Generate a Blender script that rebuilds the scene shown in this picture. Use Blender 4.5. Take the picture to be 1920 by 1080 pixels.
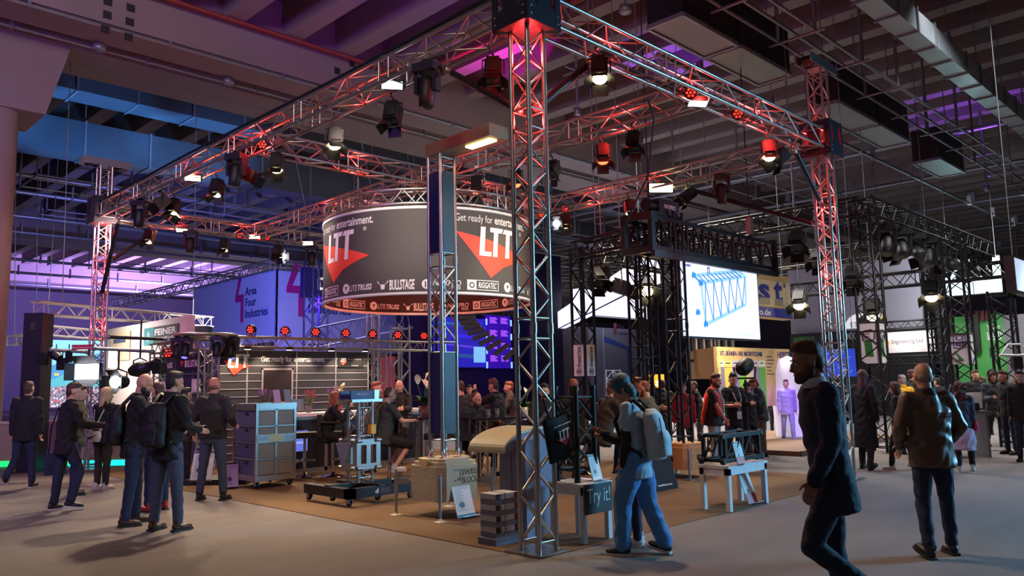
import bpy, bmesh, math, random
import numpy as np
from mathutils import Vector, Matrix
random.seed(7)
PI = math.pi
for o in list(bpy.data.objects): bpy.data.objects.remove(o)
sc = bpy.context.scene
COL = sc.collection
# ---------------------------------------------------------------- camera
FOC, PITCH, ROLL, CAMH = 1487.9, 0.1205, -0.0204, 1.6
_s = 2 ** -.5
_M = np.array([[_s, _s, 0], [-_s, _s, 0], [0, 0, 1]])
cp, sp, cr, sr = math.cos(PITCH), math.sin(PITCH), math.cos(ROLL), math.sin(ROLL)
_r = np.array([1, 0, 0.]); _u = np.array([0, -sp, cp]); FW = _M @ np.array([0, cp, sp])
RT = _M @ (cr * _r + sr * _u); UP = _M @ (-sr * _r + cr * _u)
CP = np.array([-5.704, -5.413, CAMH])
cam = bpy.data.cameras.new('camera'); cam.sensor_width = 36; cam.lens = FOC / 1920 * 36
cam.clip_end = 300
camo = bpy.data.objects.new('camera', cam); COL.objects.link(camo)
m = Matrix.Identity(4)
for i in range(3): m[i][0] = RT[i]; m[i][1] = UP[i]; m[i][2] = -FW[i]; m[i][3] = CP[i]
camo.matrix_world = m; sc.camera = camo
# survey helpers: the photograph's sight lines met with real planes of the hall (floor, walls, truss faces)
def ray(x, y): return FW + (x - 960) / FOC * RT - (y - 540) / FOC * UP
def G(x, y, z=0): d = ray(x, y); return CP + d * ((z - CAMH) / d[2])
def Uu(x, y, u): d = ray(x, y); return CP + d * ((u - CP[0]) / d[0])
def Vv(x, y, v): d = ray(x, y); return CP + d * ((v - CP[1]) / d[1])
def DD(x, y, D): d = ray(x, y); return CP + d * (D / math.hypot(d[0], d[1]))
def hg(x, y, P): d = ray(x, y); return CAMH + d[2] * math.hypot(P[0] - CP[0], P[1] - CP[1]) / math.hypot(d[0], d[1])
FACE = math.atan2(RT[1], RT[0])        # heading of camera-right
def yaw_img(deg):                       # heading seen from the camera: 0 away, 90 to the left, -90 right, 180 towards
    return -PI / 4 + math.radians(deg)
# ---------------------------------------------------------------- view, world, lights
vs = sc.view_settings
sc.display_settings.display_device = 'sRGB'
vs.view_transform = 'Standard'; vs.look = 'None'; vs.gamma = 1; vs.exposure = 0.0; vs.use_curve_mapping = False
def lin(c): return tuple((v / 255 / 12.92) if v / 255 <= .04045 else ((v / 255 + .055) / 1.055) ** 2.4 for v in c)
w = bpy.data.worlds.new('hall_dusk'); sc.world = w; w.use_nodes = True
w.node_tree.nodes['Background'].inputs[0].default_value = (.56, .53, .60, 1)
w.node_tree.nodes['Background'].inputs[1].default_value = .135
def aim(o, P, T):
    o.location = P; d = Vector(T) - Vector(P); o.rotation_euler = d.to_track_quat('-Z', 'Y').to_euler()
def lamp(kind, P, T, power, col, size=.1, spot=60, blend=.4, sy=None):
    l = bpy.data.lights.new(kind.lower() + '_light', kind); l.energy = power; l.color = col
    if kind == 'AREA':
        l.size = size; l.spread = math.radians(spot if spot != 60 else 110)
        if sy: l.shape = 'RECTANGLE'; l.size_y = sy
    else: l.shadow_soft_size = size
    if kind == 'SPOT': l.spot_size = math.radians(spot); l.spot_blend = blend
    o = bpy.data.objects.new(kind.lower() + '_light', l); COL.objects.link(o)
    if T is None: o.location = P
    else: aim(o, P, T)
    return o
WARM = (1, .80, .56); WHITE = (1, .95, .88); RED = (1, .035, .03); CYAN = (.22, .62, 1); PURP = (.30, .05, 1); MAG = (1, .03, .9); BLUE = (.07, .16, 1)
# booth frame lamps (the fresnels that are lit in the photograph)
for P, T, e in [((.2, 9.2, 4.9), (-1.9, 6.0, 0), 420), ((.1, 5.8, 4.8), (-1.2, 3.0, 0), 460), ((1.6, -.1, 4.8), (1.0, -1.6, 0), 190), ((-.1, 11.6, 4.8), (-2.6, 9.8, 0), 300),
                ((1.2, 3.4, 5.0), (1.0, 3.6, 0), 160), ((3.5, 9.6, 5.0), (3.2, 8.0, 1), 380), ((6.8, 4.2, 4.9), (5.6, 2.6, 0), 420), ((3.5, 12.4, 5.0), (2.6, 9.6, 1.2), 420),
                ((3.6, 3.0, 5.0), (4.6, 5.4, .6), 420), ((5.6, 6.0, 5.0), (5.2, 7.6, .8), 420), ((1.5, 12.7, 4.9), (.2, 9.0, 0), 300), ((4.2, -.1, 4.9), (3.7, 2.0, 0), 170)]:
    lamp('SPOT', P, T, e * 2.3, WARM, .12, 74, .8)
# LED floods washing the drum
for P in [(-.1, 3.4, 5.2), (1.6, -.05, 5.2), (-.1, 8.0, 5.2), (4.4, .1, 5.2)]:
    lamp('SPOT', P, (3.5, 6.1, 3.6), 520, (1, .86, .72), .2, 42, .7)
# red LED cans inside the towers and beams
for P, e in [((0, 0, 5.0), 60), ((0, 0, 4.3), 22), ((7.07, 0, 5.45), 60), ((7.07, 0, 4.4), 50), ((7.07, 0, 3.3), 24), ((0, 12.83, 5.1), 30), ((0, 12.83, 4.2), 30), ((0, 12.83, 3.0), 25),
             ((5.2, 0, 5.42), 46), ((3.4, 0, 5.42), 24), ((1.6, 0, 5.45), 16), ((0, 6.0, 5.42), 42), ((0, 8.2, 5.42), 30), ((0, 3.2, 5.42), 12),
             ((1.6, 12.83, 5.42), 40), ((3.2, 12.83, 5.42), 36), ((5.0, 6.0, 5.42), 26), ((2.0, 6.0, 5.42), 40), ((3.53, 1.6, 5.42), 32), ((3.53, 9.6, 5.42), 30), ((7.07, 5.0, 5.42), 36), ((7.07, 3.4, 5.4), 18)]:
    lamp('POINT', P, None, e, RED, .04)
lamp('SPOT', (2.6, 4.9, 4.55), (4.6, 7.4, 3.4), 420, (1, .25, .18), .1, 120, .6)
# coloured light of the neighbouring stands, and unseen fill lights added among it
lamp('AREA', (13.5, -10.5, 4.2), (2.2, -2.0, .2), 430, CYAN, 3.4, spot=70, sy=2.2)
lamp('AREA', (-13.0, 3.0, 6.5), (-1.0, 14.0, 7.5), 420, (.42, .14, 1), 2.5)
lamp('AREA', (-9, -4, 9.5), (-2, 13, 10.5), 480, (1, .86, .8), 3.0)  # added fill that lifts the near girder, no fixture behind it
lamp('SPOT', (5.5, 23, 5.5), (10, 33, 6.5), 5200, (.16, .2, 1), .4, 110, .8)
lamp('SPOT', (13.2, 7.2, 7.6), (13.3, 6.6, 12), 1500, PURP, .2, 62, .5)
lamp('SPOT', (9.3, 9.9, 9.3), (9.5, 10.3, 11), 500, MAG, .1, 85, .3)
lamp('SPOT', (24.5, 2.0, 7.4), (24.6, 2.4, 10), 900, PURP, .1, 70, .4)
lamp('SPOT', (8.5, -3.5, 5.6), (12.4, 1.4, 2.2), 1300, (1, .96, .9), .2, 40, .6)  # this and the next: added spots to brighten the mast sleeves
lamp('SPOT', (14, -5.5, 5.6), (16, -.8, 2.2), 1300, (1, .96, .9), .2, 40, .6)
lamp('SPOT', (4.2, 6.0, 7.5), (4.6, 9.5, 11.5), 500, PURP, .2, 70, .6)
for u in (-1.5, 2.0, 5.5): lamp('SPOT', (u, 18.2, 5.4), (u, 20.6, 10.0), 3600, (.10, .36, 1), .3, 54, .5)
lamp('SPOT', (.4, 12.0, 5.0), (-1.6, 15.8, 5.5), 330, (1, .62, .5), .2, 70, .8)
lamp('SPOT', (-7.5, 12.5, 6.0), (-2.5, 15.4, 5.6), 240, (.16, .05, 1), .2, 60, .7)
lamp('AREA', (2, -16, 11.5), (1, -2, 0), 60, (.86, .90, 1), 5.0)  # this and the next: weak unseen overhead fill for the aisle
lamp('AREA', (-15, 1, 10.5), (-2, 3, 0), 30, (1, .84, .72), 4.0)
lamp('AREA', (14.5, 7.5, 9.5), (14, 6, 0), 1000, (1, .93, .82), 3.0)  # unseen overhead fill over the stands behind the screen
for P, T, e, c in [((20, 14, 9.5), (20, 14, 0), 1600, (.92, .9, 1)), ((9, 19, 9.5), (9, 19, 0), 700, (1, .9, .85)), ((24, -2, 9), (22, -1, 0), 800, (.9, .95, 1)), ((13, -2, 9.5), (14, 0, 0), 260, (.95, .95, 1)), ((22, 52, 9.6), (22, 52, 0), 7000, (.6, .62, 1)), ((40, 60, 9.6), (40, 60, 0), 5000, (.8, .75, .9)), ((18, 50, 5), (17, 60, 11), 9000, (.42, .26, 1)), ((50, 30, 9.6), (50, 30, 0), 4000, (.9, .9, .95)), ((5, 19, 4.4), (3, 24, 2.4), 260, (1, .86, .76))]:
    lamp('AREA', P, T, e, c, 3.0)  # unseen fills added to lift the stands and the far hall
# ---------------------------------------------------------------- materials
MATS = {}
def mat(name, c, rough=.6, metal=0., var=.10, scale=5., bump=0., bscale=80., emit=0., trans=0., stretch=None, coat=0.):
    if name in MATS: return MATS[name]
    M = bpy.data.materials.new(name); M.use_nodes = True; MATS[name] = M
    nt = M.node_tree; N = nt.nodes; L = nt.links; b = N['Principled BSDF']; col = lin(c)
    M.diffuse_color = (*col, 1)
    b.inputs['Roughness'].default_value = rough; b.inputs['Metallic'].default_value = metal
    b.inputs['Coat Weight'].default_value = coat
    tc = N.new('ShaderNodeTexCoord'); mp = N.new('ShaderNodeMapping'); L.new(tc.outputs['Object'], mp.inputs[0])
    if stretch: mp.inputs['Scale'].default_value = stretch
    no = N.new('ShaderNodeTexNoise'); no.inputs['Scale'].default_value = scale; no.inputs['Detail'].default_value = 4
    L.new(mp.outputs[0], no.inputs['Vector'])
    mx = N.new('ShaderNodeMix'); mx.data_type = 'RGBA'
    mx.inputs[6].default_value = (*[v * (1 - var) for v in col], 1); mx.inputs[7].default_value = (*[min(1, v * (1 + var)) for v in col], 1)
    L.new(no.outputs['Fac'], mx.inputs[0]); L.new(mx.outputs[2], b.inputs['Base Color'])
    if bump:
        nb = N.new('ShaderNodeTexNoise'); nb.inputs['Scale'].default_value = bscale; nb.inputs['Detail'].default_value = 3
        L.new(mp.outputs[0], nb.inputs['Vector'])
        bp = N.new('ShaderNodeBump'); bp.inputs['Strength'].default_value = bump; bp.inputs['Distance'].default_value = .02
        L.new(nb.outputs['Fac'], bp.inputs['Height']); L.new(bp.outputs[0], b.inputs['Normal'])
    if emit:
        L.new(mx.outputs[2], b.inputs['Emission Color']); b.inputs['Emission Strength'].default_value = emit
    if trans: b.inputs['Transmission Weight'].default_value = trans
    return M
ALU = mat('brushed_aluminium', (176, 171, 165), .30, .9, .08, 30, .04, 200)
ALUD = mat('dull_aluminium', (150, 150, 152), .42, .8, .1, 20, .05, 150)
BLK = mat('black_paint', (22, 22, 24), .45, 0, .25, 9, .05)
BLKT = mat('black_powder_coat', (26, 26, 29), .38, .35, .2, 12, .08)
LAMPB = mat('black_lamp_housing', (20, 19, 19), .5, .2, .2, 15, .1)
CHROME = mat('chrome', (205, 205, 208), .12, 1., .03)
WHITEP = mat('white_paint', (222, 222, 220), .55, 0, .04, 3)
GLASSY = mat('lamp_glass', (60, 62, 66), .08, 0, .05)
RUBBER = mat('black_rubber', (18, 18, 18), .8, 0, .2, 20)
CABLE = mat('black_cable', (14, 14, 15), .6)
LEDR = mat('red_led_lens', (255, 44, 30), .3, emit=5)
LEDW = mat('warm_lamp_lens', (255, 226, 170), .3, emit=14)
LEDC = mat('cold_lamp_lens', (236, 240, 255), .3, emit=9)
LEDB = mat('blue_lamp_lens', (70, 70, 255), .3, emit=6)
PAPER = mat('printed_paper', (214, 214, 212), .6, 0, .05, 30)
BRED = mat('banner_red', (232, 74, 52), .65, 0, .03)
LETW = mat('white_lettering', (232, 230, 226), .6, 0, .02)
LETD = mat('dark_lettering', (40, 44, 60), .6, 0, .05)
# ---------------------------------------------------------------- mesh helpers
class MB:
    def __init__(s): s.v = []; s.f = []; s.m = []; s.s = []
    def add(s, vs_, fs, mi=0, sm=False):
        n = len(s.v); s.v += [tuple(p) for p in vs_]
        for f in fs: s.f.append(tuple(i + n for i in f)); s.m.append(mi); s.s.append(sm)
        return s
    def bx(s, x0, x1, y0, y1, z0, z1, mi=0, M=None):
        v = [(x, y, z) for z in (z0, z1) for y in (y0, y1) for x in (x0, x1)]
        if M is not None: v = [M @ Vector(p) for p in v]
        return s.add(v, [(0, 2, 3, 1), (4, 5, 7, 6), (0, 1, 5, 4), (2, 6, 7, 3), (0, 4, 6, 2), (1, 3, 7, 5)], mi)
    def tube(s, p0, p1, r, n=8, mi=0, r2=None):
        p0 = Vector(p0); p1 = Vector(p1); d = (p1 - p0).normalized(); a = d.orthogonal().normalized(); b = d.cross(a)
        r2 = r if r2 is None else r2; v = []
        for P, R in ((p0, r), (p1, r2)):
            for i in range(n): t = 2 * PI * i / n; v.append(P + R * (math.cos(t) * a + math.sin(t) * b))
        s.add(v, [(i, (i + 1) % n, n + (i + 1) % n, n + i) for i in range(n)], mi, True)
        return s.add(v[:n], [tuple(range(n))[::-1]], mi).add(v[n:], [tuple(range(n))], mi)
    def path(s, pts, r, n=6, mi=0, closed=False):
        pts = [Vector(p) for p in pts]; k = len(pts); a = None; v = []
        for i, P in enumerate(pts):
            q0 = pts[(i - 1) % k] if closed or i else P; q1 = pts[(i + 1) % k] if closed or i < k - 1 else P
            d = (q1 - q0).normalized()
            a = (a - d * a.dot(d)).normalized() if a is not None else d.orthogonal().normalized()
            b = d.cross(a); R = r[i] if isinstance(r, (list, tuple)) else r
            for j in range(n): t = 2 * PI * j / n; v.append(P + R * (math.cos(t) * a + math.sin(t) * b))
        fs = [(i * n + j, i * n + (j + 1) % n, ((i + 1) % k) * n + (j + 1) % n, ((i + 1) % k) * n + j) for i in range(k if closed else k - 1) for j in range(n)]
        s.add(v, fs, mi, True)
        if not closed: s.add(v[:n], [tuple(range(n))[::-1]], mi).add(v[-n:], [tuple(range(n))], mi)
        return s
    def lathe(s, prof, n=16, mi=0, M=None, sm=True):
        v = []
        for r, z in prof:
            for i in range(n): t = 2 * PI * i / n; v.append(Vector((r * math.cos(t), r * math.sin(t), z)))
        if M is not None: v = [M @ p for p in v]
        k = len(prof); fs = [(i * n + j, i * n + (j + 1) % n, (i + 1) * n + (j + 1) % n, (i + 1) * n + j) for i in range(k - 1) for j in range(n)]
        s.add(v, fs, mi, sm)
        if prof[0][0] > 1e-4: s.add(v[:n], [tuple(range(n))[::-1]], mi)
        if prof[-1][0] > 1e-4: s.add(v[-n:], [tuple(range(n))], mi)
        return s
    def ball(s, c, r, n=10, m_=7, mi=0, M=None):
        if not isinstance(r, (tuple, list)): r = (r, r, r)
        T = Matrix.Translation(c) @ (M.to_4x4() if M is not None else Matrix.Identity(4)) @ Matrix.Diagonal((*r, 1))
        return s.lathe([(max(1e-5, math.sin(PI * i / m_)), -math.cos(PI * i / m_)) for i in range(m_ + 1)], n, mi, T)
    def quad(s, a, b, c, d, mi=0): return s.add([a, b, c, d], [(0, 1, 2, 3)], mi)
    def prism(s, poly, t, M=None, mi=0):        # polygon in XY pushed along -Z by t
        n = len(poly); v = [Vector((x, y, 0)) for x, y in poly] + [Vector((x, y, -t)) for x, y in poly]
        if M is not None: v = [M @ p for p in v]
        return s.add(v, [tuple(range(n)), tuple(range(2 * n - 1, n - 1, -1))] + [(i, n + i, n + (i + 1) % n, (i + 1) % n) for i in range(n)], mi)
    def mesh(s, name, mats):
        me = bpy.data.meshes.new(name); me.from_pydata(s.v, [], s.f)
        for M in (mats if isinstance(mats, (list, tuple)) else [mats]): me.materials.append(M)
        me.polygons.foreach_set('material_index', s.m); me.polygons.foreach_set('use_smooth', s.s); me.update()
        return me
    def obj(s, name, mats, parent=None, kind=None, M=None):
        return link(name, s.mesh(name, mats), parent, M, kind)
def link(name, data, parent=None, M=None, kind=None):
    o = bpy.data.objects.new(name, data); COL.objects.link(o)
    if parent is not None: o.parent = parent
    if M is not None: o.matrix_local = M
    if kind: o['kind'] = kind
    return o
def tag(o, label, cat, group=None):
    o['label'] = label; o['category'] = cat
    if group: o['group'] = group
    return o
def thing(name, label, cat, loc=(0, 0, 0), rz=0, group=None, M=None):
    o = bpy.data.objects.new(name, None); COL.objects.link(o); o.empty_display_size = .1
    if M is not None: o.matrix_world = M
    else: o.location = loc; o.rotation_euler = (0, 0, rz)
    return tag(o, label, cat, group)
def struct(o): o['kind'] = 'structure'; return o
_unit = {}
def rod(name, p0, p1, r, mt, parent, n=7):      # one bar as an object; alike bars share one mesh
    k = (mt.name, n)
    if k not in _unit: _unit[k] = MB().tube((0, 0, 0), (0, 0, 1), 1, n).mesh('bar', mt)
    p0 = Vector(p0); d = Vector(p1) - p0
    return link(name, _unit[k], parent, Matrix.Translation(p0) @ d.to_track_quat('Z', 'Y').to_matrix().to_4x4() @ Matrix.Diagonal((r, r, d.length, 1)))
def frame(o, x, z):     # matrix: local x axis, local z (up-ish) axis
    x = Vector(x).normalized(); y = Vector(z).cross(x).normalized(); z = x.cross(y)
    m = Matrix.Identity(4)
    for i in range(3): m[i][0] = x[i]; m[i][1] = y[i]; m[i][2] = z[i]; m[i][3] = o[i]
    return m
def textmesh(s, size, mt, ext=.002, bold=0, shear=0, align='LEFT', sx=1, res=3):
    cu = bpy.data.curves.new('lettering', 'FONT'); cu.body = s; cu.size = size; cu.extrude = ext; cu.offset = bold * size
    cu.shear = shear; cu.align_x = align; cu.resolution_u = res
    o = bpy.data.objects.new('lettering', cu); me = bpy.data.meshes.new_from_object(o)
    bpy.data.objects.remove(o); me.materials.clear(); me.materials.append(mt)
    if sx != 1: me.transform(Matrix.Diagonal((sx, 1, 1, 1)))
    return me
def text(parent, s, size, mt, M, name='lettering', **k):    # text in local XY of M, read from +Z
    return link(name, textmesh(s, size, mt, **k), parent, M)
def textw(me):
    xs = [v.co.x for v in me.vertices]; return max(xs) - min(xs)
def fit_text(parent, s, w_, h, mt, M, bold=0, shear=0, ext=.002, name='lettering'):   # text scaled to fill w x h from lower left
    me = textmesh(s, 1, mt, ext / max(h, .01), bold, shear)
    a = np.empty(len(me.vertices) * 3); me.vertices.foreach_get('co', a); a = a.reshape(-1, 3)
    mn, mx = a.min(0), a.max(0)
    me.transform(Matrix.Diagonal((w_ / (mx[0] - mn[0]), h / (mx[1] - mn[1]), h, 1)) @ Matrix.Translation((-mn[0], -mn[1], 0)))
    return link(name, me, parent, M)
# ================================================================ hall
FLOORM = mat('aisle_carpet', (122, 114, 110), .95, 0, .22, 1.6, .5, 220, stretch=(.5, 1.6, 1))
BOOTHM = mat('booth_carpet', (112, 84, 56), .97, 0, .16, 3., .5, 240)
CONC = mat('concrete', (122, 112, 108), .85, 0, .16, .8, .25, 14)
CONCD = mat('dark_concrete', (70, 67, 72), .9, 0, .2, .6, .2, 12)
STEEL = mat('galvanised_steel', (128, 134, 140), .4, .55, .12, 8)
DUCT = mat('duct_sheet', (84, 96, 104), .38, .5, .12, 2.5)
REDP = mat('red_pipe_paint', (112, 34, 30), .5, 0, .15, 6)
struct(MB().bx(-45, 86, -45, 86, -.2, 0).obj('floor', FLOORM))
cp_ = struct(MB().bx(-.24, 7.34, -.24, 13.1, .0, .008).obj('floor_booth_carpet', BOOTHM))
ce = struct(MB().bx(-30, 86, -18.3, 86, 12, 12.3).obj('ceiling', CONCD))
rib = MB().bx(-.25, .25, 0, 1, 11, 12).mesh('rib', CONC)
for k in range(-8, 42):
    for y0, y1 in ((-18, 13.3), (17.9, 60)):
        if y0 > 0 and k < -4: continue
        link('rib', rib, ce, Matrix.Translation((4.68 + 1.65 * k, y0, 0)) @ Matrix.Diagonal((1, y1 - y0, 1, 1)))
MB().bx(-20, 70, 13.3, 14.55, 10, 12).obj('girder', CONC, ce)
g = MB().bx(-20, 70, 15.25, 16.12, 10, 12).bx(-20, 70, 16.14, 17.1, 10, 12)
g.obj('girder', CONC, ce)
for v in (42., 62.): MB().bx(-10, 85, v, v + 1.4, 10, 12).bx(-10, 85, v + 2.2, v + 3.6, 10, 12).obj('girder', CONC, ce)
# small square cable openings in the near girder
hm = mat('opening_shadow', (34, 32, 34), .9)
hb = MB().bx(-.09, .09, -.012, 0, -.09, .09).mesh('cable_opening', hm)
for px, py in [(202, 3), (201, 28), (197, 55), (245, 15), (243, 41), (241, 70), (632, 133), (660, 120)]:
    P = Vv(px, py, 13.29)
    if P[2] < 11.9: link('cable_opening', hb, ce, Matrix.Translation(P))
t = struct(thing('concrete_column', 'tapering concrete column with flared capital in purple light', 'column', (-1.85, 16.15, 0)))
b = MB(); n = 28
def sq(r, z, k=4.): return [Vector((math.copysign(abs(math.cos(a)) ** (2 / k), math.cos(a)) * r, math.copysign(abs(math.sin(a)) ** (2 / k), math.sin(a)) * r, z)) for a in [2 * PI * i / n for i in range(n)]]
vv = [p for r, z in ((.82, 0), (.82, 8.2)) for p in sq(r, z)]
b.add(vv, [(i, (i + 1) % n, n + (i + 1) % n, n + i) for i in range(n)], 0, True).obj('shaft', CONC, t)
b = MB(); vv = [(-.95, -.88, 8.2), (1.25, -.88, 8.2), (1.25, .9, 8.2), (-.95, .9, 8.2), (-1.75, -.9, 10), (1.72, -.9, 10), (1.72, .95, 10), (-1.75, .95, 10)]
b.add(vv, [(3, 2, 1, 0), (4, 5, 6, 7), (0, 1, 5, 4), (1, 2, 6, 5), (2, 3, 7, 6), (3, 0, 4, 7)]).obj('capital', CONC, t)
for nme, x0, x1, y0, y1 in (('wall_back', -12, 86, 85.5, 86), ('wall_right', 85.5, 86, -18, 86), ('wall_front', -12, 86, -18.3, -18)):
    struct(MB().bx(x0, x1, y0, y1, 0, 12).obj(nme, mat('hall_wall', (96, 94, 104), .9, 0, .15, .3)))
# pipes and conduits under the girders
def pipe(name, label, cat, pts, r, mt, hang=0):
    t = thing(name, label, cat, pts[0])
    MB().path([Vector(p) - Vector(pts[0]) for p in pts], r, 8).obj('pipe', mt, t)
    k = 0
    d = Vector(pts[-1]) - Vector(pts[0]); nn = int(d.length / 3)
    for i in range(nn):
        q = d * ((i + .5) / nn); MB().bx(q.x - .03, q.x + .03, q.y - r * 1.4, q.y + r * 1.4, q.z - r * 1.4, q.z + hang).obj('bracket', STEEL, t)
    return t
pipe('sprinkler_pipe', 'dark red sprinkler pipe along the face of the nearest concrete girder', 'pipe', [(-12, 13.1, 10.93), (7.8, 13.1, 10.93), (8.6, 12.2, 10.93), (8.6, -2, 10.9)], .075, REDP, .1)
pipe('cable_conduit', 'thin pale conduit under the front edge of the nearest concrete girder', 'conduit', [(-12, 13.35, 9.93), (45, 13.35, 9.93)], .045, STEEL, .08)
pipe('cable_conduit', 'thin pale conduit in the shadow between the two nearest girders', 'conduit', [(-12, 14.8, 9.95), (45, 14.8, 9.95)], .04, STEEL, .5)
pipe('cable_conduit', 'pale steel rail running under the ceiling above the black truss frame', 'rail', [(7, 3.1, 8.0), (60, 3.1, 8.0)], .05, STEEL, .3)
# ducts
def duct(label, u0, u1, v0, v1, z0, z1, seg, mt=DUCT):
    t = thing('ventilation_duct', label, 'duct', (u0, v0, z0)); n = int((u1 - u0) / seg)
    MB().bx(0, u1 - u0, 0, v1 - v0, 0, z1 - z0).obj('duct_body', mt, t)
    fl = MB().bx(-.03, .03, -.04, v1 - v0 + .04, -.04, z1 - z0 + .04).mesh('flange', STEEL)
    for i in range(n + 1): link('flange', fl, t, Matrix.Translation((i * (u1 - u0) / n, 0, 0)))
    hgr = MB().bx(-.012, .012, -.01, .01, z1 - z0, 12 - z0).mesh('hanger', STEEL)
    for i in range(n):
        if i % 2: link('hanger', hgr, t, Matrix.Translation((i * (u1 - u0) / n, .05, 0)))
duct('blue lit ventilation duct behind the far girder, the higher of the two', -4, 30, 19.0, 20.1, 10.3, 11.3, 1.7)
duct('blue lit ventilation duct behind the far girder, the lower of the two', -4, 34, 21.2, 22.1, 9.0, 10.1, 2.0)
duct('silver ventilation duct under the dark ceiling above the black truss frame', 4, 40, -.12, .33, 9.0, 9.5, 1.15, mat('bright_duct_sheet', (176, 184, 188), .35, .5, .12, 2.5))
# air outlet boxes with pale undersides
OUT = mat('air_outlet_face', (120, 140, 138), .4, 0, .2, 2, emit=0)
for i, (u0, u1, wd) in enumerate([(5.9, 7.8, 'nearest to the corner tower'), (7.9, 10.0, 'second along the ceiling'), (12.4, 14.8, 'third along the ceiling'), (14.95, 17.1, 'fourth along the ceiling'), (19.6, 22, 'farthest along the ceiling')]):
    t = thing('air_outlet', 'dark ceiling air outlet box with pale glossy underside, ' + wd, 'vent', (u0, 1.8, 8.0))
    MB().bx(0, u1 - u0, 0, .75, .03, 1.0).obj('housing', BLK, t)
    for x in (.2, u1 - u0 - .2): rod('hanger', (x, .37, 1.0), (x, .37, 3.98), .015, STEEL, t)
    MB().bx(.04, u1 - u0 - .04, .04, .71, 0, .028).obj('diffuser', OUT, t)
    f = MB()
    for a in ((0, u1 - u0, -.03, .03), (0, u1 - u0, .72, .78), (-.03, .03, 0, .75), (u1 - u0 - .03, u1 - u0 + .03, 0, .75)): f.bx(*a, -.03, .05)
    f.obj('frame', STEEL, t)
# steel service grids (struts) hung below the ceiling
def grid(label, u0, u1, du, vs_, z, drop, mt=STEEL):
    t = thing('service_grid', label, 'steel grid', (u0, vs_[0], z))
    for v in vs_: rod('rail', (0, v - vs_[0], 0), (u1 - u0, v - vs_[0], 0), .035, mt, t, 4)
    n = int((u1 - u0) / du)
    for i in range(n + 1):
        x = i * du
        rod('cross_strut', (x, -.2, -.04), (x, vs_[-1] - vs_[0] + .2, -.04), .03, mt, t, 4)
        if i % 2 == 0:
            rod('hanger', (x, 0, 0), (x, 0, drop), .04, mt, t, 4); rod('hanger', (x, vs_[-1] - vs_[0], 0), (x, vs_[-1] - vs_[0], drop), .04, mt, t, 4)
grid('dark steel strut grid under the ceiling beside the air outlet boxes', 4.5, 32, 2.2, (.75, 1.1, 1.5), 8.3, 3.6)
grid('blue lit steel catwalk frame hung below the two blue ducts', 1.5, 26, 1.9, (24.5, 25.2, 26.6), 9.0, 2.9)
grid('grey steel catwalk frame far behind the red lit beam', 13, 34, 2.4, (18.6, 19.4, 20.6), 8.6, 3.3)
grid('distant steel catwalk frame below the far ceiling', 10, 62, 3.2, (44, 45, 47), 9.2, 2.8)
grid('long distant cable tray frame above the blue walls', 4, 60, 3.0, (33, 34.2), 9.6, 2.4)
grid('steel frame under the ceiling far beyond the silver duct', 18, 60, 3, (7.5, 8.6, 10), 9.0, 3.0)
for i, v in enumerate((29, 31.5, 36, 39.5, 48, 53, 58)):
    pipe('cable_tray', 'long grey cable tray under the distant ceiling, %s one back' % ('first second third fourth fifth sixth seventh'.split()[i]), 'cable tray', [(0, v, 10 - .12 * i), (70, v, 10 - .12 * i)], .09, STEEL, .5)
for i, u in enumerate((24, 30, 37, 45, 54)):
    pipe('cable_tray', 'grey cable tray crossing the ceiling above the white stand wall, %s one along' % ('first second third fourth fifth'.split()[i]), 'cable tray', [(u, -8, 9.9), (u, 40, 9.9)], .09, STEEL, .5)
# disc shaped ceiling fittings
for i, (px, py, wd) in enumerate([(186, 95, 'under the girder beside the column'), (428, 158, 'under the girder above the ducts'), (1173, 24, 'above the beam on the tower with the red light')]):
    P = G(px, py, 9.8); t = thing('ceiling_speaker', 'small round grey ceiling speaker ' + wd, 'speaker', P)
    MB().lathe([(.02, .2), (.13, .16), (.16, .05), (.13, 0), (.001, 0)], 14).obj('housing', STEEL, t)
    rod('stem', (0, 0, .15), (0, 0, .6), .02, STEEL, t)

for lb, px, py, z, c_ in (('small uplight throwing a magenta glow on the ceiling beside the near tower', 1083, 208, 9.3, (255, 60, 240)), ('violet lit fixture below the dark ceiling near the photo edge', 1850, 352, 8.2, (170, 40, 255))):
    P = G(px, py, z); t = thing('ceiling_uplight', lb, 'spotlight', P); MB().lathe([(.08, -.12), (.11, -.05), (.11, .08), (.09, .08)], 12).obj('housing', STEEL, t); MB().lathe([(.001, .085), (.09, .081)], 12).obj('lens', mat('uplight_' + ('magenta' if px < 1500 else 'violet'), c_, .3, emit=5), t)
    rod('stem', (0, 0, .1), (0, 0, 10.95 - z), .04, STEEL, t); rod('cross_arm', (-.5, 0, 1.2), (.5, 0, 1.2), .03, STEEL, t); rod('cross_arm', (0, -.5, 1.2), (0, .5, 1.2), .03, STEEL, t)
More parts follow.
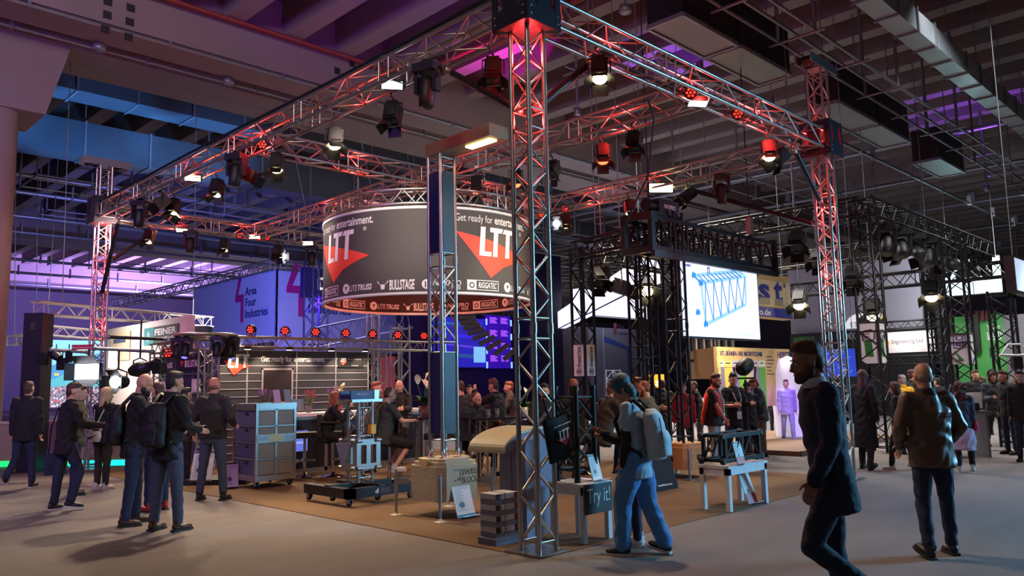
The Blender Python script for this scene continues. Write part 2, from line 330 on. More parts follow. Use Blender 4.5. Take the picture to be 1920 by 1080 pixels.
# ================================================================ trusses
def truss(name, label, P0, P1, w, h, hp=.36, mods=2.0, rc=.025, rb=.011, mt=ALU, cat='truss', group=None, up=(0, 0, 1), join=False, n=8, drop=0):
    P0 = Vector(P0); d = Vector(P1) - P0; L = d.length
    if abs(d.normalized().dot(Vector(up))) > .9: up = (1, 0, 0) if up == (0, 0, 1) else up
    t = thing(name, label, cat, group=group, M=frame(P0, d, up))
    ys, zs = w / 2, h / 2; cn = [(-ys, -zs), (ys, -zs), (ys, zs), (-ys, zs)]
    for y, z in cn: rod('chord', (0, y, z), (L, y, z), rc, mt, t, n)
    nm = max(1, round(L / mods)); ml = L / nm; J = MB() if join else None
    def bar(a, b):
        if join: J.tube(a, b, rb, 5)
        else: rod('brace', a, b, rb, mt, t, 6)
    for k in range(nm):
        x0, x1 = k * ml + .1, (k + 1) * ml - .1; q = max(1, round((x1 - x0) / hp)); st = (x1 - x0) / q
        for f in range(4):
            a, b_ = cn[f], cn[(f + 1) % 4]
            for xr in (x0, x1): bar((xr, *a), (xr, *b_))
            for i in range(q):
                s_ = (i + f + k) % 2; p, r_ = (a, b_) if s_ else (b_, a)
                bar((x0 + i * st, *p), (x0 + (i + 1) * st, *r_))
        if k and not join:
            for y, z in cn: rod('coupler', (k * ml - .05, y, z), (k * ml + .05, y, z), rc * 1.25, mt, t, 8)
    if join: J.obj('bracing', mt, t, 'stuff')
    for x in (.12, .88) if drop else (): rod('hanger', (x * L, 0, zs), (x * L, 0, zs + drop), .012, STEEL, t, 5)
    return t
ZB = 5.333; BH = .30; ZC = ZB + BH / 2
def tower(name, label, u, v, z1, mt=ALU, c=.239, hp=.205, plate=.46, z0=0., mods=2.0, **k):
    t = truss(name, label, (u, v, z0 + .01), (u, v, z1), c, c, hp, mods, mt=mt, up=(0, 1, 0), cat='tower', **k)
    if plate: MB().bx(0, .012, -plate / 2, plate / 2, -plate / 2, plate / 2).obj('base_plate', ALU, t)
    return t
tN = tower('truss_tower', 'tall silver truss tower on a square base plate at the near corner', 0, 0, 6.4)
tR = tower('truss_tower', 'silver truss tower glowing red behind the man in the navy suit', 7.068, 0, 6.75)
tL = tower('truss_tower', 'silver truss tower with pink and purple light beside the black pillar', 0, 12.827, 6.5)
tF = tower('truss_tower', 'distant silver truss tower rising behind the slatted bar wall', 7.068, 12.827, 6.4, join=True)
def sleeve(label, u, v, mt, z1=5.8):
    t = thing('corner_block', label, 'corner block', (u, v, 5.22))
    b = MB(); r = .25; h = z1 - 5.22
    for s1 in (-1, 1):
        for ax in (0, 1):
            def q(a0, a1, c0, c1):
                A = (a0, a1, s1 * r - .006, s1 * r + .006) if ax == 0 else (s1 * r - .006, s1 * r + .006, a0, a1)
                b.bx(*A, c0, c1)
            q(-r, r, 0, .2); q(-r, r, h - .1, h); q(-r, -.17, .2, h - .1); q(.17, r, .2, h - .1); q(-.1, .1, .2, h - .1)
    b.obj('side_plate', mt, t); MB().bx(-r, r, -r, r, 0, .012).obj('bottom_plate', mt, t)
    bl = MB().lathe([(.012, 0), (.012, .012), (.001, .014)], 6).mesh('bolt', ALU)
    for a in (-.2, .2):
        for z in (.06, .14):
            link('bolt', bl, t, Matrix.Translation((a, -r - .006, z)) @ Matrix.Rotation(PI / 2, 4, 'X')); link('bolt', bl, t, Matrix.Translation((-r - .006, a, z)) @ Matrix.Rotation(-PI / 2, 4, 'Y'))
    return t
SLV = mat('sleeve_plate', (60, 60, 72), .4, .6, .15, 8)
sleeve('dark sleeve block on the near corner tower where two beams meet', 0, 0, SLV)
sleeve('red lit sleeve block on the tower behind the man in the suit', 7.068, 0, SLV)
sleeve('sleeve block on the tower beside the black pillar', 0, 12.827, SLV)
sleeve('sleeve block on the tower hidden behind the hanging drum', 7.068, 12.827, ALUD)
def beam(label, P0, P1, **k): return truss('truss_beam', label, P0, P1, .30, .30, .365, 2.0, cat='truss', **k)
S = 7.068; T = 12.827
beam('long silver truss beam from the near tower to the tower by the black pillar', (0, .25, ZC), (0, T - .25, ZC))
beam('silver truss beam from the near corner tower to the red glowing tower', (.25, 0, ZC), (S - .25, 0, ZC))
beam('pink lit rear truss beam running from the tower by the black pillar', (.25, T, ZC), (S - .25, T, ZC))
beam('truss beam from the red glowing tower past the screen to the rear', (S, .25, ZC), (S, T - .25, ZC))
beam('inner truss beam above the drum, parallel to the long front beam', (3.53, .18, ZC), (3.53, T - .18, ZC))
beam('inner truss beam above the drum, from the long front beam to the rear', (.18, 6.0, ZC), (3.36, 6.0, ZC))
beam('inner truss beam on the far half of the frame, right of the drum', (3.7, 6.0, ZC), (S - .18, 6.0, ZC))
# masthead plates on the R and L towers
for lb, u, v, z in (('galvanised hoist bracket on top of the red glowing tower', S, 0, 6.75), ('hoist bracket on top of the tower by the black pillar', 0, T, 6.5)):
    t = thing('hoist_bracket', lb, 'bracket', (u, v, z))
    MB().bx(-.5, .5, -.14, -.12, 0, .16).bx(-.5, .5, .12, .14, 0, .16).bx(-.15, .15, -.12, .12, 0, .02).obj('cheek_plate', STEEL, t)
    for s1 in (-.4, .4): MB().lathe([(.05, -.12), (.09, -.1), (.09, .1), (.05, .12)], 12, 0, Matrix.Translation((s1 * .8, 0, .07)) @ Matrix.Rotation(PI / 2, 4, 'X')).obj('pulley', BLK, t)
# black corner struts
def strut(label, a, b):
    a, b = Vector(a), Vector(b); t = thing('corner_strut', label, 'strut', M=frame(a, b - a, (0, 0, 1))); L = (b - a).length
    rod('tube', (.12, 0, 0), (L - .12, 0, 0), .042, BLK, t, 10)
    for x0, x1 in ((0, .14), (L - .14, L)): rod('end_fitting', (x0, 0, 0), (x1, 0, 0), .024, ALU, t)
    for x in (0, L): MB().lathe([(.03, -.04), (.05, -.03), (.05, .03), (.03, .04)], 10, 0, Matrix.Translation((x, 0, 0)) @ Matrix.Rotation(PI / 2, 4, 'X')).obj('clamp', ALU, t)
strut('black diagonal strut between the long beam and the near corner tower', (0, .14, 4.42), (0, 1.28, 5.2))
strut('black diagonal strut between the near corner tower and the beam towards the red tower', (.14, 0, 4.45), (1.05, 0, 5.2))
strut('black diagonal strut below the beam at the red glowing tower', (S - .14, 0, 4.4), (S - 1.05, 0, 5.2))
strut('long black and silver strut from the red glowing tower towards the screen', (S, .14, 4.1), (S, 2.6, 5.2))
strut('black diagonal strut under the rear beam at the tower by the black pillar', (.14, T, 4.4), (1.1, T, 5.2))
strut('steep black strut beside the tower by the black pillar', (-.02, T - .14, 3.6), (0, T - 1.0, 5.2))
# ---------------------------------------------------------------- luminaires
def lampbase(name, label, P, yaw, group=None):
    t = thing(name, label, 'spotlight', P, yaw, group)     # P = hook point on the chord, lamp points along local +Y before tilt
    MB().path([(0, 0, .03), (.03, 0, .02), (.035, 0, -.03), (0, 0, -.05)], .012, 6).tube((0, 0, -.05), (0, 0, -.12), .014, 6).obj('hook_clamp', BLK, t)
    return t
def tiltM(z, tilt, y=0): return Matrix.Translation((0, y, z)) @ Matrix.Rotation(-math.radians(tilt), 4, 'X')
def fresnel(label, P, yaw, tilt=55, lit=0, s=1., group=None, drop=0):
    t = lampbase('fresnel_spotlight', label, P, yaw, group); R = tiltM(-.36 * s, tilt)
    if drop: rod('hanger', (0, 0, 0), (0, 0, min(drop, 11.8 - P[2])), .012, STEEL, t, 5)
    MB().path([(-.15 * s, 0, -.36 * s), (-.15 * s, 0, -.13), (.15 * s, 0, -.13), (.15 * s, 0, -.36 * s)], .011, 6).obj('yoke', BLK, t)
    MB().bx(-.115 * s, .115 * s, -.17 * s, .13 * s, -.10 * s, .13 * s).bx(-.09 * s, .09 * s, -.19 * s, .10 * s, .13 * s, .155 * s).bx(-.10 * s, .10 * s, -.2 * s, -.17 * s, -.08 * s, .1 * s).obj('housing', LAMPB, t, M=R)
    MB().lathe([(.001, .014), (.06 * s, .01), (.1 * s, 0)], 16, 0, R @ Matrix.Translation((0, .135 * s, .0)) @ Matrix.Rotation(-PI / 2, 4, 'X')).obj('lens', LEDW if lit == 1 else LEDC if lit == 2 else mat('red_gel_lens', (255, 90, 50), .3, emit=5) if lit == 3 else GLASSY, t)
    q = MB().bx(-.11, .11, 0, .006, 0, .17).mesh('barn_door', BLKT)
    for i in range(4):
        link('barn_door', q, t, R @ Matrix.Translation((0, .14 * s, 0)) @ Matrix.Rotation(i * PI / 2, 4, 'Y') @ Matrix.Translation((0, 0, .105 * s)) @ Matrix.Rotation(math.radians(-50 if i % 2 else -62), 4, 'X') @ Matrix.Diagonal((s, s, s, 1)))
    return t
def parled(label, P, yaw, tilt=20, lit=1, s=1., stand=False, group=None):
    t = thing('led_par', label, 'spotlight', P, yaw, group); z = .17 * s if stand else -.2 * s; R = tiltM(z, tilt)
    zz = 0.02 if stand else -.05
    MB().path([(-.14 * s, 0, z), (-.14 * s, 0, zz), (.14 * s, 0, zz), (.14 * s, 0, z)], .012, 6).obj('bracket', BLK, t)
    MB().lathe([(.06 * s, -.13 * s), (.10 * s, -.10 * s), (.125 * s, 0), (.125 * s, .05 * s), (.115 * s, .05 * s), (.11 * s, .035 * s), (.001, .035 * s)], 16, 0, R @ Matrix.Rotation(-PI / 2, 4, 'X')).obj('housing', LAMPB, t)
    ln = MB().ball((0, 0, 0), (.023 * s, .012, .023 * s), 8, 5).mesh('led_lens', LEDR if lit == 1 else LEDB)
    for i in range(7):
        a = i * PI / 3; rr = 0 if i == 6 else .07 * s
        link('led_lens', ln, t, R @ Matrix.Translation((rr * math.cos(a), .042 * s, rr * math.sin(a))))
    return t
def moving(label, P, yaw, tilt=80, s=1., lit=0, group=None):
    t = thing('moving_head', label, 'moving light', P, yaw, group)
    MB().bx(-.17 * s, .17 * s, -.12 * s, .12 * s, -.14 * s, -.02).bx(-.05, .05, -.03, .03, -.02, .04).obj('base', LAMPB, t)
    for s1 in (-1, 1): MB().bx(s1 * .15 * s - .03 * s, s1 * .15 * s + .03 * s, -.06 * s, .06 * s, -.42 * s, -.14 * s).obj('arm', LAMPB, t)
    R = tiltM(-.36 * s, tilt) @ Matrix.Rotation(-PI / 2, 4, 'X')
    MB().lathe([(.05 * s, -.17 * s), (.10 * s, -.14 * s), (.12 * s, -.05 * s), (.115 * s, .1 * s), (.10 * s, .26 * s), (.085 * s, .27 * s)], 14, 0, R).obj('head', LAMPB, t)
    MB().lathe([(.085 * s, .272 * s), (.04 * s, .285 * s), (.001, .29 * s)], 14, 0, R).obj('lens', LEDB if lit else GLASSY, t)
    return t
def flood(label, P, yaw, tilt=40, lit=1, s=1., group=None):
    t = lampbase('flood_light', label, P, yaw, group); R = tiltM(-.2, tilt)
    MB().bx(-.17 * s, .17 * s, -.06, .03, -.07 * s, .07 * s).obj('housing', LAMPB, t, M=R)
    MB().bx(-.15 * s, .15 * s, .03, .036, -.055 * s, .055 * s).obj('panel', LEDW if lit == 1 else LEDC, t, M=R)
    MB().path([(-.18 * s, 0, -.2), (-.18 * s, 0, -.1), (.18 * s, 0, -.1), (.18 * s, 0, -.2)], .01, 5).obj('yoke', BLK, t)
    return t
OUTL = yaw_img(120); OUTN = yaw_img(180)
# (kind, plane, px, py of the hook, facing seen from the camera, tilt, lit)
LL = [('f', 'u', .15, 924, 92, 178, 62, 0), ('m', 'u', -.15, 801, 138, 150, 84, 0), ('f', 'u', .15, 737, 180, 165, 70, 0), ('b', 'u', .0, 735, 135, 190, 30, 2), ('f', 'u', .15, 627, 232, 200, 66, 1),
      ('p', 'u', .0, 492, 238, 200, 10, 1), ('f', 'u', .15, 519, 282, 190, 72, 1), ('m', 'u', -.15, 443, 300, 160, 80, 0), ('f', 'u', .15, 466, 292, -90, 25, 0), ('f', 'u', .15, 408, 326, 170, 70, 1), ('b', 'u', .0, 362, 312, 200, 30, 1),
      ('f', 'u', .15, 327, 362, 165, 72, 1), ('f', 'u', -.15, 303, 372, 120, 40, 0), ('m', 'u', -.1, 262, 392, 170, 84, 0)]
NM = {'f': 'fresnel spotlight', 'm': 'black moving head', 'p': 'red LED par', 'b': 'bright flood light'}
ORD = 'first second third fourth fifth sixth seventh eighth ninth tenth'.split()
def rig(LL, where, sgn=1):
    cnt = {}
    for k, ax, c, px, py, fy, tl, lit in sorted(LL, key=lambda q: q[3] * sgn):
        P = Uu(px, py, c) if ax == 'u' else Vv(px, py, c)
        P = [P[0], P[1], ZB - .03 if k in 'fmb' else ZC]
        if k == 'b': P[2] = ZB + .2
        i = cnt.get(k, 0); cnt[k] = i + 1
        lb = ('lit ' if lit and k == 'f' else 'unlit ' if k == 'f' else '') + NM[k] + ' ' + where % ORD[i]
        fn = {'f': fresnel, 'm': moving, 'p': parled, 'b': flood}[k]
        fn(lb, P, yaw_img(fy), tl, lit=lit, s={'f': .8, 'm': .86, 'p': .68, 'b': 1.5 if px == 1238 else .85}[k])
rig(LL, 'on the long front beam, %s of its kind from the near tower', -1)
rig([('f', 'v', -.15, 1124, 128, 172, 60, 1), ('p', 'v', 0, 1293, 146, 175, 5, 1), ('b', 'v', .1, 1308, 200, 190, 62, 2), ('f', 'v', .1, 1440, 262, 170, 62, 1), ('f', 'v', .15, 1462, 300, 110, 40, 0), ('p', 'v', .0, 1383, 208, 170, 10, 1)], 'on the beam to the red tower, %s from the near tower')
rig([('f', 'u', 3.6, 1128, 232, 176, 66, 3), ('f', 'u', 3.45, 1188, 240, 160, 60, 0), ('f', 'u', 3.6, 966, 278, 180, 60, 3), ('f', 'u', 3.68, 1036, 292, 150, 50, 0), ('f', 'u', 3.4, 893, 330, 180, 66, 3)], 'on the inner beam over the drum, %s from the front', -1)
rig([('f', 'u', S - .15, 1179, 362, 185, 72, 1), ('f', 'u', S - .15, 1288, 338, 110, 35, 0), ('m', 'u', S - .1, 1351, 332, 180, 84, 0), ('f', 'u', S - .15, 1060, 396, 180, 70, 1), ('f', 'u', S - .15, 1044, 408, 172, 8, 2), ('p', 'u', S, 1058, 374, 185, 0, 1), ('p', 'u', S, 1013, 378, 185, 0, 1), ('b', 'u', S, 1238, 332, 182, 8, 1)], 'on the beam past the screen, %s from the red tower', -1)
rig([('f', 'v', T - .15, 281, 410, 175, 66, 1), ('m', 'v', T - .15, 358, 428, 180, 84, 0), ('f', 'v', T - .15, 422, 444, 180, 72, 1), ('p', 'v', T, 450, 430, 180, 0, 1), ('f', 'v', T - .15, 523, 452, 180, 72, 0), ('m', 'v', T - .1, 585, 458, 180, 84, 0),
     ('p', 'v', T, 487, 428, 180, 0, 1), ('p', 'v', T - .2, 502, 427, 180, 0, 1), ('b', 'v', T - .2, 478, 440, 182, 20, 1), ('b', 'v', T - .2, 578, 420, 182, 20, 1), ('b', 'v', T, 342, 424, 182, 40, 1)], 'on the rear beam, %s from the black pillar side')
fresnel('tiny fresnel spotlight with dazzling cold white beam near the drum', (*Vv(533, 428, T)[:2], ZB - .03), yaw_img(180), 8, 2)
# cables along the beams
for lb, pts in (('black cable run taped along the top of the long front beam', [(-.16, .4, ZB + .36), (-.17, 3.5, ZB + .33), (-.16, 8, ZB + .37), (-.17, 12.2, ZB + .33)]),
                ('black cable hanging from the beam at the near side of the screen truss', [(2.3, .12, 5.1), (2.45, .14, 4.9), (2.5, .3, 4.2), (2.55, .9, 3.4)]),
                ('black cable along the inside of the beam to the red tower', [(.4, .15, ZB + .1), (3, .12, ZB + .06), (6.6, .15, ZB + .1)])):
    tag(MB().path(pts, .013 if 'hanging' in lb else .022, 6).obj('power_cable', CABLE), lb, 'cable')
# ================================================================ hanging drum
DC = Vector((3.6, 6.1, 0)); DR = 1.92; PH0 = math.radians(-128.94)
dr = thing('banner_drum', 'large round hanging banner drum with white logos and red triangles', 'banner', DC)
DRK = mat('banner_charcoal', (74, 70, 68), .8, 0, .06, 60, .1, 300)
DRI = mat('banner_inside', (58, 40, 40), .85, 0, .06, 60)
def ring(r, z0, z1, th, mt, name, parent, n=96):
    b = MB().lathe([(r - th, z0), (r, z0), (r, z1), (r - th, z1), (r - th, z0)], n); b.f = b.f[:4 * n]; b.m = b.m[:4 * n]; b.s = b.s[:4 * n]
    return b.obj(name, mt, parent)
b = MB(); b.lathe([(DR, 3.1), (DR, 4.5)], 96, 0); b.f = b.f[:96]; b.m = b.m[:96]; b.s = b.s[:96]; b.obj('banner_fabric', DRK, dr)
b = MB(); b.lathe([(DR - .012, 4.5), (DR - .012, 3.1)], 96, 0); b.f = b.f[:96]; b.m = b.m[:96]; b.s = b.s[:96]; b.obj('banner_lining', DRI, dr)
for z in (3.075, 4.5): ring(DR + .02, z, z + .045, .05, WHITEP, 'hoop', dr)
def wrap(me, phi, z0, R, sgn=1):       # flat sheet -> round the drum; x runs along the arc
    a = np.empty(len(me.vertices) * 3); me.vertices.foreach_get('co', a); a = a.reshape(-1, 3).copy()
    A = phi + sgn * a[:, 0] / R; rr = R + sgn * a[:, 2]
    o = np.stack([rr * np.cos(A), rr * np.sin(A), z0 + a[:, 1]], 1); me.vertices.foreach_set('co', o.ravel().astype(np.float32)); me.update(); return me
def sheet(polys, mt, n=14, name='emblem'):   # polygons cut into thin strips so that they bend round the drum
    bm = bmesh.new()
    for p in polys: bm.faces.new([bm.verts.new((x, y, 0)) for x, y in p])
    xs = [q[0] for p in polys for q in p]; x0, x1 = min(xs), max(xs)
    for i in range(1, n):
        bmesh.ops.bisect_plane(bm, geom=bm.verts[:] + bm.edges[:] + bm.faces[:], plane_co=(x0 + (x1 - x0) * i / n, 0, 0), plane_no=(1, 0, 0))
    me = bpy.data.meshes.new(name); bm.to_mesh(me); bm.free(); me.materials.append(mt); return me
def scaled(me, w_, h):
    a = np.empty(len(me.vertices) * 3); me.vertices.foreach_get('co', a); a = a.reshape(-1, 3); mn, mx = a.min(0), a.max(0)
    me.transform(Matrix.Diagonal((w_ / (mx[0] - mn[0]), h / (mx[1] - mn[1]), 1, 1)) @ Matrix.Translation((-mn[0], -mn[1], 0))); return me
# letters of the big mark, lower left at 0, height 1 (slanted strokes)
def LTT(h, wd):
    k = .16
    def P(*q): return [((x + k * y * .5) * wd / 1.72, y * h) for x, y in q]
    L_ = [P((0, 0), (.52, 0), (.52, .15), (.21, .15), (.21, 1), (0, 1)) , P((.60, 0), (.80, 0), (.80, .84), (.98, .84), (1.06, 1), (.42, 1), (.42, .84), (.60, .84)), P((1.22, 0), (1.43, 0), (1.43, .84), (1.66, .84), (1.66, 1), (1.12, 1), (1.04, .84), (1.22, .84))]
    return L_
def brand(kind):   # one small logo: list of (mesh, x0) pieces about .62 m wide, .13 high
    o = []
    if kind == 0:
        o.append((sheet([[(0, 0), (.17, 0), (.17, .17), (0, .17)]], LETW, 4), 0, 0)); fr = []
        for q in ([(.17, 0), (.62, 0), (.62, .012), (.17, .012)], [(.17, .158), (.62, .158), (.62, .17), (.17, .17)], [(.608, .012), (.62, .012), (.62, .158), (.608, .158)]): fr.append(q)
        o.append((sheet(fr, LETW, 8), 0, 0)); o.append((scaled(textmesh('RIGGATEC', .1, LETW, 0, .02, .25), .38, .1), .2, .035))
        o.append((sheet([[(.085 + .05 * math.cos(a), .08 + .05 * math.sin(a)) for a in [i * PI / 8 for i in range(16)]]], DRK, 4), 0, 0)); o.append((sheet([[(.085 + .03 * math.cos(a), .08 + .03 * math.sin(a)) for a in [i * PI / 8 for i in range(16)]]], LETW, 3), 0, 0))
    if kind == 1:
        o.append((sheet([[(.085 + .085 * math.cos(a), .085 + .085 * math.sin(a)) for a in [i * PI / 10 for i in range(20)]]], LETW, 4), 0, 0))
        o.append((sheet([[(.04, .11), (.13, .12), (.07, .03), (.075, .09)]], DRK, 3), 0, 0))
        o.append((scaled(textmesh('LITE', .1, LETW, 0, .0, .2), .18, .10), .18, .03)); o.append((scaled(textmesh('TRUSS', .1, LETW, 0, .03, .2), .29, .10), .37, .03))
    if kind == 2:
        o.append((sheet([[(.07, .02), (.13, .02), (.14, .1), (.16, .12), (.2, .17), (.19, .13), (.2, .15), (.15, .1), (.05, .1), (0, .15), (.01, .13), (0, .17), (.04, .12), (.06, .1)]], LETW, 4), 0, 0))
        o.append((scaled(textmesh('BULLSTAGE', .1, LETW, 0, .03, .05), .42, .17), .22, .0))
    if kind == 3:
        o.append((sheet([[(.08 + .08 * math.cos(a), .085 + .08 * math.sin(a)) for a in [i * PI / 10 for i in range(20)]]], LETW, 4), 0, 0))
        o.append((sheet([[(.05, .03), (.07, .03), (.07, .13), (.05, .13)], [(.09, .03), (.11, .03), (.11, .13), (.09, .13)]], DRK, 3), 0, 0))
        o.append((scaled(textmesh('NAXPRO', .1, LETW, 0, .01, .2), .47, .09), .18, .06)); o.append((scaled(textmesh('TRUSS', .05, LETW, 0, .02, .2), .16, .05), .48, 0))
    return o
for q in range(4):
    a0 = PH0 + math.radians(32.9 + 90 * q); arc = lambda d: math.radians(d) * DR
    if q in (0, 3):
        link('emblem', wrap(sheet([[(arc(-19.5), .76), (0, 0), (.30, .20), (.70, .33), (arc(27), .39), (.55, .50), (0, .64)]], BRED, 24), a0, 3.38, DR + .006), dr)
        link('emblem', wrap(sheet(LTT(.495, .80), LETW, 24), a0 + math.radians(-6.8), 3.745, DR + .012), dr)
        me = scaled(textmesh('Get ready for', .12, LETW, 0, .0), .71, .165); link('lettering', wrap(me, a0 + math.radians(-19.5), 4.27, DR + .009), dr)
        me = scaled(textmesh('entertainment.', .12, LETW, 0, .018), .88, .135); link('lettering', wrap(me, a0 + math.radians(3.0), 4.305, DR + .009), dr)
        link('lettering', wrap(scaled(textmesh('®', .1, LETW, 0, 0), .07, .07), a0 + math.radians(23.2), 4.19, DR + .009), dr)
    for kd in range(4):
        for inner in (0, 1):
            ph = PH0 + math.radians(19.3 + 90 * q + 22.5 * ((0, 1, 2, 3)[kd])) if not inner else PH0 + math.radians(241 - 90 * q - 22.5 * kd)
            rel = (math.degrees(ph - PH0) + 180) % 360 - 180
            if (not inner and abs(rel) > 100) or (inner and abs(rel) < 80): continue
            for i, (me, x, y) in enumerate(brand(kd)):
                me.transform(Matrix.Translation((x, y, .002 * i)))
                link('lettering', wrap(me, ph, 3.16, (DR + .006) if not inner else (DR - .018), 1 if not inner else -1), dr)
# circular truss above the banner
ct = thing('ring_truss', 'circular silver truss ring on top of the banner drum', 'truss', DC)
for r in (DR - .02, DR - .26):
    for z in (4.60, 4.84):
        MB().path([(r * math.cos(2 * PI * i / 72), r * math.sin(2 * PI * i / 72), z) for i in range(72)], .025, 8, closed=True).obj('chord', ALU, ct)
N_ = 56
for i in range(N_):
    a, a2 = 2 * PI * i / N_, 2 * PI * (i + 1) / N_; f = i % 2
    def q(r, t, z): return (r * math.cos(t), r * math.sin(t), z)
    for r, z0, z1 in ((DR - .02, 4.60, 4.84), (DR - .26, 4.84, 4.60)): rod('brace', q(r, a, z0 if f else z1), q(r, a2, z1 if f else z0), .011, ALU, ct, 6)
    for z, g_ in ((4.60, f), (4.84, 1 - f)): rod('brace', q(DR - (.02 if g_ else .26), a, z), q(DR - (.26 if g_ else .02), a2, z), .011, ALU, ct, 6)
    if i % 14 < 2:
        for r in (DR - .02, DR - .26): rod('brace', q(r, a, 4.6), q(r, a, 4.84), .013, ALU, ct, 6)
for i, (u, v, lb) in enumerate([(3.53, 4.45, 'nearest the near corner'), (1.97, 6.0, 'on the black pillar side'), (5.2, 6.0, 'on the screen side'), (3.53, 7.8, 'at the rear')]):
    t = thing('lifting_chain', 'short steel chain carrying the banner drum, ' + lb, 'chain', (u, v, 4.86))
    ln = MB().path([(.012, 0, 0), (.012, 0, .03), (0, 0, .043), (-.012, 0, .03), (-.012, 0, 0), (0, 0, -.013)], .005, 5, closed=True).mesh('link', CHROME)
    for k in range(11): link('link', ln, t, Matrix.Translation((0, 0, .02 + k * .04)) @ Matrix.Rotation(k % 2 * PI / 2, 4, 'Z'))
    MB().bx(-.2, .2, -.03, .03, .455, .5).obj('clamp_bar', WHITEP, t)
for i, (ph, lb) in enumerate([(-60, 'left edge'), (-30, 'left front'), (10, 'front middle'), (150, 'far side')]):
    a = PH0 + math.radians(ph); r = DR - .42
    parled('red LED par inside the ring truss of the drum, at its ' + lb, (DC.x + r * math.cos(a), DC.y + r * math.sin(a), 4.72), a + PI / 2, -10)
# ================================================================ on the booth carpet
CONB = mat('cast_block', (172, 160, 132), .85, 0, .1, 6, .3, 40)
CONS = mat('engraved_shadow_grey', (96, 90, 78), .9)
NAVY = mat('dark_blue_panel', (24, 24, 84), .35, 0, .06, 4)
TEAL = mat('dark_green_panel', (30, 40, 42), .45, .0, .06, 4)
GREYB = mat('blue_grey_laminate', (116, 116, 140), .6, 0, .05, 4)
CREAM = mat('cream_laminate', (196, 184, 150), .55, 0, .05, 3)
PLY = mat('plywood', (186, 138, 96), .7, 0, .14, 4, .1, 50, stretch=(1, 1, 8))
LEATH = mat('black_leatherette', (26, 24, 24), .42, 0, .2, 14, .15, 120)
WOODW = mat('white_painted_wood', (206, 206, 208), .6, 0, .06, 6, .1, 40)
TX = lambda o, x, z=(0, 0, 1): frame(o, x, z) @ Matrix.Rotation(PI / 2, 4, 'X')    # upright sheet: local X along x, local Y up
# cast ballast block on four levelling legs
bk = thing('ballast_block', 'beige cast ballast block with engraved lettering, raised on four levelling legs', 'block', (.875, 2.44, 0))
def octo(a, c, z0, z1, mi, b):
    h = a; p = [(-h + c, -h), (h - c, -h), (h, -h + c), (h, h - c), (h - c, h), (-h + c, h), (-h, h - c), (-h, -h + c)]
    b.prism(p, z1 - z0, Matrix.Translation((0, 0, z1)), mi)
b = MB(); octo(.335, .09, .2, .62, 0, b); octo(.30, .08, .62, .665, 0, b); octo(.26, .06, .665, .70, 0, b); b.obj('block_body', CONB, bk)
for s1 in (-1, 1): MB().prism([(-.09, 0), (.09, 0), (.05, .12), (-.05, .12)], .05, frame((s1 * .337, 0, .705), (0, -s1, 0), (s1, 0, 0))).obj('lifting_pocket', mat('pocket_yellow', (190, 176, 120), .8), bk)
for s, z in (('SWISS', .50), ('BLOCK', .405)): fit_text(bk, s, .26, .075, CONS, TX((.0, -.337, z), (1, 0, 0)), .01)
MB().bx(-.13, -.02, -.339, -.335, .565, .575).bx(-.03, -.02, -.339, -.335, .46, .575).bx(-.13, -.09, -.339, -.335, .44, .45).bx(-.07, -.02, -.339, -.335, .44, .47).obj('engraved_mark', CONS, bk)
for i, (x, y) in enumerate(((-1, -1), (1, -1), (1, 1), (-1, 1))):
    d = Vector((x, y, 0)).normalized(); p = Vector((x * .33, y * .33, 0)) + d * .14
    l = MB().tube((*p.xy, .02), (*p.xy, .26), .017).tube((*p.xy, .22), (*p.xy, .52), .026).tube((*p.xy, .52), (*p.xy, .56), .018).obj('levelling_leg', ALUD, bk)
    MB().lathe([(.085, 0), (.085, .008), (.03, .02), (.025, .04)], 4, 0, Matrix.Translation((*p.xy, 0)) @ Matrix.Rotation(PI / 4, 4, 'Z'), False).obj('foot_plate', mat('foot_plate', (190, 180, 160), .6), l)
    MB().bx(-.16, .0, -.015, .015, .38, .46, 0, Matrix.Translation((*p.xy, 0)) @ Matrix.Rotation(math.atan2(y, x), 4, 'Z')).obj('bracket', ALUD, l)
# panelled light mast standing on the block
mt_ = thing('light_mast', 'square truss light mast with blue and dark panels and an outreaching lamp arm', 'light mast', (.875, 2.44, .70))
c = .12; cn = [(-c, -c), (c, -c), (c, c), (-c, c)]
for x, y in cn:
    rod('chord', (x, y, .02), (x, y, 3.9), .025, ALU, mt_, 8)
    MB().lathe([(.05, 0), (.05, .012), (.03, .02), (.03, .12)], 10, 0, Matrix.Translation((x, y, 0))).obj('chord_foot', ALU, mt_)
    for z in (.3, 1.36, 2.52): rod('coupler', (x, y, z - .04), (x, y, z + .04), .031, ALU, mt_, 8)
for f in range(4):
    p, q = cn[f], cn[(f + 1) % 4]
    for z in (.22, 1.32, 1.45, 2.42, 2.60, 3.75, 3.86): rod('brace', (*p, z), (*q, z), .011, ALU, mt_, 6)
    for i in range(4):
        a, b_ = (p, q) if (i + f // 2) % 2 else (q, p); rod('brace', (*a, 1.47 + .235 * i), (*b_, 1.47 + .235 * (i + 1)), .011, ALU, mt_, 6)
for (z0, z1) in ((.30, 1.31), (2.61, 3.66)):
    MB().bx(-c - .012, -c + .0, -c + .03, c - .03, z0, z1).obj('panel', NAVY, mt_)
    MB().bx(-c + .03, c - .03, -c - .012, -c, z0, z1).obj('panel', TEAL, mt_)
MB().bx(-.10, -.095, -.05, -.02, .33, .35).obj('sticker', WHITEP, mt_)
ARM = mat('bronze_aluminium', (150, 138, 108), .35, .6, .06, 6)
MB().bx(-.16, .16, -1.10, .14, 3.90, 4.05).bx(-.15, .15, -1.09, .13, 4.05, 4.062).obj('lamp_arm', ARM, mt_)
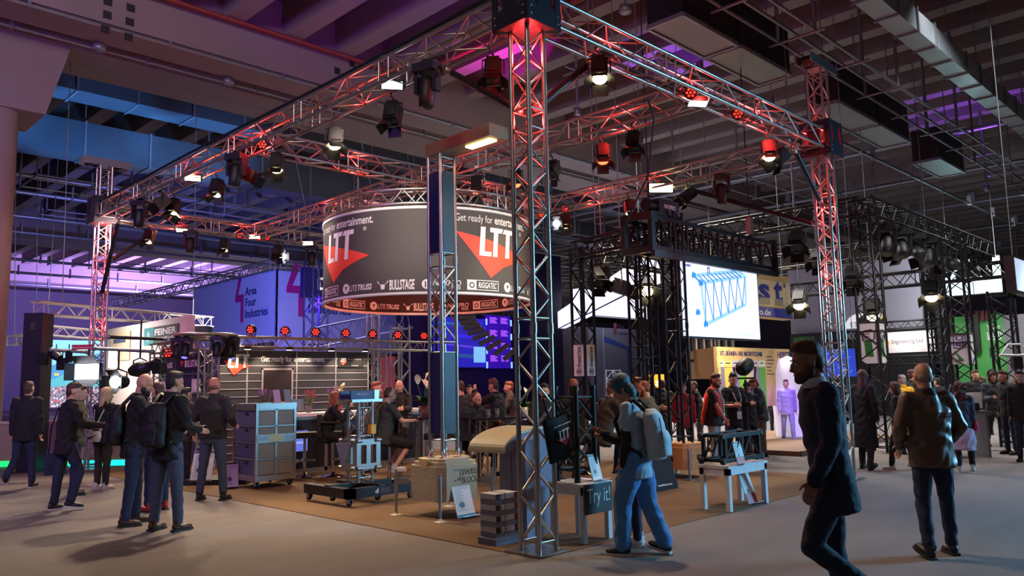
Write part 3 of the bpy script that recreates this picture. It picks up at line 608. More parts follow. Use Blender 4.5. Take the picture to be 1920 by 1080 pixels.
MB().bx(-.06, .06, -1.0, -.55, 3.888, 3.9).obj('lamp_panel', mat('arm_lamp', (255, 214, 140), .3, emit=14), mt_)
lamp('SPOT', (.875, 1.65, 4.55), (.5, 1.4, 0), 120, (1, .78, .45), .15, 130, .7)
# information sheets in acrylic holders
INFO_B = mat('info_blue', (44, 108, 128), .5); INFO_R = mat('info_red', (170, 60, 62), .5); INFO_K = mat('info_dark', (52, 50, 54), .5); INFO_G = mat('info_grey', (130, 134, 140), .6)
ACR = mat('acrylic_edge', (190, 205, 210), .15)
def info(label, P, heading, w_, h, head, foot, lean=18):
    t = thing('info_sheet', label, 'sign', P, heading); R = Matrix.Rotation(math.radians(-lean), 4, 'X')
    MB().bx(-w_ / 2 - .006, w_ / 2 + .006, -.001, .004, 0, h + .006).bx(-w_ / 2, w_ / 2, -.10, 0, 0, .006).obj('holder', ACR, t, M=R)
    MB().bx(-w_ / 2, w_ / 2, -.004, -.001, .006, h).obj('sheet', PAPER, t, M=R)
    MB().bx(-w_ / 2, w_ / 2, -.006, -.004, h * .93, h).obj('header_band', head, t, M=R); MB().bx(-w_ / 2, w_ / 2, -.006, -.004, .006, foot * h).obj('footer_band', INFO_B if head is INFO_B else INFO_R, t, M=R)
    b = MB(); z = h * .87
    while z > foot * h + .03:
        b.bx(-w_ * .42, w_ * (.42 if z > h * .8 else random.uniform(-.1, .2)), -.006, -.004, z, z + h * .010); z -= h * .034
    b.obj('printed_lines', INFO_G, t, 'stuff', R)
    MB().prism([(-.3 * w_, h * .40), (-.1 * w_, h * .46), (.02 * w_, h * .40), (.0, h * .30), (-.15 * w_, h * .27), (-.3 * w_, h * .33)], .002, R @ Matrix.Translation((0, -.0045, 0)) @ Matrix.Rotation(PI / 2, 4, 'X')).obj('printed_picture', INFO_K, t)
    return t
info('blue and white info sheet leaning before the cast ballast block', (.85, 1.99, .008), 0, .28, .43, INFO_B, .1)
info('white and red info sheet on the floor by the black truss table', (3.86, -.16, .008), 0, .24, .44, INFO_R, .32)
# vaulted display lectern
lt = thing('display_lectern', 'blue grey lectern post with cream vaulted top behind the magazine stack', 'lectern', (.52, .70, .008))
MB().bx(-.12, .3, -.16, .24, 0, 1.0).obj('post', GREYB, lt); rod('trim', (-.122, .06, .0), (-.122, .06, .92), .012, GREYB, lt)
arc_ = [(-.30 + .62 * (1 - math.cos(PI * i / 24)), .90 + .22 * math.sin(PI * i / 24)) for i in range(13)]; arc_ += [(.32 + .2 * i / 4, 1.12 - .05 * (i / 4) ** 2) for i in range(1, 5)]
poly = arc_ + [(y, z - .035) for y, z in arc_[::-1]]
b = MB(); b.prism(poly, .56, frame((0, 0, 0), (1, 0, 0), (0, -1, 0)) @ Matrix.Translation((0, 0, .02))); b.obj('vaulted_top', CREAM, lt)
for y in (-.02, .545): MB().prism([(x, z - .03) for x, z in arc_] + [(.52, .90)], .012, frame((0, y, 0), (1, 0, 0), (0, -1, 0))).obj('end_cap', GREYB, lt)
for y in (.5, .36): rod('leg', (.05, y, 0), (.05, y, .98), .018, CHROME, lt)
# banded stack of magazines
ms = thing('magazine_stack', 'strapped stack of grey magazines with red and black spines beside the near tower', 'magazines', (.03, .60, .008))
MB().bx(-.16, .20, -.14, .12, 0, .065).obj('pallet', GREYB, ms)
MG = mat('magazine_cover', (120, 118, 138), .6, 0, .12, 40); MGW = mat('magazine_paper', (196, 192, 200), .7, 0, .1, 60, stretch=(1, 1, 30)); MGR = mat('magazine_red', (140, 34, 44), .6); 
for i in range(16):
    z = .066 + i * .027; alt = (i // 2) % 2; r1 = random.uniform(-.004, .004)
    b = MB().bx(-.13 + r1, .19 + r1, -.115, .11, z, z + .025)
    mg = b.obj('magazine', MGW if alt else MG, ms)
    if alt:
        MB().bx(-.128 + r1, -.07 + r1, -.117, -.112, z, z + .025).obj('cover_print', BLK, mg); MB().bx(.135 + r1, .185 + r1, -.117, -.112, z, z + .025).obj('cover_print', MGR, mg); MB().bx(-.06 + r1, -.05 + r1, -.117, -.112, z, z + .025).obj('cover_print', MGR, mg)
b = MB()
for y in (-.12,): b.bx(.0, .012, y, y + .004, .06, .50)
b.bx(.0, .012, -.12, .114, .498, .501).obj('strap', INFO_G, ms)
# demonstration table with handwritten board
def table4(label, u0, u1, v0, v1, h, leg=.055, top=.03, mt=WOODW, apron=True):
    t = thing('display_table', label, 'table', ((u0 + u1) / 2, (v0 + v1) / 2, .008)); a, d = (u1 - u0) / 2, (v1 - v0) / 2
    MB().bx(-a - .01, a + .01, -d - .01, d + .01, h - top, h).obj('tabletop', mt, t)
    if apron: MB().bx(-a, a, -d, -d + .03, h - .11, h - top).bx(-a, a, d - .03, d, h - .11, h - top).bx(-a, -a + .03, -d, d, h - .11, h - top).bx(a - .03, a, -d, d, h - .11, h - top).obj('apron', mt, t)
    for x in (-1, 1):
        for y in (-1, 1): MB().bx(-leg / 2, leg / 2, -leg / 2, leg / 2, 0, h - top).obj('leg', mt, t, M=Matrix.Translation((x * (a - leg / 2), y * (d - leg / 2), 0)))
    return t
table4('low white wooden table with four square legs carrying the black handwritten board', .50, .95, -.15, .30, .58)
sb = thing('handwritten_board', 'black board chalked with two words, fixed to the low white table', 'sign', (.72, -.165, .29))
MB().bx(-.215, .215, -.008, .0, 0, .29).obj('board', BLK, sb)
tr_ = fit_text(sb, 'Try it!', .36, .19, WHITEP, TX((-.18, -.009, .06), (1, 0, 0)), -.01)
for x, z in ((-.2, .275), (.2, .275)): MB().lathe([(.007, 0), (.006, .004), (.001, .005)], 8, 0, Matrix.Translation((x, -.008, z)) @ Matrix.Rotation(PI / 2, 4, 'X')).obj('screw', CHROME, sb)
bt = thing('truss_sample', 'upright black truss sample standing on the low white table', 'truss', (.72, .12, .59))
for x, y in ((-.14, -.14), (.14, -.14), (.14, .14), (-.14, .14)):
    rod('chord', (x, y, 0), (x, y, .98), .03, BLKT, bt, 10)
    for z in (.02, .96): rod('coupler', (x, y, z - .02), (x, y, z + .02), .036, BLK, bt, 10)
cn = [(-.14, -.14), (.14, -.14), (.14, .14), (-.14, .14)]
for f in range(4):
    p, q = cn[f], cn[(f + 1) % 4]
    for z in (.12, .86): rod('brace', (*p, z), (*q, z), .014, BLKT, bt, 6)
    for i in range(3): a, b_ = (p, q) if (i + f // 2) % 2 else (q, p); rod('brace', (*a, .12 + .247 * i), (*b_, .12 + .247 * (i + 1)), .014, BLKT, bt, 6)
info('grey info sheet leaning against the upright black truss sample', (.82, -.09, .59), .1, .17, .27, INFO_K, .05, 14)
# tote bag on the near tower
TOTE = mat('black_cotton', (22, 24, 30), .9, 0, .15, 20, .2, 160)
tb = thing('tote_bag', 'black cotton tote bag with red and white print hanging on the near tower', 'bag', (.20, -.16, .88))
b = MB(); nx, nz = 8, 10; vv = []
for s1 in (-1, 1):
    for j in range(nz + 1):
        for i in range(nx + 1):
            x = -.185 + .37 * i / nx; z = .42 * j / nz; y = s1 * (.012 + .035 * math.sin(PI * i / nx) * math.sin(PI * (.15 + .75 * j / nz)) * (1 + .35 * math.sin(9 * x + 5 * z)))
            vv.append((x + .10 * (z - .3) * .0, y, z - .02 * math.cos(6 * x)))
k = (nx + 1) * (nz + 1); fs = []
for s1 in (0, 1):
    for j in range(nz):
        for i in range(nx): a = s1 * k + j * (nx + 1) + i; q = (a, a + 1, a + nx + 2, a + nx + 1); fs.append(q if s1 == 0 else q[::-1])
for j in range(nz):
    for i in (0, nx): a = j * (nx + 1) + i; fs.append((a, a + nx + 1, k + a + nx + 1, k + a))
for i in range(nx): fs.append((i, i + 1, k + i + 1, k + i))
b.add(vv, fs, 0, True).obj('bag_body', TOTE, tb, M=Matrix.Rotation(-.22, 4, 'Y'))
BM = Matrix.Rotation(-.22, 4, 'Y')
MB().path([(-.09, 0, .40), (-.10, .02, .55), (-.03, .10, .62), (.05, .02, .56), (.09, 0, .40)], .013, 6).obj('handle', TOTE, tb, M=BM)
TM = BM @ frame((0, -.064, .0), (1, 0, 0), (0, 0, 1)) @ Matrix.Rotation(PI / 2, 4, 'X')
MB().prism([(-.10, .20), (.11, .22), (.02, .12)], .002, TM).obj('emblem', mat('print_red', (190, 30, 50), .7), tb)
for p in LTT(.10, .15): MB().prism([(x - .06, y + .18) for x, y in p], .002, TM @ Matrix.Translation((0, 0, .003))).obj('lettering', LETW, tb)
fit_text(tb, 'Get ready for entertainment.', .24, .016, LETW, TM @ Matrix.Translation((-.12, .32, .006)))
# table with black truss module
table4('white table carrying a heavy black truss module at the carpet edge', 3.10, 4.06, -.27, .14, .54, .06)
tm = thing('truss_module', 'short black heavy truss module lying on the white table', 'truss', (3.55, -.07, .55))
for y in (-.15, .15):
    for z in (.06, .36):
        MB().bx(-.46, .46, y - .025, y + .025, z - .025, z + .025).obj('chord', BLKT, tm)
        for x in (-.48, .48): MB().lathe([(.03, -.03), (.045, -.02), (.045, .02), (.03, .03)], 10, 0, Matrix.Translation((x, y, z)) @ Matrix.Rotation(PI / 2, 4, 'X')).obj('joint', BLK, tm)
    for x in (-.42, -.02, .42): MB().bx(x - .02, x + .02, y - .02, y + .02, .06, .36).obj('upright', BLKT, tm)
    for x0, x1 in ((-.40, -.22), (-.22, -.04), (.0, .2), (.2, .4)): rod('brace', (x0, y, .08 if (x0 * 5) % 2 < 1 else .34), (x1, y, .34 if (x0 * 5) % 2 < 1 else .08), .013, BLKT, tm)
for x in (-.42, -.02, .42):
    for z in (.06, .36): MB().bx(x - .02, x + .02, -.15, .15, z - .02, z + .02).obj('cross_bar', BLKT, tm)
MB().path([(-.47, -.05, .34), (-.48, -.05, .22), (-.48, 0, .17), (-.48, .05, .22), (-.47, .05, .34)], .012, 8).obj('shackle', BLK, tm)
info('white and red info sheet leaning on the black truss module', (3.42, -.27, .55), -.05, .17, .28, INFO_R, .34, 12)
# flight case trolley with grey boxes
BOXG = mat('grey_plastic_crate', (92, 92, 108), .6, 0, .1, 8); SLAT = mat('beige_panel', (132, 128, 112), .6, 0, .08, 10, .1, 60)
tc_ = thing('crate_trolley', 'tall aluminium frame trolley holding four grey crates beside the man with jeans', 'trolley', (.86, 7.08, .008))
W2, D2 = .34, .38; f = MB()
for x in (-W2, W2):
    for y in (-D2, D2): MB().bx(x - .02, x + .02, y - .02, y + .02, .12, 1.34).obj('post', ALU, tc_)
for z0, z1, nm_ in ((.12, .21, 'base_rail'), (1.27, 1.36, 'top_rail')):
    MB().bx(-W2 - .022, W2 + .022, -D2 - .022, -D2 + .02, z0, z1).bx(-W2 - .022, W2 + .022, D2 - .02, D2 + .022, z0, z1).bx(-W2 - .022, -W2 + .02, -D2, D2, z0, z1).bx(W2 - .02, W2 + .022, -D2, D2, z0, z1).obj(nm_, ALU, tc_)
MB().bx(-W2, W2, -D2, D2, 1.33, 1.345).obj('lid', ALUD, tc_)
for i in range(4):
    z = .215 + i * .263
    cr_ = MB().bx(-W2 + .025, W2 - .025, -D2 + .03, D2 - .03, z, z + .245).obj('crate', BOXG, tc_)
    MB().bx(-W2 + .018, -W2 + .025, -.05, .05, z + .16, z + .205).obj('hand_hole', BLK, cr_)
    for x in (-.17, .17): MB().bx(x - .145, x + .145, -D2 - .004, -D2 + .03, z + .005, z + .235).obj('front_panel', SLAT, cr_)
    MB().bx(-W2, W2, -D2 - .016, -D2 + .01, z + .243, z + .262).bx(-W2 - .016, -W2 + .01, -D2, D2, z + .243, z + .262).obj('shelf_rail', ALU, tc_)
MB().bx(-.02, .02, -D2 - .016, -D2 + .01, .2, 1.28).obj('mullion', ALU, tc_)
MB().bx(-W2, W2, -D2 - .03, -D2 - .01, .74, .86).obj('latch_bar', ALU, tc_)
MB().bx(-.13, .12, -D2 - .034, -D2 - .03, .745, .855).obj('name_plate', mat('brass_plate', (196, 170, 120), .4, .5), tc_)
for x in (-.24, .24): MB().bx(x - .07, x + .07, -D2 - .036, -D2 - .03, .77, .83).obj('latch', ALUD, tc_)
def castor(p, parent, r=.05):
    x, y, z = p; q = MB().bx(x - .035, x + .035, y - .035, y + .035, z - .012, z).bx(x - .03, x - .024, y - .03, y + .03, z - r * 1.4, z).bx(x + .024, x + .03, y - .03, y + .03, z - r * 1.4, z).obj('castor', STEEL, parent)
    MB().lathe([(r * .4, -.02), (r, -.018), (r, .018), (r * .4, .02)], 14, 0, Matrix.Translation((x, y + .02, z - r - .01)) @ Matrix.Rotation(PI / 2, 4, 'Y')).obj('wheel', RUBBER, q)
for x in (-.3, .3):
    for y in (-.33, .33): castor((x, y, .118), tc_)
info('narrow white info sheet standing beside the crate trolley', (.36, 7.2, .008), -.35, .2, .42, INFO_K, .05)
# wheeled dolly with chain hoist tower
dl = thing('tower_dolly', 'silver hoist tower on a black wheeled dolly at the carpet edge', 'hoist tower', (.92, 4.36, .008), -.0)
MB().bx(-.50, .50, -.07, .07, .13, .25).bx(-.07, .07, -.50, .50, .13, .249).obj('cross_base', BLKT, dl)
for x, y in ((-.44, 0), (.44, 0), (0, -.44), (0, .44)): castor((x, y, .13), dl, .045)
for x, y in ((-.44, -.0), (0, -.44)): MB().bx(x - .06 - .05 * (y == 0), x + .06 + .05 * (y == 0), y - .06 - .05 * (x == 0), y + .06 + .05 * (x == 0), .12, .26).obj('base_end', BLK, dl)
MB().bx(-.57, .57, -.57, -.45, .11, .24).bx(-.57, -.45, -.57, .57, .11, .24).obj('base_frame', BLKT, dl)
for x, y in ((-.51, -.51), (.51, -.51), (-.51, .51)): castor((x, y, .11), dl, .045)
fit_text(dl, 'd', .05, .06, WHITEP, TX((-.14, -.572, .15), (1, 0, 0)), .02); MB().bx(-.06, .1, -.574, -.57, .14, .21).obj('label_plate', mat('dark_red_label', (60, 26, 30), .5), dl)
c = .12; cn = [(-c, -c), (c, -c), (c, c), (-c, c)]
for x, y in cn: rod('chord', (x, y, .25), (x, y, 1.38), .025, ALU, dl, 8)
for f in range(4):
    p, q = cn[f], cn[(f + 1) % 4]
    for z in (.32, .42, .90, 1.30): rod('brace', (*p, z), (*q, z), .011, ALU, dl, 6)
    for i in range(2): a, b_ = (p, q) if (i + f // 2) % 2 else (q, p); rod('brace', (*a, .9 + .2 * i), (*b_, 1.1 + .2 * i), .011, ALU, dl, 6)
SL = MB(); r = .2
for s1 in (-1, 1):
    for a0, a1, z0, z1 in ((-r, r, .44, .52), (-r, r, .78, .86), (-r, -.13, .52, .78), (.13, r, .52, .78), (-.035, .035, .52, .78)):
        SL.bx(a0, a1, s1 * r - .01, s1 * r + .01, z0, z1).bx(s1 * r - .01, s1 * r + .01, a0, a1, z0, z1)
SL.obj('sleeve_block', ALU, dl)
for x in (-.16, .16):
    for z in (.46, .84): rod('guide_roller', (x - .04, -.215, z), (x + .04, -.215, z), .028, ALUD, dl, 10); rod('guide_roller', (-.215, x - .04, z), (-.215, x + .04, z), .028, ALUD, dl, 10)
MB().bx(-.26, .26, -.18, .18, 1.38, 1.42).obj('head_plate', ALU, dl)
MB().bx(-.26, .12, -.15, -.12, 1.42, 1.54).obj('head_cheek', NAVY, dl); MB().bx(-.26, .12, .12, .15, 1.42, 1.54).obj('head_cheek', NAVY, dl); MB().bx(.14, .22, -.15, .15, 1.42, 1.55).obj('motor_cover', ALU, dl)
fit_text(dl, 'NAXPRO', .2, .035, mat('pale_print', (150, 150, 190), .5), TX((-.17, -.152, 1.475), (1, 0, 0)), .02)
cl = MB().path([(.009, 0, 0), (.009, 0, .022), (0, 0, .033), (-.009, 0, .022), (-.009, 0, 0), (0, 0, -.011)], .004, 4, closed=True).mesh('link', CHROME)
for x, y in ((.07, -.19), (-.12, -.19)):
    for k in range(16): link('chain_link', cl, dl, Matrix.Translation((x, y, .92 + k * .029)) @ Matrix.Rotation(k % 2 * PI / 2, 4, 'Z'))
MB().bx(.03, .11, -.23, -.15, .93, 1.06).obj('hook_block', mat('hoist_yellow', (222, 160, 30), .45), dl); MB().path([(.07, -.19, .93), (.07, -.19, .88), (.10, -.19, .85), (.09, -.19, .82), (.05, -.19, .83)], .012, 6).obj('hook', BLK, dl)
MB().prism([(-.0, 0), (.14, .38), (-.14, .38)], .012, TX((-.33, -.05, .44), (0.2, -1, 0))).obj('gusset_panel', GREYB, dl)
# black leaning fabric banner stand
dp = thing('fabric_stand', 'black fabric covered easel stand with small white print behind the youth', 'display', (4.25, 1.60, .008), -.0)
MB().prism([(-.34, 0), (.34, 0), (.24, .52), (-.24, .52)], .03, TX((0, -.15, 0), (1, 0, 0)) @ Matrix.Rotation(-.12, 4, 'X')).prism([(-.34, 0), (.34, 0), (.24, .52), (-.24, .52)], .03, TX((0, .15, 0), (1, 0, 0)) @ Matrix.Rotation(.12, 4, 'X')).obj('fabric', TOTE, dp)
fit_text(dp, 'www.litetruss.com', .36, .03, LETW, TX((-.18, -.152, .07), (1, 0, 0)) @ Matrix.Rotation(-.12, 4, 'X'))
# plywood foot box below the screen mast
wb = thing('foot_box', 'plywood ballast box with dark slot carrying the black screen mast', 'box', (5.86, 2.2, .008))
b = MB(); octo(.34, .10, .15, .50, 0, b); octo(.29, .08, .50, .56, 0, b); b.obj('box_body', PLY, wb)
MB().bx(-.08, .08, -.345, -.338, .30, .38).obj('slot', BLK, wb); MB().bx(-.345, -.338, -.05, .07, .27, .35).obj('slot', BLK, wb)
MB().lathe([(.001, 0), (.07, 0), (.07, .02), (.04, .03)], 16, 0, Matrix.Translation((-.25, -.28, .34)) @ Matrix.Rotation(PI / 2, 4, 'X') @ Matrix.Rotation(-.8, 4, 'Y')).obj('knob', BLK, wb)
for x, y in ((-1, -1), (1, -1), (1, 1), (-1, 1)):
    l = MB().tube((x * .38, y * .38, .01), (x * .38, y * .38, .5), .022).obj('levelling_leg', ALUD, wb); MB().bx(x * .38 - .07, x * .38 + .07, y * .38 - .07, y * .38 + .07, 0, .012).obj('foot_plate', ALUD, l)
# screen goal: black masts, heavy top truss, LED wall
KT = dict(mt=BLKT)
tower('screen_mast', 'black truss mast standing on the plywood foot box', 5.86, 2.2, 4.5, c=.26, hp=.26, plate=0, z0=.56, **KT)
tower('screen_mast', 'slim black truss mast close behind the one on the plywood box', 5.72, 2.85, 4.2, c=.26, hp=.26, plate=.4, **KT)
hv = thing('heavy_truss', 'heavy black truss above the bright screen', 'truss', (5.05, 2.35, 3.80))
for y in (-.26, .26):
    for z in (.0, .52): MB().bx(0, 4.3, y - .035, y + .035, z - .035, z + .035).obj('chord', BLKT, hv)
    for i in range(9): rod('upright', (.05 + i * .525, y, 0), (.05 + i * .525, y, .52), .03, BLKT, hv, 6)
    for i in range(16): rod('brace', (.05 + i * .2625, y, .52 if i % 2 else 0), (.05 + (i + 1) * .2625, y, 0 if i % 2 else .52), .022, BLKT, hv, 6)
for i in range(9):
    for z in (0, .52): rod('cross_bar', (.05 + i * .525, -.26, z), (.05 + i * .525, .26, z), .02, BLKT, hv, 6)
MB().bx(.0, 4.3, -.34, -.26, -.16, -.06).obj('screen_rail', BLK, hv)
for x in (0.02, 4.28): MB().bx(x - .05, x + .05, -.32, .32, -.08, .03).bx(x - .05, x + .05, -.32, .32, .49, .60).bx(x - .05, x + .05, -.32, -.24, .03, .49).bx(x - .05, x + .05, .24, .32, .03, .49).obj('end_frame', BLKT, hv)
ho = thing('chain_hoist', 'black chain hoist with printed case on top of the heavy black truss', 'hoist', (5.55, 2.3, 4.40))
MB().bx(-.35, .55, -.16, .16, 0, .05).bx(-.1, .5, -.14, .14, .05, .3).obj('hoist_case', BLK, ho); rod('motor', (-.3, 0, .18), (-.1, 0, .18), .11, LAMPB, ho, 14)
fit_text(ho, 'NAXPRO', .34, .08, LETW, TX((.05, -.142, .14), (1, 0, 0)), .02); rod('hoist_chain', (-.2, 0, .2), (-.2, 0, 7.4), .012, CABLE, ho)
ho = thing('lifting_chain', 'long chain carrying the far end of the heavy black truss', 'chain', (8.9, 2.35, 4.36)); rod('chain', (0, 0, 0), (0, 0, 7.6), .012, CABLE, ho); MB().bx(-.05, .05, -.05, .05, .15, .5).obj('hook_block', STEEL, ho)
SCR = mat('screen_white', (226, 236, 255), .4, 0, .01, emit=1.05); SCB = mat('screen_blue_line', (60, 150, 215), .4, emit=.75); SCB2 = mat('screen_light_blue', (150, 205, 238), .4, emit=.95); SCK = mat('screen_navy', (30, 50, 150), .4, emit=.5)
ls = thing('led_screen', 'large bright screen showing a blue drawing of a truss', 'screen', (5.92, 2.1, 2.36))
MB().bx(-.03, 2.70, .002, .09, -.03, 1.37).obj('cabinet', BLK, ls); MB().bx(0, 2.67, -.004, .002, 0, 1.345).obj('image', SCR, ls)
fx = lambda x, z: ((x - 1275) / 150 * 2.67, z)
def sl(pts, r, mt): 
    b = MB()
    for (x0, z0), (x1, z1) in zip(pts[::2], pts[1::2]):
        d = Vector((x1 - x0, 0, z1 - z0)); n = Vector((-d.z, 0, d.x)).normalized() * r; y = -.0055 - .0004 * (mt is SCB) - .001 * (mt is SCK)
        A, B = Vector((x0, y, z0)), Vector((x1, y, z1)); b.quad(A - n, B - n, B + n, A + n)
    return b.obj('drawing', mt, ls)
# box girder drawing: near end left, far end right
TLn, TRn, BLn, BRn = (.62, .95), (2.20, 1.20), (.72, .22), (2.18, .66)
TLb, TRb = (.40, 1.07), (1.95, 1.28)
def L2(a, b_, t): return (a[0] + (b_[0] - a[0]) * t, a[1] + (b_[1] - a[1]) * t)
sl([TLn, TRn, BLn, BRn, TLb, TRb, TLb, TLn, TRb, TRn, TLn, BLn, TRn, BRn], .034, SCB2)
q = []
for i in range(11):
    t0, t1 = i / 11, (i + 1) / 11; q += [L2(TLn, TRn, t0), L2(BLn, BRn, t1)] if i % 2 else [L2(BLn, BRn, t0), L2(TLn, TRn, t1)]
    q += [L2(TLn, TRn, t0), L2(TLb, TRb, t0)]
sl(q, .015, SCB)
for x, z in (TLb, TLn, (.48, .42), BLn): sl([(x - .07, z), (x + .07, z), (x - .05, z - .05), (x + .05, z + .05), (x - .04, z + .06), (x + .06, z - .04)], .024, SCB)
for t in (.32, .88): P = L2(TLb, TRb, t); sl([(P[0] - .03, P[1]), (P[0] - .03, P[1] + .11), (P[0] - .03, P[1] + .11), (P[0] + .03, P[1] + .11), (P[0] + .03, P[1] + .11), (P[0] + .03, P[1] + .0)], .012, SCK)
MB().lathe([(.001, 0), (.04, .001)], 16, 0, Matrix.Translation((.09, -.005, 1.24)) @ Matrix.Rotation(PI / 2, 4, 'X')).obj('emblem', mat('screen_red', (210, 50, 80), .4, emit=.6), ls)
fit_text(ls, 'NAXPRO', .2, .045, SCK, TX((.12, -.006, 1.21), (1, 0, 0)), .02); fit_text(ls, 'www.naxpro-truss.de', .5, .035, SCB2, TX((1.95, -.006, .06), (1, 0, 0)))
lamp('AREA', (7.2, 2.0, 3.0), (7.2, -4, .8), 42, (.86, .92, 1), 2.4, sy=1.2)
# bar stools and high tables
def stool(label, P, heading, back=.32, arms=False, group='black bar stools around the counter'):
    t = thing('bar_stool', label, 'stool', (P[0], P[1], .008), heading, group)
    MB().bx(-.23, .23, -.21, .22, .70, .80).obj('seat', LEATH, t)
    MB().bx(-.24, .24, -.27, -.20, .72, .80 + back).obj('backrest', LEATH, t)
    MB().bx(-.245, .245, -.275, -.195, .80 + back, .815 + back).obj('back_trim', LEATH, t)
    if arms:
        for s1 in (-1, 1): MB().path([(s1 * .26, -.22, .98), (s1 * .27, .16, .96), (s1 * .27, .2, .90), (s1 * .25, .2, .74)], .022, 6).obj('armrest', LEATH, t)
    MB().lathe([(.03, .03), (.026, .70)], 10).obj('column', CHROME, t)
    MB().lathe([(.21, 0), (.20, .012), (.06, .04), (.035, .09)], 24).obj('base', CHROME, t)
    MB().path([(-.16, .0, .30), (-.14, .18, .30), (.14, .18, .30), (.16, 0, .30), (0, -.02, .3)], .011, 6, closed=True).obj('footrest', CHROME, t)
    return t
def htable(label, P, w_, d_, h=1.06, rz=0):
    t = thing('high_table', label, 'table', (P[0], P[1], .008), rz); MB().bx(-w_ / 2, w_ / 2, -d_ / 2, d_ / 2, h - .03, h).obj('tabletop', mat('smoked_glass_top', (36, 32, 40), .12), t)
    for x in (-1, 1):
        for y in (-1, 1):
            for dx, dy in ((0, 0), (.12, 0)): rod('leg', (x * (w_ / 2 - .12) - x * dx, y * (d_ / 2 - .1), 0), (x * (w_ / 2 - .12) - x * dx, y * (d_ / 2 - .1), h - .03), .02, ALU, t, 8)
            for i in range(6): rod('brace', (x * (w_ / 2 - .12) - x * .12 * (i % 2), y * (d_ / 2 - .1), .06 + i * .16), (x * (w_ / 2 - .12) - x * .12 * ((i + 1) % 2), y * (d_ / 2 - .1), .22 + i * .16), .008, ALU, t, 5)
    return t
htable('high table on truss legs by the seated man with the backpack', (3.15, 5.75), 1.1, .7, rz=.5)
htable('high table on truss legs behind the vaulted lectern', (3.5, 4.15), 1.1, .7, rz=-.4)
htable('high table where the group in dark jumpers sits', (5.4, 4.3), 1.0, .7, 1.0, rz=-.6)
info('pinkish info board on the low black platform behind the man in the grey shirt', G(376, 902, .1) * np.array([1, 1, 1]), -PI / 4, .34, .5, INFO_K, .05)
t = thing('low_platform', 'low black platform with yellow edge behind the man in the grey shirt', 'platform', (*G(372, 908)[:2], .008), -PI / 4); MB().bx(-.5, .9, -.25, .5, 0, .09).obj('deck', BLK, t); MB().bx(-.5, -.3, -.26, -.25, .02, .08).obj('edge_tape', mat('yellow_tape', (210, 150, 30), .6), t)
stool('black bar stool with chrome foot standing beside the crate trolley', (1.95, 7.65), yaw_img(-70))
stool('black bar stool where the long haired woman sits', (2.35, 7.35), yaw_img(-80), .3, True)
stool('black bar stool under the man with the olive backpack', (2.45, 5.75), yaw_img(-70))
stool('empty black bar stool by the panelled mast', (2.95, 4.95), yaw_img(150))
stool('empty black bar stool in front of the reddish faced man', (3.0, 4.55), yaw_img(175))
stool('black bar stool behind the vaulted lectern', (3.35, 3.35), yaw_img(160), .2, True)
stool('black bar stool seen through the near tower', (4.0, 3.2), yaw_img(170))
stool('black bar stool by the man in the olive jumper', (5.2, 3.75), yaw_img(75), .42)
# plants
LEAF = mat('plant_leaf', (60, 104, 44), .45, 0, .25, 12); LEAF2 = mat('lavender_stem', (104, 116, 84), .7, 0, .2, 12); PETAL = mat('white_petal', (226, 220, 196), .5, 0, .06); POT = mat('red_pot', (120, 30, 36), .4, 0, .08); POTG = mat('grey_pot', (96, 92, 96), .5, 0, .08)
LAV = mat('lavender_flower', (134, 92, 138), .7, 0, .2, 30); PINK = mat('pink_flower', (170, 70, 84), .7, 0, .2, 30)
def leafm(l, w_, droop, mt, name='leaf'):
    v = []; n = 5
    for i in range(n + 1):
        t = i / n; ww = w_ * math.sin(PI * (.08 + .92 * t)) * (1 if i < n else 0); z = l * (t - droop * t * t); y = l * .6 * t * t * (.4 + droop)
        v += [(-ww, y - .1 * ww, z), (0, y, z), (ww, y - .1 * ww, z)]
    f = [(3 * i + j, 3 * i + j + 1, 3 * i + j + 4, 3 * i + j + 3) for i in range(n) for j in (0, 1)]
    return MB().add(v, f, 0, True).mesh(name, mt)
def lily(label, P, s=1., nl=26, nf=5):
    t = thing('potted_lily', label, 'plant', P); MB().lathe([(.06 * s, 0), (.085 * s, .15 * s), (.078 * s, .15 * s), (.001, .14 * s)], 14).obj('pot', POT, t)
    lm = leafm(.30 * s, .045 * s, .35, LEAF)
    for i in range(nl): link('leaf', lm, t, Matrix.Translation((0, 0, .14 * s)) @ Matrix.Rotation(i * 2.4, 4, 'Z') @ Matrix.Rotation(-.25 - .05 * (i % 7), 4, 'X') @ Matrix.Scale(.8 + .4 * random.random(), 4))
    pm = leafm(.20 * s, .05 * s, .15, PETAL, 'petal')
    for i in range(nf):
        a = i * 2.2; x, y, z = .09 * s * math.cos(a), .09 * s * math.sin(a), (.42 + .07 * (i % 3)) * s
        st = MB().path([(0, 0, .14 * s), (x * .5, y * .5, z * .6), (x, y, z)], .005, 4).obj('flower_stem', LEAF, t); link('petal', pm, st, Matrix.Translation((x, y, z)) @ Matrix.Rotation(a, 4, 'Z') @ Matrix.Rotation(-.2, 4, 'X')); MB().tube((x, y, z), (x + .01, y, z + .1 * s), .008, 6).obj('spadix', mat('spadix', (210, 190, 110), .6), st)
    return t
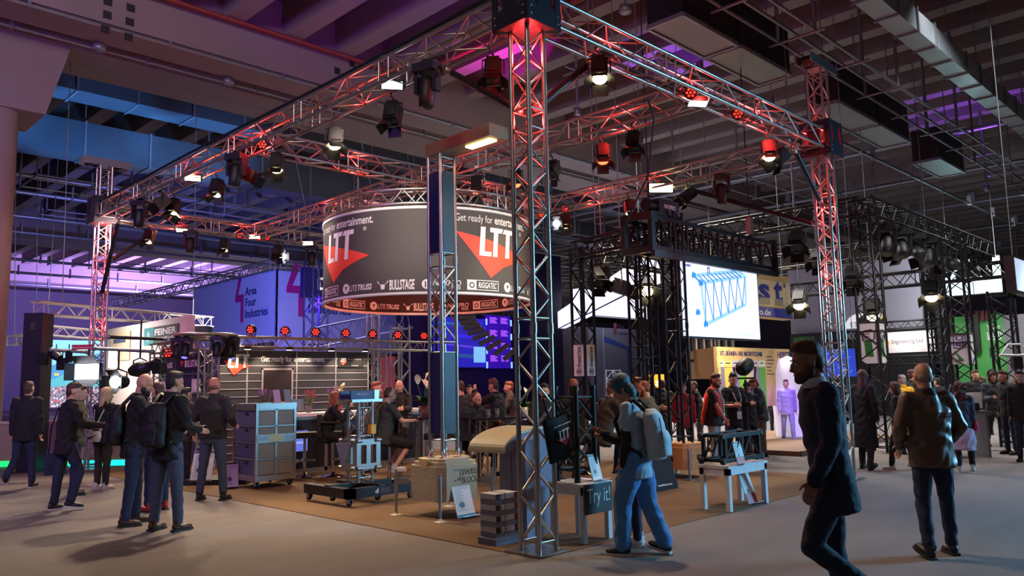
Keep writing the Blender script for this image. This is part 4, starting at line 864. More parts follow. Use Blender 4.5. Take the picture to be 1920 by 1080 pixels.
def lavender(label, P, fl=LAV, s=1., n=34):
    t = thing('potted_lavender', label, 'plant', P); MB().lathe([(.05 * s, 0), (.07 * s, .14 * s), (.062 * s, .14 * s), (.001, .13 * s)], 12).obj('pot', POTG, t)
    b = MB(); c_ = MB()
    for i in range(n):
        a, r = random.uniform(0, 6.28), random.uniform(.02, .13) * s; h = random.uniform(.28, .42) * s
        p = Vector((r * math.cos(a), r * math.sin(a), h)); b.tube((p.x * .3, p.y * .3, .13 * s), p, .006 * s, 4); c_.tube(p, p * 1.16, .013 * s, 5, 0, .004)
    b.obj('stems', LEAF2, t, 'stuff'); c_.obj('flower_spikes', fl, t, 'stuff'); return t
lily('white peace lily in a red pot on the high table by the mast', (3.35, 5.95, 1.07), 1.15)
lily('leafy green plant in a pot seen through the near tower', (4.15, 4.2, 1.03), .9, 20, 2)
# bar counter of aluminium profile with screen below
ctn = thing('bar_counter', 'white topped bar counter with aluminium front and a screen below', 'counter', (2.0, 8.2, .008))
MB().bx(-.25, 3.2, -.06, .65, 1.06, 1.12).obj('countertop', WHITEP, ctn)
for x in (-.2, .72, 1.65, 2.4, 3.12): MB().bx(x - .035, x + .035, -.03, .03, 0, 1.06).obj('post', ALU, ctn)
MB().bx(-.22, 3.15, -.03, .03, 1.0, 1.06).bx(-.22, 3.15, -.03, .03, .02, .09).obj('rail', ALU, ctn)
for x0, x1 in ((-.165, .685), (.755, 1.615), (1.685, 2.365), (2.435, 3.085)): MB().bx(x0, x1, -.008, .01, .09, 1.0).obj('front_panel', mat('dark_front', (30, 28, 36), .35), ctn)
MB().bx(-.13, .32, -.02, -.008, .42, .80).obj('screen', mat('counter_screen', (96, 116, 214), .4, emit=.9), ctn); MB().bx(-.1, .3, -.022, -.02, .56, .6).obj('screen_picture', mat('counter_screen_pale', (150, 170, 236), .4, emit=.9), ctn)
fit_text(ctn, 'group.de', .42, .10, LETW, TX((-.12, -.012, .2), (1, 0, 0)), .02)
def P8(px, py, v=8.45): q = Vv(px, py, v); return (q[0], q[1], 1.12 + .008)
lavender('potted lavender on the counter, nearest the crate trolley', P8(497, 760)); lavender('potted heather with pink tips in the middle of the counter', P8(579, 765), PINK)
lavender('potted lavender on the counter behind the hoist tower', P8(622, 765)); lily('white flowering plant on the counter behind the hoist tower', P8(636, 765), .8, 12, 9)
gl = thing('desk_lamp', 'golden truss shaped desk lamp on the counter', 'lamp', P8(528, 760)); GOLD = mat('gold_metal', (214, 170, 90), .3, .7)
MB().bx(-.13, .13, -.05, .05, 0, .02).obj('foot', GOLD, gl); rod('stem', (0, 0, .02), (0, 0, .24), .014, GOLD, gl); rod('cross_arm', (-.15, 0, .22), (.15, 0, .22), .012, GOLD, gl); 
for x in (-.15, .15): MB().ball((x, 0, .22), .02, 8, 6).obj('finial', GOLD, gl)
mo = thing('monitor', 'silver backed monitor on the counter', 'monitor', P8(556, 765)); MB().prism([(-.17, .04), (.17, .04), (.15, .27), (-.15, .27)], .02, TX((0, 0, 0), (1, 0, 0))).obj('screen_back', ALUD, mo); MB().bx(-.02, .02, 0, .06, 0, .12).bx(-.09, .09, -.03, .12, 0, .01).obj('stand', WHITEP, mo)
for i, px in enumerate((466, 478)): 
    lf = thing('leaflet_holder', ('pink' if i == 0 else 'black and white') + ' leaflet holder standing on the counter end', 'leaflets', (1.05 + i * .2, 7.0, 1.355)) ; MB().bx(-.06, .06, -.01, .0, 0, .24, 0, Matrix.Rotation(-.3, 4, 'X')).obj('leaflet', mat('pink_leaflet', (190, 150, 176), .6) if i == 0 else INFO_G, lf); MB().bx(-.065, .065, 0, .08, 0, .01).obj('foot', ACR, lf)
# stacked glasses, jar, cups and papers on the high tables
jr = thing('metal_planter', 'ribbed metal planter on the high table seen through the near tower', 'planter', (4.0, 4.05, 1.04)); MB().lathe([(.07, 0), (.075, .02), (.075, .16), (.06, .17)], 20).obj('planter_body', ALU, jr)
for i, (px, py, u, v, z) in enumerate([(758, 785, 3.0, 5.6, 1.07), (892, 782, 3.3, 4.2, 1.07), (903, 780, 3.55, 4.25, 1.07)]):
    t = thing('drinking_glass', 'small drinking glass on a high table, ' + ('by the lily', 'before the lectern', 'farther from the mast')[i], 'glass', (u, v, z)); MB().lathe([(.03, 0), (.036, .13), (.033, .13), (.028, .01), (.001, .01)], 12).obj('glass', mat('clear_glass', (220, 226, 230), .05, trans=.9), t)
# ================================================================ slatted bar cabin
SLT = mat('charcoal_slat', (58, 56, 62), .55, 0, .1, 8, .05, 40); RAILM = mat('pale_slat_rail', (188, 176, 180), .4, .4, .06)
V0 = 11.3; cb = thing('slat_wall', 'charcoal slatted bar wall with pale rails, white lettering and a door', 'wall', (1.95, V0, .008))
wx = 5.75 - 1.95 + .12; nb_ = 13
slm = MB().bx(0, wx, 0, .05, 0, .158).mesh('slat', SLT); rlm = MB().bx(0, wx, -.012, .0, 0, .018).mesh('rail', RAILM)
for i in range(14):
    link('slat', slm, cb, Matrix.Translation((0, 0, .06 + i * .172)))
    link('rail', rlm, cb, Matrix.Translation((0, 0, .06 + i * .172 + .157)))
for x in (.03, .68, 1.9, 2.95, wx - .03): MB().bx(x - .014, x + .014, -.02, 0, 0, 2.45).obj('post', RAILM, cb)
dr_ = MB().bx(1.06, 1.76, -.03, -.012, .02, 2.02).obj('door', mat('dark_door', (44, 32, 38), .5, 0, .1), cb)
MB().bx(1.02, 1.06, -.035, -.01, 0, 2.06).bx(1.76, 1.80, -.035, -.01, 0, 2.06).bx(1.02, 1.80, -.035, -.01, 2.02, 2.06).obj('door_frame', RAILM, dr_); MB().bx(1.68, 1.71, -.05, -.03, 1.0, 1.16).obj('door_handle', ALU, dr_)
FM = lambda x, z: TX((x, -.024, z), (1, 0, 0))
MB().prism([(-.12, .34), (.52, .20), (.33, .15), (.12, .0)], .004, FM(.24, 1.90)).obj('emblem', BRED, cb)
for p in LTT(.30, .50): MB().prism(p, .004, FM(.22, 2.07) @ Matrix.Translation((0, 0, .004))).obj('lettering', LETW, cb)
fit_text(cb, 'Get ready for entertainment.', 1.65, .16, LETW, FM(1.0, 2.17), .008)
MB().bx(3.02, 3.75, -.03, -.02, 2.08, 2.34).obj('sign_plate', mat('sign_black', (34, 32, 34), .5), cb)
MB().prism([(0, .12), (.2, .1), (.08, 0)], .004, FM(3.06, 2.13) @ Matrix.Translation((0, 0, .012))).obj('emblem', BRED, cb)
for p in LTT(.08, .14): MB().prism(p, .004, FM(3.09, 2.22) @ Matrix.Translation((0, 0, .016))).obj('lettering', LETW, cb)
fit_text(cb, 'Get ready for entertainment.', .4, .03, LETW, FM(3.27, 2.26) @ Matrix.Translation((0, 0, .014))); fit_text(cb, 'www.ltt-group.de', .2, .03, LETW, FM(3.38, 2.11) @ Matrix.Translation((0, 0, .014)))
# left return of the cabin with brand panels and product shelves
cl_ = thing('bar_cabin', 'open side of the bar cabin with blue brand panels and shelves', 'cabin', (1.9, V0 + .25, .008))
MB().bx(0, .05, 0, 2.7, .05, 2.42).obj('back_panel', mat('blue_grey_panel', (58, 66, 92), .5, 0, .1), cl_)
for y in (.0, .8, 1.75, 2.7): MB().bx(-.05, 0, y - .02, y + .02, 0, 2.45).obj('post', ALU, cl_)
for z in (.6, 1.05, 1.5, 1.95): MB().bx(-.05, .0, 0, 2.7, z, z + .03).obj('shelf_rail', ALU, cl_)
FS = lambda y, z: TX((-.055, y, z), (0, -1, 0))
MB().bx(-.054, -.05, 1.8, 2.65, 2.05, 2.35).bx(-.054, -.05, .2, 1.7, 2.05, 2.35).obj('brand_panel', mat('brand_navy', (30, 34, 56), .5), cl_)
fit_text(cl_, 'LITETRUSS', .62, .13, LETW, FS(2.52, 2.13), .02); fit_text(cl_, 'BULLSTAGE', .8, .16, LETW, FS(1.2, 2.12), .03)
MB().lathe([(.001, 0), (.08, .001)], 14, 0, FS(2.56, 2.2)).obj('emblem', LETW, cl_); MB().prism([(0, .14), (.16, .14), (.08, 0)], .003, FS(1.45, 2.13)).obj('emblem', BRED, cl_)
for i, (y, z, w_, h) in enumerate([(2.3, 1.55, .35, .25), (1.5, 1.6, .4, .2), (1.2, 1.1, .5, .3), (2.2, 1.1, .4, .25), (.5, 1.55, .3, .3), (.5, 1.1, .35, .22)]):
    MB().bx(-.12, -.05, y - w_ / 2, y + w_ / 2, z, z + h).bx(-.14, -.12, y - w_ / 4, y + w_ / 4, z + .05, z + h * .6).obj('shelf_sample', ALU if i % 2 else WHITEP, cl_)
def tri_tower(label, u, v, z1, c=.26, n=4, mt=ALU): return truss('truss_column', label, (u, v, .01), (u, v, z1), c, c, .2, 2.6, mt=mt, up=(0, 1, 0), cat='column')
tri_tower('silver truss column at the rounded corner of the bar cabin', 1.62, 11.0, 2.55, .30)
tri_tower('silver truss column at the far end of the cabin side', 1.75, 14.1, 2.5)
tri_tower('silver truss column at the end of the slatted bar wall', 6.15, 11.25, 2.5)
cbm = truss('cabin_truss', 'horizontal silver truss along the top of the slatted bar wall', (1.9, 11.05, 2.63), (7.45, 11.05, 2.63), .26, .22, .2, 1.1, cat='truss')
truss('cabin_truss', 'short truss over the open side of the bar cabin', (1.72, 11.4, 2.60), (1.72, 14.2, 2.60), .24, .22, .2, 1.4, cat='truss')
rg = thing('round_truss', 'half round pipe ring at the corner of the bar cabin', 'truss', (1.55, 11.0, 2.75))
for r in (.62, .38): MB().path([(r * math.cos(a), r * math.sin(a), 0) for a in [PI * 2 * i / 32 for i in range(32)]], .03, 8, closed=True).obj('ring', ALU, rg)
for i in range(12): a = PI * i / 6; rod('brace', (.38 * math.cos(a), .38 * math.sin(a), 0), (.62 * math.cos(a + .2), .62 * math.sin(a + .2), 0), .012, ALU, rg)
for i, (dx, dy, lit) in enumerate([(-.45, .35, 0), (-.42, .0, 1), (0, -.55, 0), (.4, -.35, 0), (.55, -.1, 1), (.6, .2, 0)]):
    moving('small black moving head under the round pipe ring, %s from the open side' % ORD[i], (1.55 + dx, 11 + dy, 2.72), yaw_img(180), 70, .72, lit)
for i, px in enumerate((471, 535, 592, 648, 698, 746, 795)):
    P = Vv(px, 620, 11.05); a = (-20, 0, 10, 22, 30, 5, 0)[i]
    parled('red LED par standing on the cabin truss, %s from the rounded corner' % ORD[i], (P[0], 11.05, 2.77), yaw_img(180 + a), 12, 1, .86, True)
for i, (px, py) in enumerate(((316, 648), (410, 648))):
    P = Uu(px, py, 1.72) if i == 0 else Vv(px, py, 11.05); parled('red LED par inside the cabin truss, ' + ('far end of the open side' if i == 0 else 'by the rounded corner'), (P[0], P[1], 2.68), yaw_img(185), 0)
for u in (2.2, 3.0, 4.0, 5.0, 5.6):
    lamp('SPOT', (u, 10.9, 2.48), (u, 11.35, 1.4), 130 if u < 3 else 70, WARM, .05, 100, .7)
for i, u in enumerate((2.45, 3.45, 4.55, 5.5)):
    t = thing('wash_light', 'small white wash light on the lower cabin truss, %s from the door' % ORD[i], 'spotlight', (u, 10.92, 2.5)); MB().bx(-.07, .07, -.03, .05, -.03, .03).obj('housing', BLK, t); MB().bx(-.06, .06, -.02, .04, -.034, -.03).obj('panel', LEDC, t)
# ================================================================ neighbouring stands, left
def wall_panel(name, label, cat, a, b, z0, z1, mt, th=.1, part='panel'):      # upright slab between two floor points
    a, b = Vector((a[0], a[1], 0)), Vector((b[0], b[1], 0)); d = b - a
    t = thing(name, label, cat, M=frame((a.x, a.y, z0), d, (0, 0, 1))); MB().bx(0, d.length, 0, th, 0, z1 - z0).obj(part, mt, t); t['L'] = d.length
    if z0 > 1.2:
        for x in (.08, .92): rod('hanger', (x * d.length, th / 2, z1 - z0), (x * d.length, th / 2, 11.9 - z0), .012, STEEL, t, 5)
    return t
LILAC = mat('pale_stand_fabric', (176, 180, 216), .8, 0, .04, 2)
AFI = mat('sign_magenta', (176, 24, 120), .6, 0, .03); NVY = mat('sign_navy', (44, 40, 110), .6, 0, .03)
P0 = DD(518, 520, 40); up_ = hg(518, 503, P0); lo_ = hg(518, 640, P0)
Pl = Uu(363, 560, P0[0]); Pr = Vv(760, 560, P0[1])
def area4(t, x, z, s, w_):
    M = lambda a, b_: TX((x + a, -.02, z + b_), (1, 0, 0))
    MB().prism([(.16, 1.0), (.27, .93), (.12, .56), (.36, .56), (.36, 0), (.24, 0), (.24, .42), (0, .42), (0, .52)], .01, M(0, 0) @ Matrix.Diagonal((s * 1.0, s, 1, 1))).obj('emblem', AFI, t)
    for i, q in enumerate(('Area', 'Four', 'Industries')): text(t, q, s * .235, NVY, M(s * .43, s * (.52 - i * .22)), ext=.005, bold=.012)
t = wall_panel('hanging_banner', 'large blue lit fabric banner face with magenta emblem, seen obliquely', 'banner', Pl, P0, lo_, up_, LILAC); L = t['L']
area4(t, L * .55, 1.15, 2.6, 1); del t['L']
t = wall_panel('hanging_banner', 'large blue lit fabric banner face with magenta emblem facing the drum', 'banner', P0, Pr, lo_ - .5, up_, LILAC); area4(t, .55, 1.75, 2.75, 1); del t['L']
Pa = DD(240, 585, 62); za = hg(518, 497, P0)
truss('banner_truss', 'long grey truss along the top of the blue banner, running to the distance', (*Vector(Uu(215, 590, P0[0]))[:2], za), (P0[0], P0[1], za), .5, .5, .5, 3, .04, .02, ALUD, join=True)
truss('banner_truss', 'grey truss on top of the banner that faces the drum', (P0[0], P0[1], za), (Pr[0], P0[1], za), .5, .5, .5, 3, .04, .02, ALUD, join=True)
for (a, b_, lb) in [((575, 560), (608, 640), 'blue lit truss legs in front of the blue banner')]:
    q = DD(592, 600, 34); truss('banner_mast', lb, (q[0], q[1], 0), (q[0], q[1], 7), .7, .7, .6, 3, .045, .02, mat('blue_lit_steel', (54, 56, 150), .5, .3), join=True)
# white stand with photo sign
q0, q1 = DD(200, 650, 26), DD(353, 650, 24); q1 = Vector((q0[0], Uu(353, 650, q0[0])[1], 0)); 
t = wall_panel('stand_wall', 'white stand wall with framed slate sign behind the studio lamps', 'wall', q0, q1, 0, hg(203, 618, q0), mat('warm_white_wall', (214, 204, 192), .8, 0, .04, 2), .15); L = t['L']
H_ = hg(203, 618, q0); pos = lambda px, py: ((Vector(Uu(px, py, q0[0])) - Vector((q0[0], q0[1], 0))).to_2d().length, Uu(px, py, q0[0])[2])
def fit_face(x0, z0, x1, z1, mt, dy=-.02, nm='sign_panel'): return MB().bx(x0, x1, dy - .02, dy, z0, z1).obj(nm, mt, t)
(xa, zt_), (xb, zb_) = pos(273, 617), pos(336, 640)
zt_ = pos(300, 612)[1]; zb_ = pos(300, 645)[1]
fit_face(xa, zb_, xa + .30 * (xb - xa), zt_, mat('sign_teal', (60, 132, 136), .6)); fit_face(xa + .30 * (xb - xa), zb_ + .1 * (zt_ - zb_), xb, zt_, mat('sign_slate', (70, 70, 74), .6))
fit_text(t, 'FEINER', (xb - xa) * .62, (zt_ - zb_) * .36, LETW, TX((xa + .34 * (xb - xa), -.045, zb_ + .50 * (zt_ - zb_)), (1, 0, 0)), .03)
fit_text(t, 'LICHTTECHNIK', (xb - xa) * .60, (zt_ - zb_) * .11, LETW, TX((xa + .34 * (xb - xa), -.045, zb_ + .24 * (zt_ - zb_)), (1, 0, 0)), .01)
for a, r in ((0, .1), (1, .075)): MB().path([(xa + .15 * (xb - xa) + r * math.cos(k) * .8, -.045, zb_ + (.42 + .0 * a) * (zt_ - zb_) + r * 1.5 * math.sin(k)) for k in [i * PI / 8 - a for i in range(12)]], .012, 4).obj('emblem', LETW, t)
(xa, zb2), (xb, _) = pos(212, 655), pos(245, 655)
fit_face(xa, zb2 - .35, xb, zb2 + .45, mat('poster_cream', (206, 190, 158), .7), nm='poster'); fit_face(xa + .2, zb2 + .15, xb - .3, zb2 + .27, mat('poster_print', (70, 90, 120), .7), -.045, 'poster_print')
(xa, zb2), (xb, _) = pos(206, 670), pos(222, 670)
fit_face(xa, zb2 - .3, xb, zb2 + .25, mat('backlit_pane', (236, 240, 255), .5, emit=2.5), nm='lit_pane'); del t['L']
lamp('AREA', (q0[0] - 2.6, q0[1] - 2.5, 3.2), (q0[0], q0[1] - 2.5, 2.2), 90, (1, .9, .8), 1.0)
# landscape LED wall
a, b_ = Vv(56, 680, 26.5), Vv(204, 680, 26.5)
t = wall_panel('led_wall', 'large LED wall showing turquoise sky, blue mountains and a crowd', 'screen', a, b_, 1.1, hg(120, 637, a), BLK, .2, 'cabinet'); L = t['L']; H_ = hg(120, 637, a) - 1.1
E_ = lambda n_, c_, s_=1.: mat(n_, c_, .5, 0, .1, 3, emit=s_)
MB().bx(0, L, -.01, 0, 0, H_).obj('sky_image', E_('screen_sky', (110, 190, 230), .9), t)
MB().prism([(0, .55 * H_), (.25 * L, .62 * H_), (.6 * L, .72 * H_), (L, .86 * H_), (L, 0), (0, 0)], .004, TX((0, -.012, 0), (1, 0, 0))).obj('mountain_image', E_('screen_hill', (36, 130, 186), .75), t)
MB().prism([(0, .44 * H_), (.3 * L, .42 * H_), (.55 * L, .56 * H_), (L, .50 * H_), (L, 0), (0, 0)], .004, TX((0, -.017, 0), (1, 0, 0))).obj('mountain_image', E_('screen_hill_teal', (58, 160, 176), .75), t)
MB().prism([(.3 * L, .3 * H_), (.5 * L, .33 * H_), (L, .28 * H_), (L, 0), (0, 0), (0, .3 * H_)], .004, TX((0, -.022, 0), (1, 0, 0))).obj('crowd_image', E_('screen_crowd', (120, 116, 140), .7), t)
for k_, (c_, n_) in enumerate((((200, 210, 226), 120), ((180, 60, 80), 60), ((40, 44, 90), 110))):
    b = MB()
    for i in range(n_): x, z = random.uniform(.02, .97) * L, random.uniform(0, .28) * H_; b.bx(x, x + .05, -.03 - .001 * k_, -.028, z, z + .05)
    b.obj('crowd_image', E_('screen_crowd_%s' % 'abc'[k_], c_, .8), t, 'stuff')
for x, z, w_ in ((.3, .47, .06), (.55, .49, .12), (.12, .95, .12)): MB().bx(x * L, (x + w_) * L, -.02, -.018, z * H_, (z + .035) * H_).obj('image_patch', E_('screen_ochre', (190, 180, 90), .8), t)
del t['L']
# black pillar
q = DD(68, 700, 19.5); t = thing('black_pillar', 'slim black pillar standing before the turquoise LED wall', 'pillar', q * np.array([1, 1, 0]), -PI / 4); zt_ = hg(68, 588, q)
MB().bx(-.2, .2, -.2, .2, .03, zt_).obj('shaft', BLK, t); MB().bx(-.24, .24, -.24, .24, 0, .03).obj('foot', BLK, t); MB().bx(-.05, .05, -.21, -.2, zt_ - .35, zt_ - .2).obj('window', mat('smoked_window', (70, 66, 56), .3), t)
# white light trusses
for i, (pa, Da, pb, Db, lb) in enumerate([((66, 577), 22, (392, 604), 27, 'white lit truss spanning from the black pillar to the bar cabin'), ((70, 618), 29, (205, 630), 31, 'distant white truss above the turquoise LED wall'), ((20, 640), 33, (74, 628), 36, 'short yellow lit truss beside the concrete column')]):
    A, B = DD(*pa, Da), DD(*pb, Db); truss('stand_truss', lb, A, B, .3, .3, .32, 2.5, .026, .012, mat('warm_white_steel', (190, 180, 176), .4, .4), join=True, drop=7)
A = DD(372, 622, 26); t = thing('black_speaker', 'black box hanging under the end of the white lit truss', 'speaker', (A[0], A[1], hg(372, 640, A)), -PI / 4); MB().bx(-.35, .35, -.2, .2, 0, hg(372, 612, A) - hg(372, 640, A)).obj('cabinet', BLK, t); MB().bx(-.3, .3, -.21, -.2, .05, .3).obj('grille', LAMPB, t)
# studio lamps on pantographs
def studio(label, px, py, D, kind, s=1., yaw=180, top=630):
    P = DD(px, py, D); t = thing('studio_lamp', label, 'studio light', P, yaw_img(yaw)); zt = hg(px, top, P) - P[2]
    rod('hanger', (0, 0, .28 * s), (0, 0, zt), .018, BLK, t); MB().path([(-.22 * s, 0, 0), (-.22 * s, 0, .22 * s), (0, 0, .3 * s), (.22 * s, 0, .22 * s), (.22 * s, 0, 0)], .016, 6).obj('yoke', BLK, t)
    if kind == 'soft':
        MB().bx(-.28 * s, .28 * s, -.1, .06, -.2 * s, .2 * s).obj('housing', BLK, t); MB().bx(-.26 * s, .26 * s, .06, .07, -.18 * s, .18 * s).obj('panel', LEDC, t)
        for x, y, r in ((0, 1, 0), (0, -1, 0), (1, 0, 1), (-1, 0, 1)):
            w_, h = (.28, .26) if not r else (.2, .22); M = Matrix.Translation((x * .28 * s, .07, y * .2 * s)) @ (Matrix.Rotation(-y * .9, 4, 'X') if not r else Matrix.Rotation(x * .9, 4, 'Z'))
            MB().bx(*((-w_ * s, w_ * s, -.005, .005) if not r else ((0, h * s, -.005, .005) if x > 0 else (-h * s, 0, -.005, .005))), *((0, h * s) if y > 0 else (-h * s, 0) if y < 0 else (-.2 * s, .2 * s))).obj('barn_door', BLKT, t, M=M)
    elif kind == 'fres':
        MB().lathe([(.14 * s, -.25 * s), (.17 * s, -.1 * s), (.17 * s, .1 * s), (.15 * s, .1 * s)], 16, 0, Matrix.Rotation(-PI / 2, 4, 'X')).obj('housing', BLK, t); MB().lathe([(.001, .02), (.1 * s, .01), (.145 * s, 0)], 16, 0, Matrix.Translation((0, .1 * s, 0)) @ Matrix.Rotation(-PI / 2, 4, 'X')).obj('lens', LEDC, t)
        for i in range(4): MB().bx(-.15 * s, .15 * s, 0, .006, 0, .2 * s).obj('barn_door', BLKT, t, M=Matrix.Translation((0, .11 * s, 0)) @ Matrix.Rotation(i * PI / 2, 4, 'Y') @ Matrix.Translation((0, 0, .15 * s)) @ Matrix.Rotation(-.9, 4, 'X'))
    else:
        MB().lathe([(.12 * s, -.3 * s), (.2 * s, -.1 * s), (.18 * s, .2 * s), (.13 * s, .25 * s), (.13 * s, .6 * s), (.15 * s, .62 * s)], 16, 0, Matrix.Rotation(-PI / 2, 4, 'X') @ Matrix.Rotation(.2, 4, 'X')).obj('housing', BLK, t); MB().bx(-.14 * s, .14 * s, .55 * s, .8 * s, -.14 * s, .14 * s).obj('shutter_box', BLKT, t)
    return t
studio('big glowing softlight with barn doors behind the truss tower', 165, 697, 17, 'soft', .80, 178, 655)
studio('lit round studio fresnel with barn doors behind the blonde woman', 221, 716, 17, 'fres', .82, 172, 656)
studio('unlit black studio spotlight above the bald man', 262, 692, 17, 'prof', .72, -110, 600)
for (pa, pb, D, lb) in [((95, 656), (165, 660), 17.5, 'pale pipe carrying small spots beside the black pillar'), ((175, 653), (288, 659), 17.3, 'grey pipe carrying the studio lamps'), ((202, 632), (312, 636), 19, 'dark metal bar in front of the white stand wall')]:
    A, B = DD(*pa, D), DD(*pb, D); t = thing('lamp_pipe', lb, 'pipe', A); rod('pipe', (0, 0, 0), Vector(B) - Vector(A), .035, STEEL if 'dark' not in lb else BLKT, t, 8)
    for k in (0.02, .98): q = (Vector(B) - Vector(A)) * k; MB().ball(q, .05, 8, 5).obj('end_cap', STEEL, t)
for i, (px, py, bx_) in enumerate([(105, 667, 1), (117, 681, 0), (80, 672, 0), (129, 667, 0)]):
    P = DD(px, py, 17.5); t = thing('small_spot', ('tilted round spot' if bx_ else 'small black box lamp') + ' under the pale pipe, %s along' % ORD[(1, 2, 0, 3)[i]], 'spotlight', P, yaw_img(170))
    (MB().lathe([(.07, -.1), (.09, 0), (.09, .12), (.075, .12)], 12, 0, Matrix.Rotation(1.0, 4, 'Y')) if bx_ else MB().bx(-.09 if i != 3 else -.04, .09 if i != 3 else .04, -.05, .05, -.13, .1)).obj('housing', BLK, t); rod('stem', (0, 0, .08), (0, 0, .22), .01, BLK, t)
q = DD(155, 655, 17.4); t = thing('red_sign', 'small red sign fixed on the pale lamp pipe', 'sign', q, yaw_img(0)); MB().bx(-.2, .2, -.02, .02, 0, .09).obj('plate', mat('sign_red', (190, 30, 44), .5), t); MB().bx(-.2, .2, -.025, -.02, .03, .04).obj('stripe', WHITEP, t)
# low demo counters with green light strip
for i, (px, py, D, w_, gcol) in enumerate([(78, 790, 21, 1.6, 1), (205, 800, 20, 1.4, 2)]):
    P = DD(px, py, D); t = thing('demo_counter', 'low pale demo counter with ' + ('green' if i == 0 else 'cyan') + ' light strip along its foot', 'counter', (P[0], P[1], 0), -PI / 4)
    MB().bx(-w_ / 2, w_ / 2, -.3, .3, .14, .95).obj('body', mat('beige_counter', (150, 138, 112), .7), t); MB().bx(-w_ / 2 - .02, w_ / 2 + .02, -.32, .32, .95, 1.0).obj('top', CREAM, t); MB().bx(-w_ / 2, w_ / 2, -.31, -.29, .02, .14).obj('light_strip', mat('green_strip', (20, 220, 90), .4, emit=2.5) if i == 0 else mat('cyan_strip', (20, 200, 200), .4, emit=2), t)
# ================================================================ stage behind the drum
STG = mat('stage_drape', (40, 20, 96), .85, 0, .1, 2)
A, B = Vv(745, 650, 27), Vv(1046, 650, 27)
t = wall_panel('stage_backdrop', 'dark violet stage backdrop below the hanging drum', 'backdrop', A, B, 0, 5.4, STG, .1); del t['L']
A, B = Vv(574, 530, 25.5), Vv(1047, 520, 25.5); z0, z1 = hg(590, 556, A), hg(590, 505, A)
t = wall_panel('stage_header', 'dark blue illuminated header box above the stage with white letters', 'sign', A, B, z0, z1 + .1, mat('header_navy', (30, 24, 96), .5, emit=.12), .5); L = t['L']; hh = z1 - z0
EW = mat('lit_letters', (240, 240, 255), .4, emit=1.6)
text(t, 'Di', hh * .62, EW, TX((hh * .45, -.01, hh * .3), (1, 0, 0)), ext=.01, bold=.02); text(t, 'mance', hh * .62, EW, TX((L - hh * .15, -.01, hh * .42), (1, 0, 0)), ext=.01, bold=.02, align='RIGHT'); del t['L']
q = Vv(1022, 600, 25.3); qb = Vv(1047, 600, 25.3)
t = wall_panel('stage_slab', 'tall dark slab at the end of the stage beside the bright light box', 'panel', Vv(1000, 600, 25.0), qb - np.array([0, .3, 0]), 0, hg(1047, 482, qb), mat('slab_navy', (26, 22, 62), .6), .4); del t['L']
A, B = Vv(812, 640, 26.5), Vv(915, 640, 26.5)
t = wall_panel('stage_screen', 'stage screen with blue streaks beside the hanging loudspeakers', 'screen', A, B, hg(860, 688, A), hg(860, 592, A), BLK, .15, 'cabinet'); L = t['L']; h = hg(860, 592, A) - hg(860, 688, A)
MB().bx(0, L, -.012, 0, 0, h).obj('image', E_('stage_blue', (44, 36, 190), .7), t)
for i, (z, w_) in enumerate(((.15, .10), (.36, .05), (.55, .08), (.78, .05))): MB().prism([(0, (z + .1) * h), (L, z * h), (L, (z + w_) * h), (0, (z + .14) * h)], .003, TX((0, -.014 - .001 * i, 0), (1, 0, 0))).obj('image_streak', E_('stage_streak_%s' % 'abcd'[i], ((40, 84, 150), (90, 60, 220), (60, 40, 230), (50, 100, 170))[i], .8), t)
MB().bx(L * .72, L * .98, -.02, -.016, .1 * h, .42 * h).obj('image_patch', E_('stage_cyan', (130, 190, 240), .9), t); del t['L']
A, B = Vv(912, 640, 26.3), Vv(958, 640, 26.3)
t = wall_panel('stage_led_panel', 'violet LED panel with eight clusters of dashes between bright strips', 'screen', A, B, hg(935, 690, A), hg(935, 590, A), E_('panel_violet', (60, 16, 190), .55), .1); L = t['L']; h = hg(935, 590, A) - hg(935, 690, A)
for i in range(2):
    for j in range(4):
        for k in range(5): w_ = L * (.30 - .04 * (k % 3)); x = L * (.14 + .44 * i) + .03 * (k % 2); MB().bx(x, x + w_, -.01, 0, h * (.13 + .24 * j) + k * h * .024, h * (.13 + .24 * j) + k * h * .024 + h * .013).obj('dash', E_('panel_dash', (176, 90, 240), 1.3), t)
    for j in range(4): MB().bx(L * (-.02 + 1.0 * i), L * (.04 + 1.0 * i), -.02, 0, h * (.0 + .27 * j), h * (.12 + .27 * j)).obj('light_bar', E_('panel_cyan', (110, 150, 255), 2.2), t)
del t['L']
P = DD(885, 625, 27.5); la = thing('line_array', 'curved line of black loudspeakers hanging beside the stage screen', 'loudspeaker', DD(872, 596, 27.5), -PI / 4)
for k in range(9):
    a = -.10 * k; x = .05 + .045 * k * k * .35; z = -.16 * k
    MB().bx(-.30, .30, -.2, .2, -.075, .075).obj('loudspeaker', BLK, la, M=Matrix.Translation((x + .06 * k, 0, z)) @ Matrix.Rotation(-.09 * k, 4, 'Y'))
rod('hanger', (0, 0, .08), (0, 0, 7.0), .02, CABLE, la)
for px, lb in ((818, 'near the line array'), (1040, 'at the dark slab'), (755, 'behind the mast')):
    q = Vv(px, 650, 25.8); truss('stage_mast', 'dark truss mast of the stage ' + lb, (q[0], q[1], 0), (q[0], q[1], 5.2), .4, .4, .4, 2.5, .03, .014, BLKT, join=True)
for P, T, c_, e in [((9.5, 24, 5.4), (11.5, 26.5, 1), PURP, 500), ((14.5, 24, 5.4), (13.5, 27, 1), (.12, .05, 1), 600), ((12, 23.6, 5.4), (12, 27, 3), (.2, .04, 1), 600), ((7.5, 22, 5.2), (8.5, 26, 2), (.25, .05, 1), 400)]: lamp('SPOT', P, T, e, c_, .15, 80, .6)
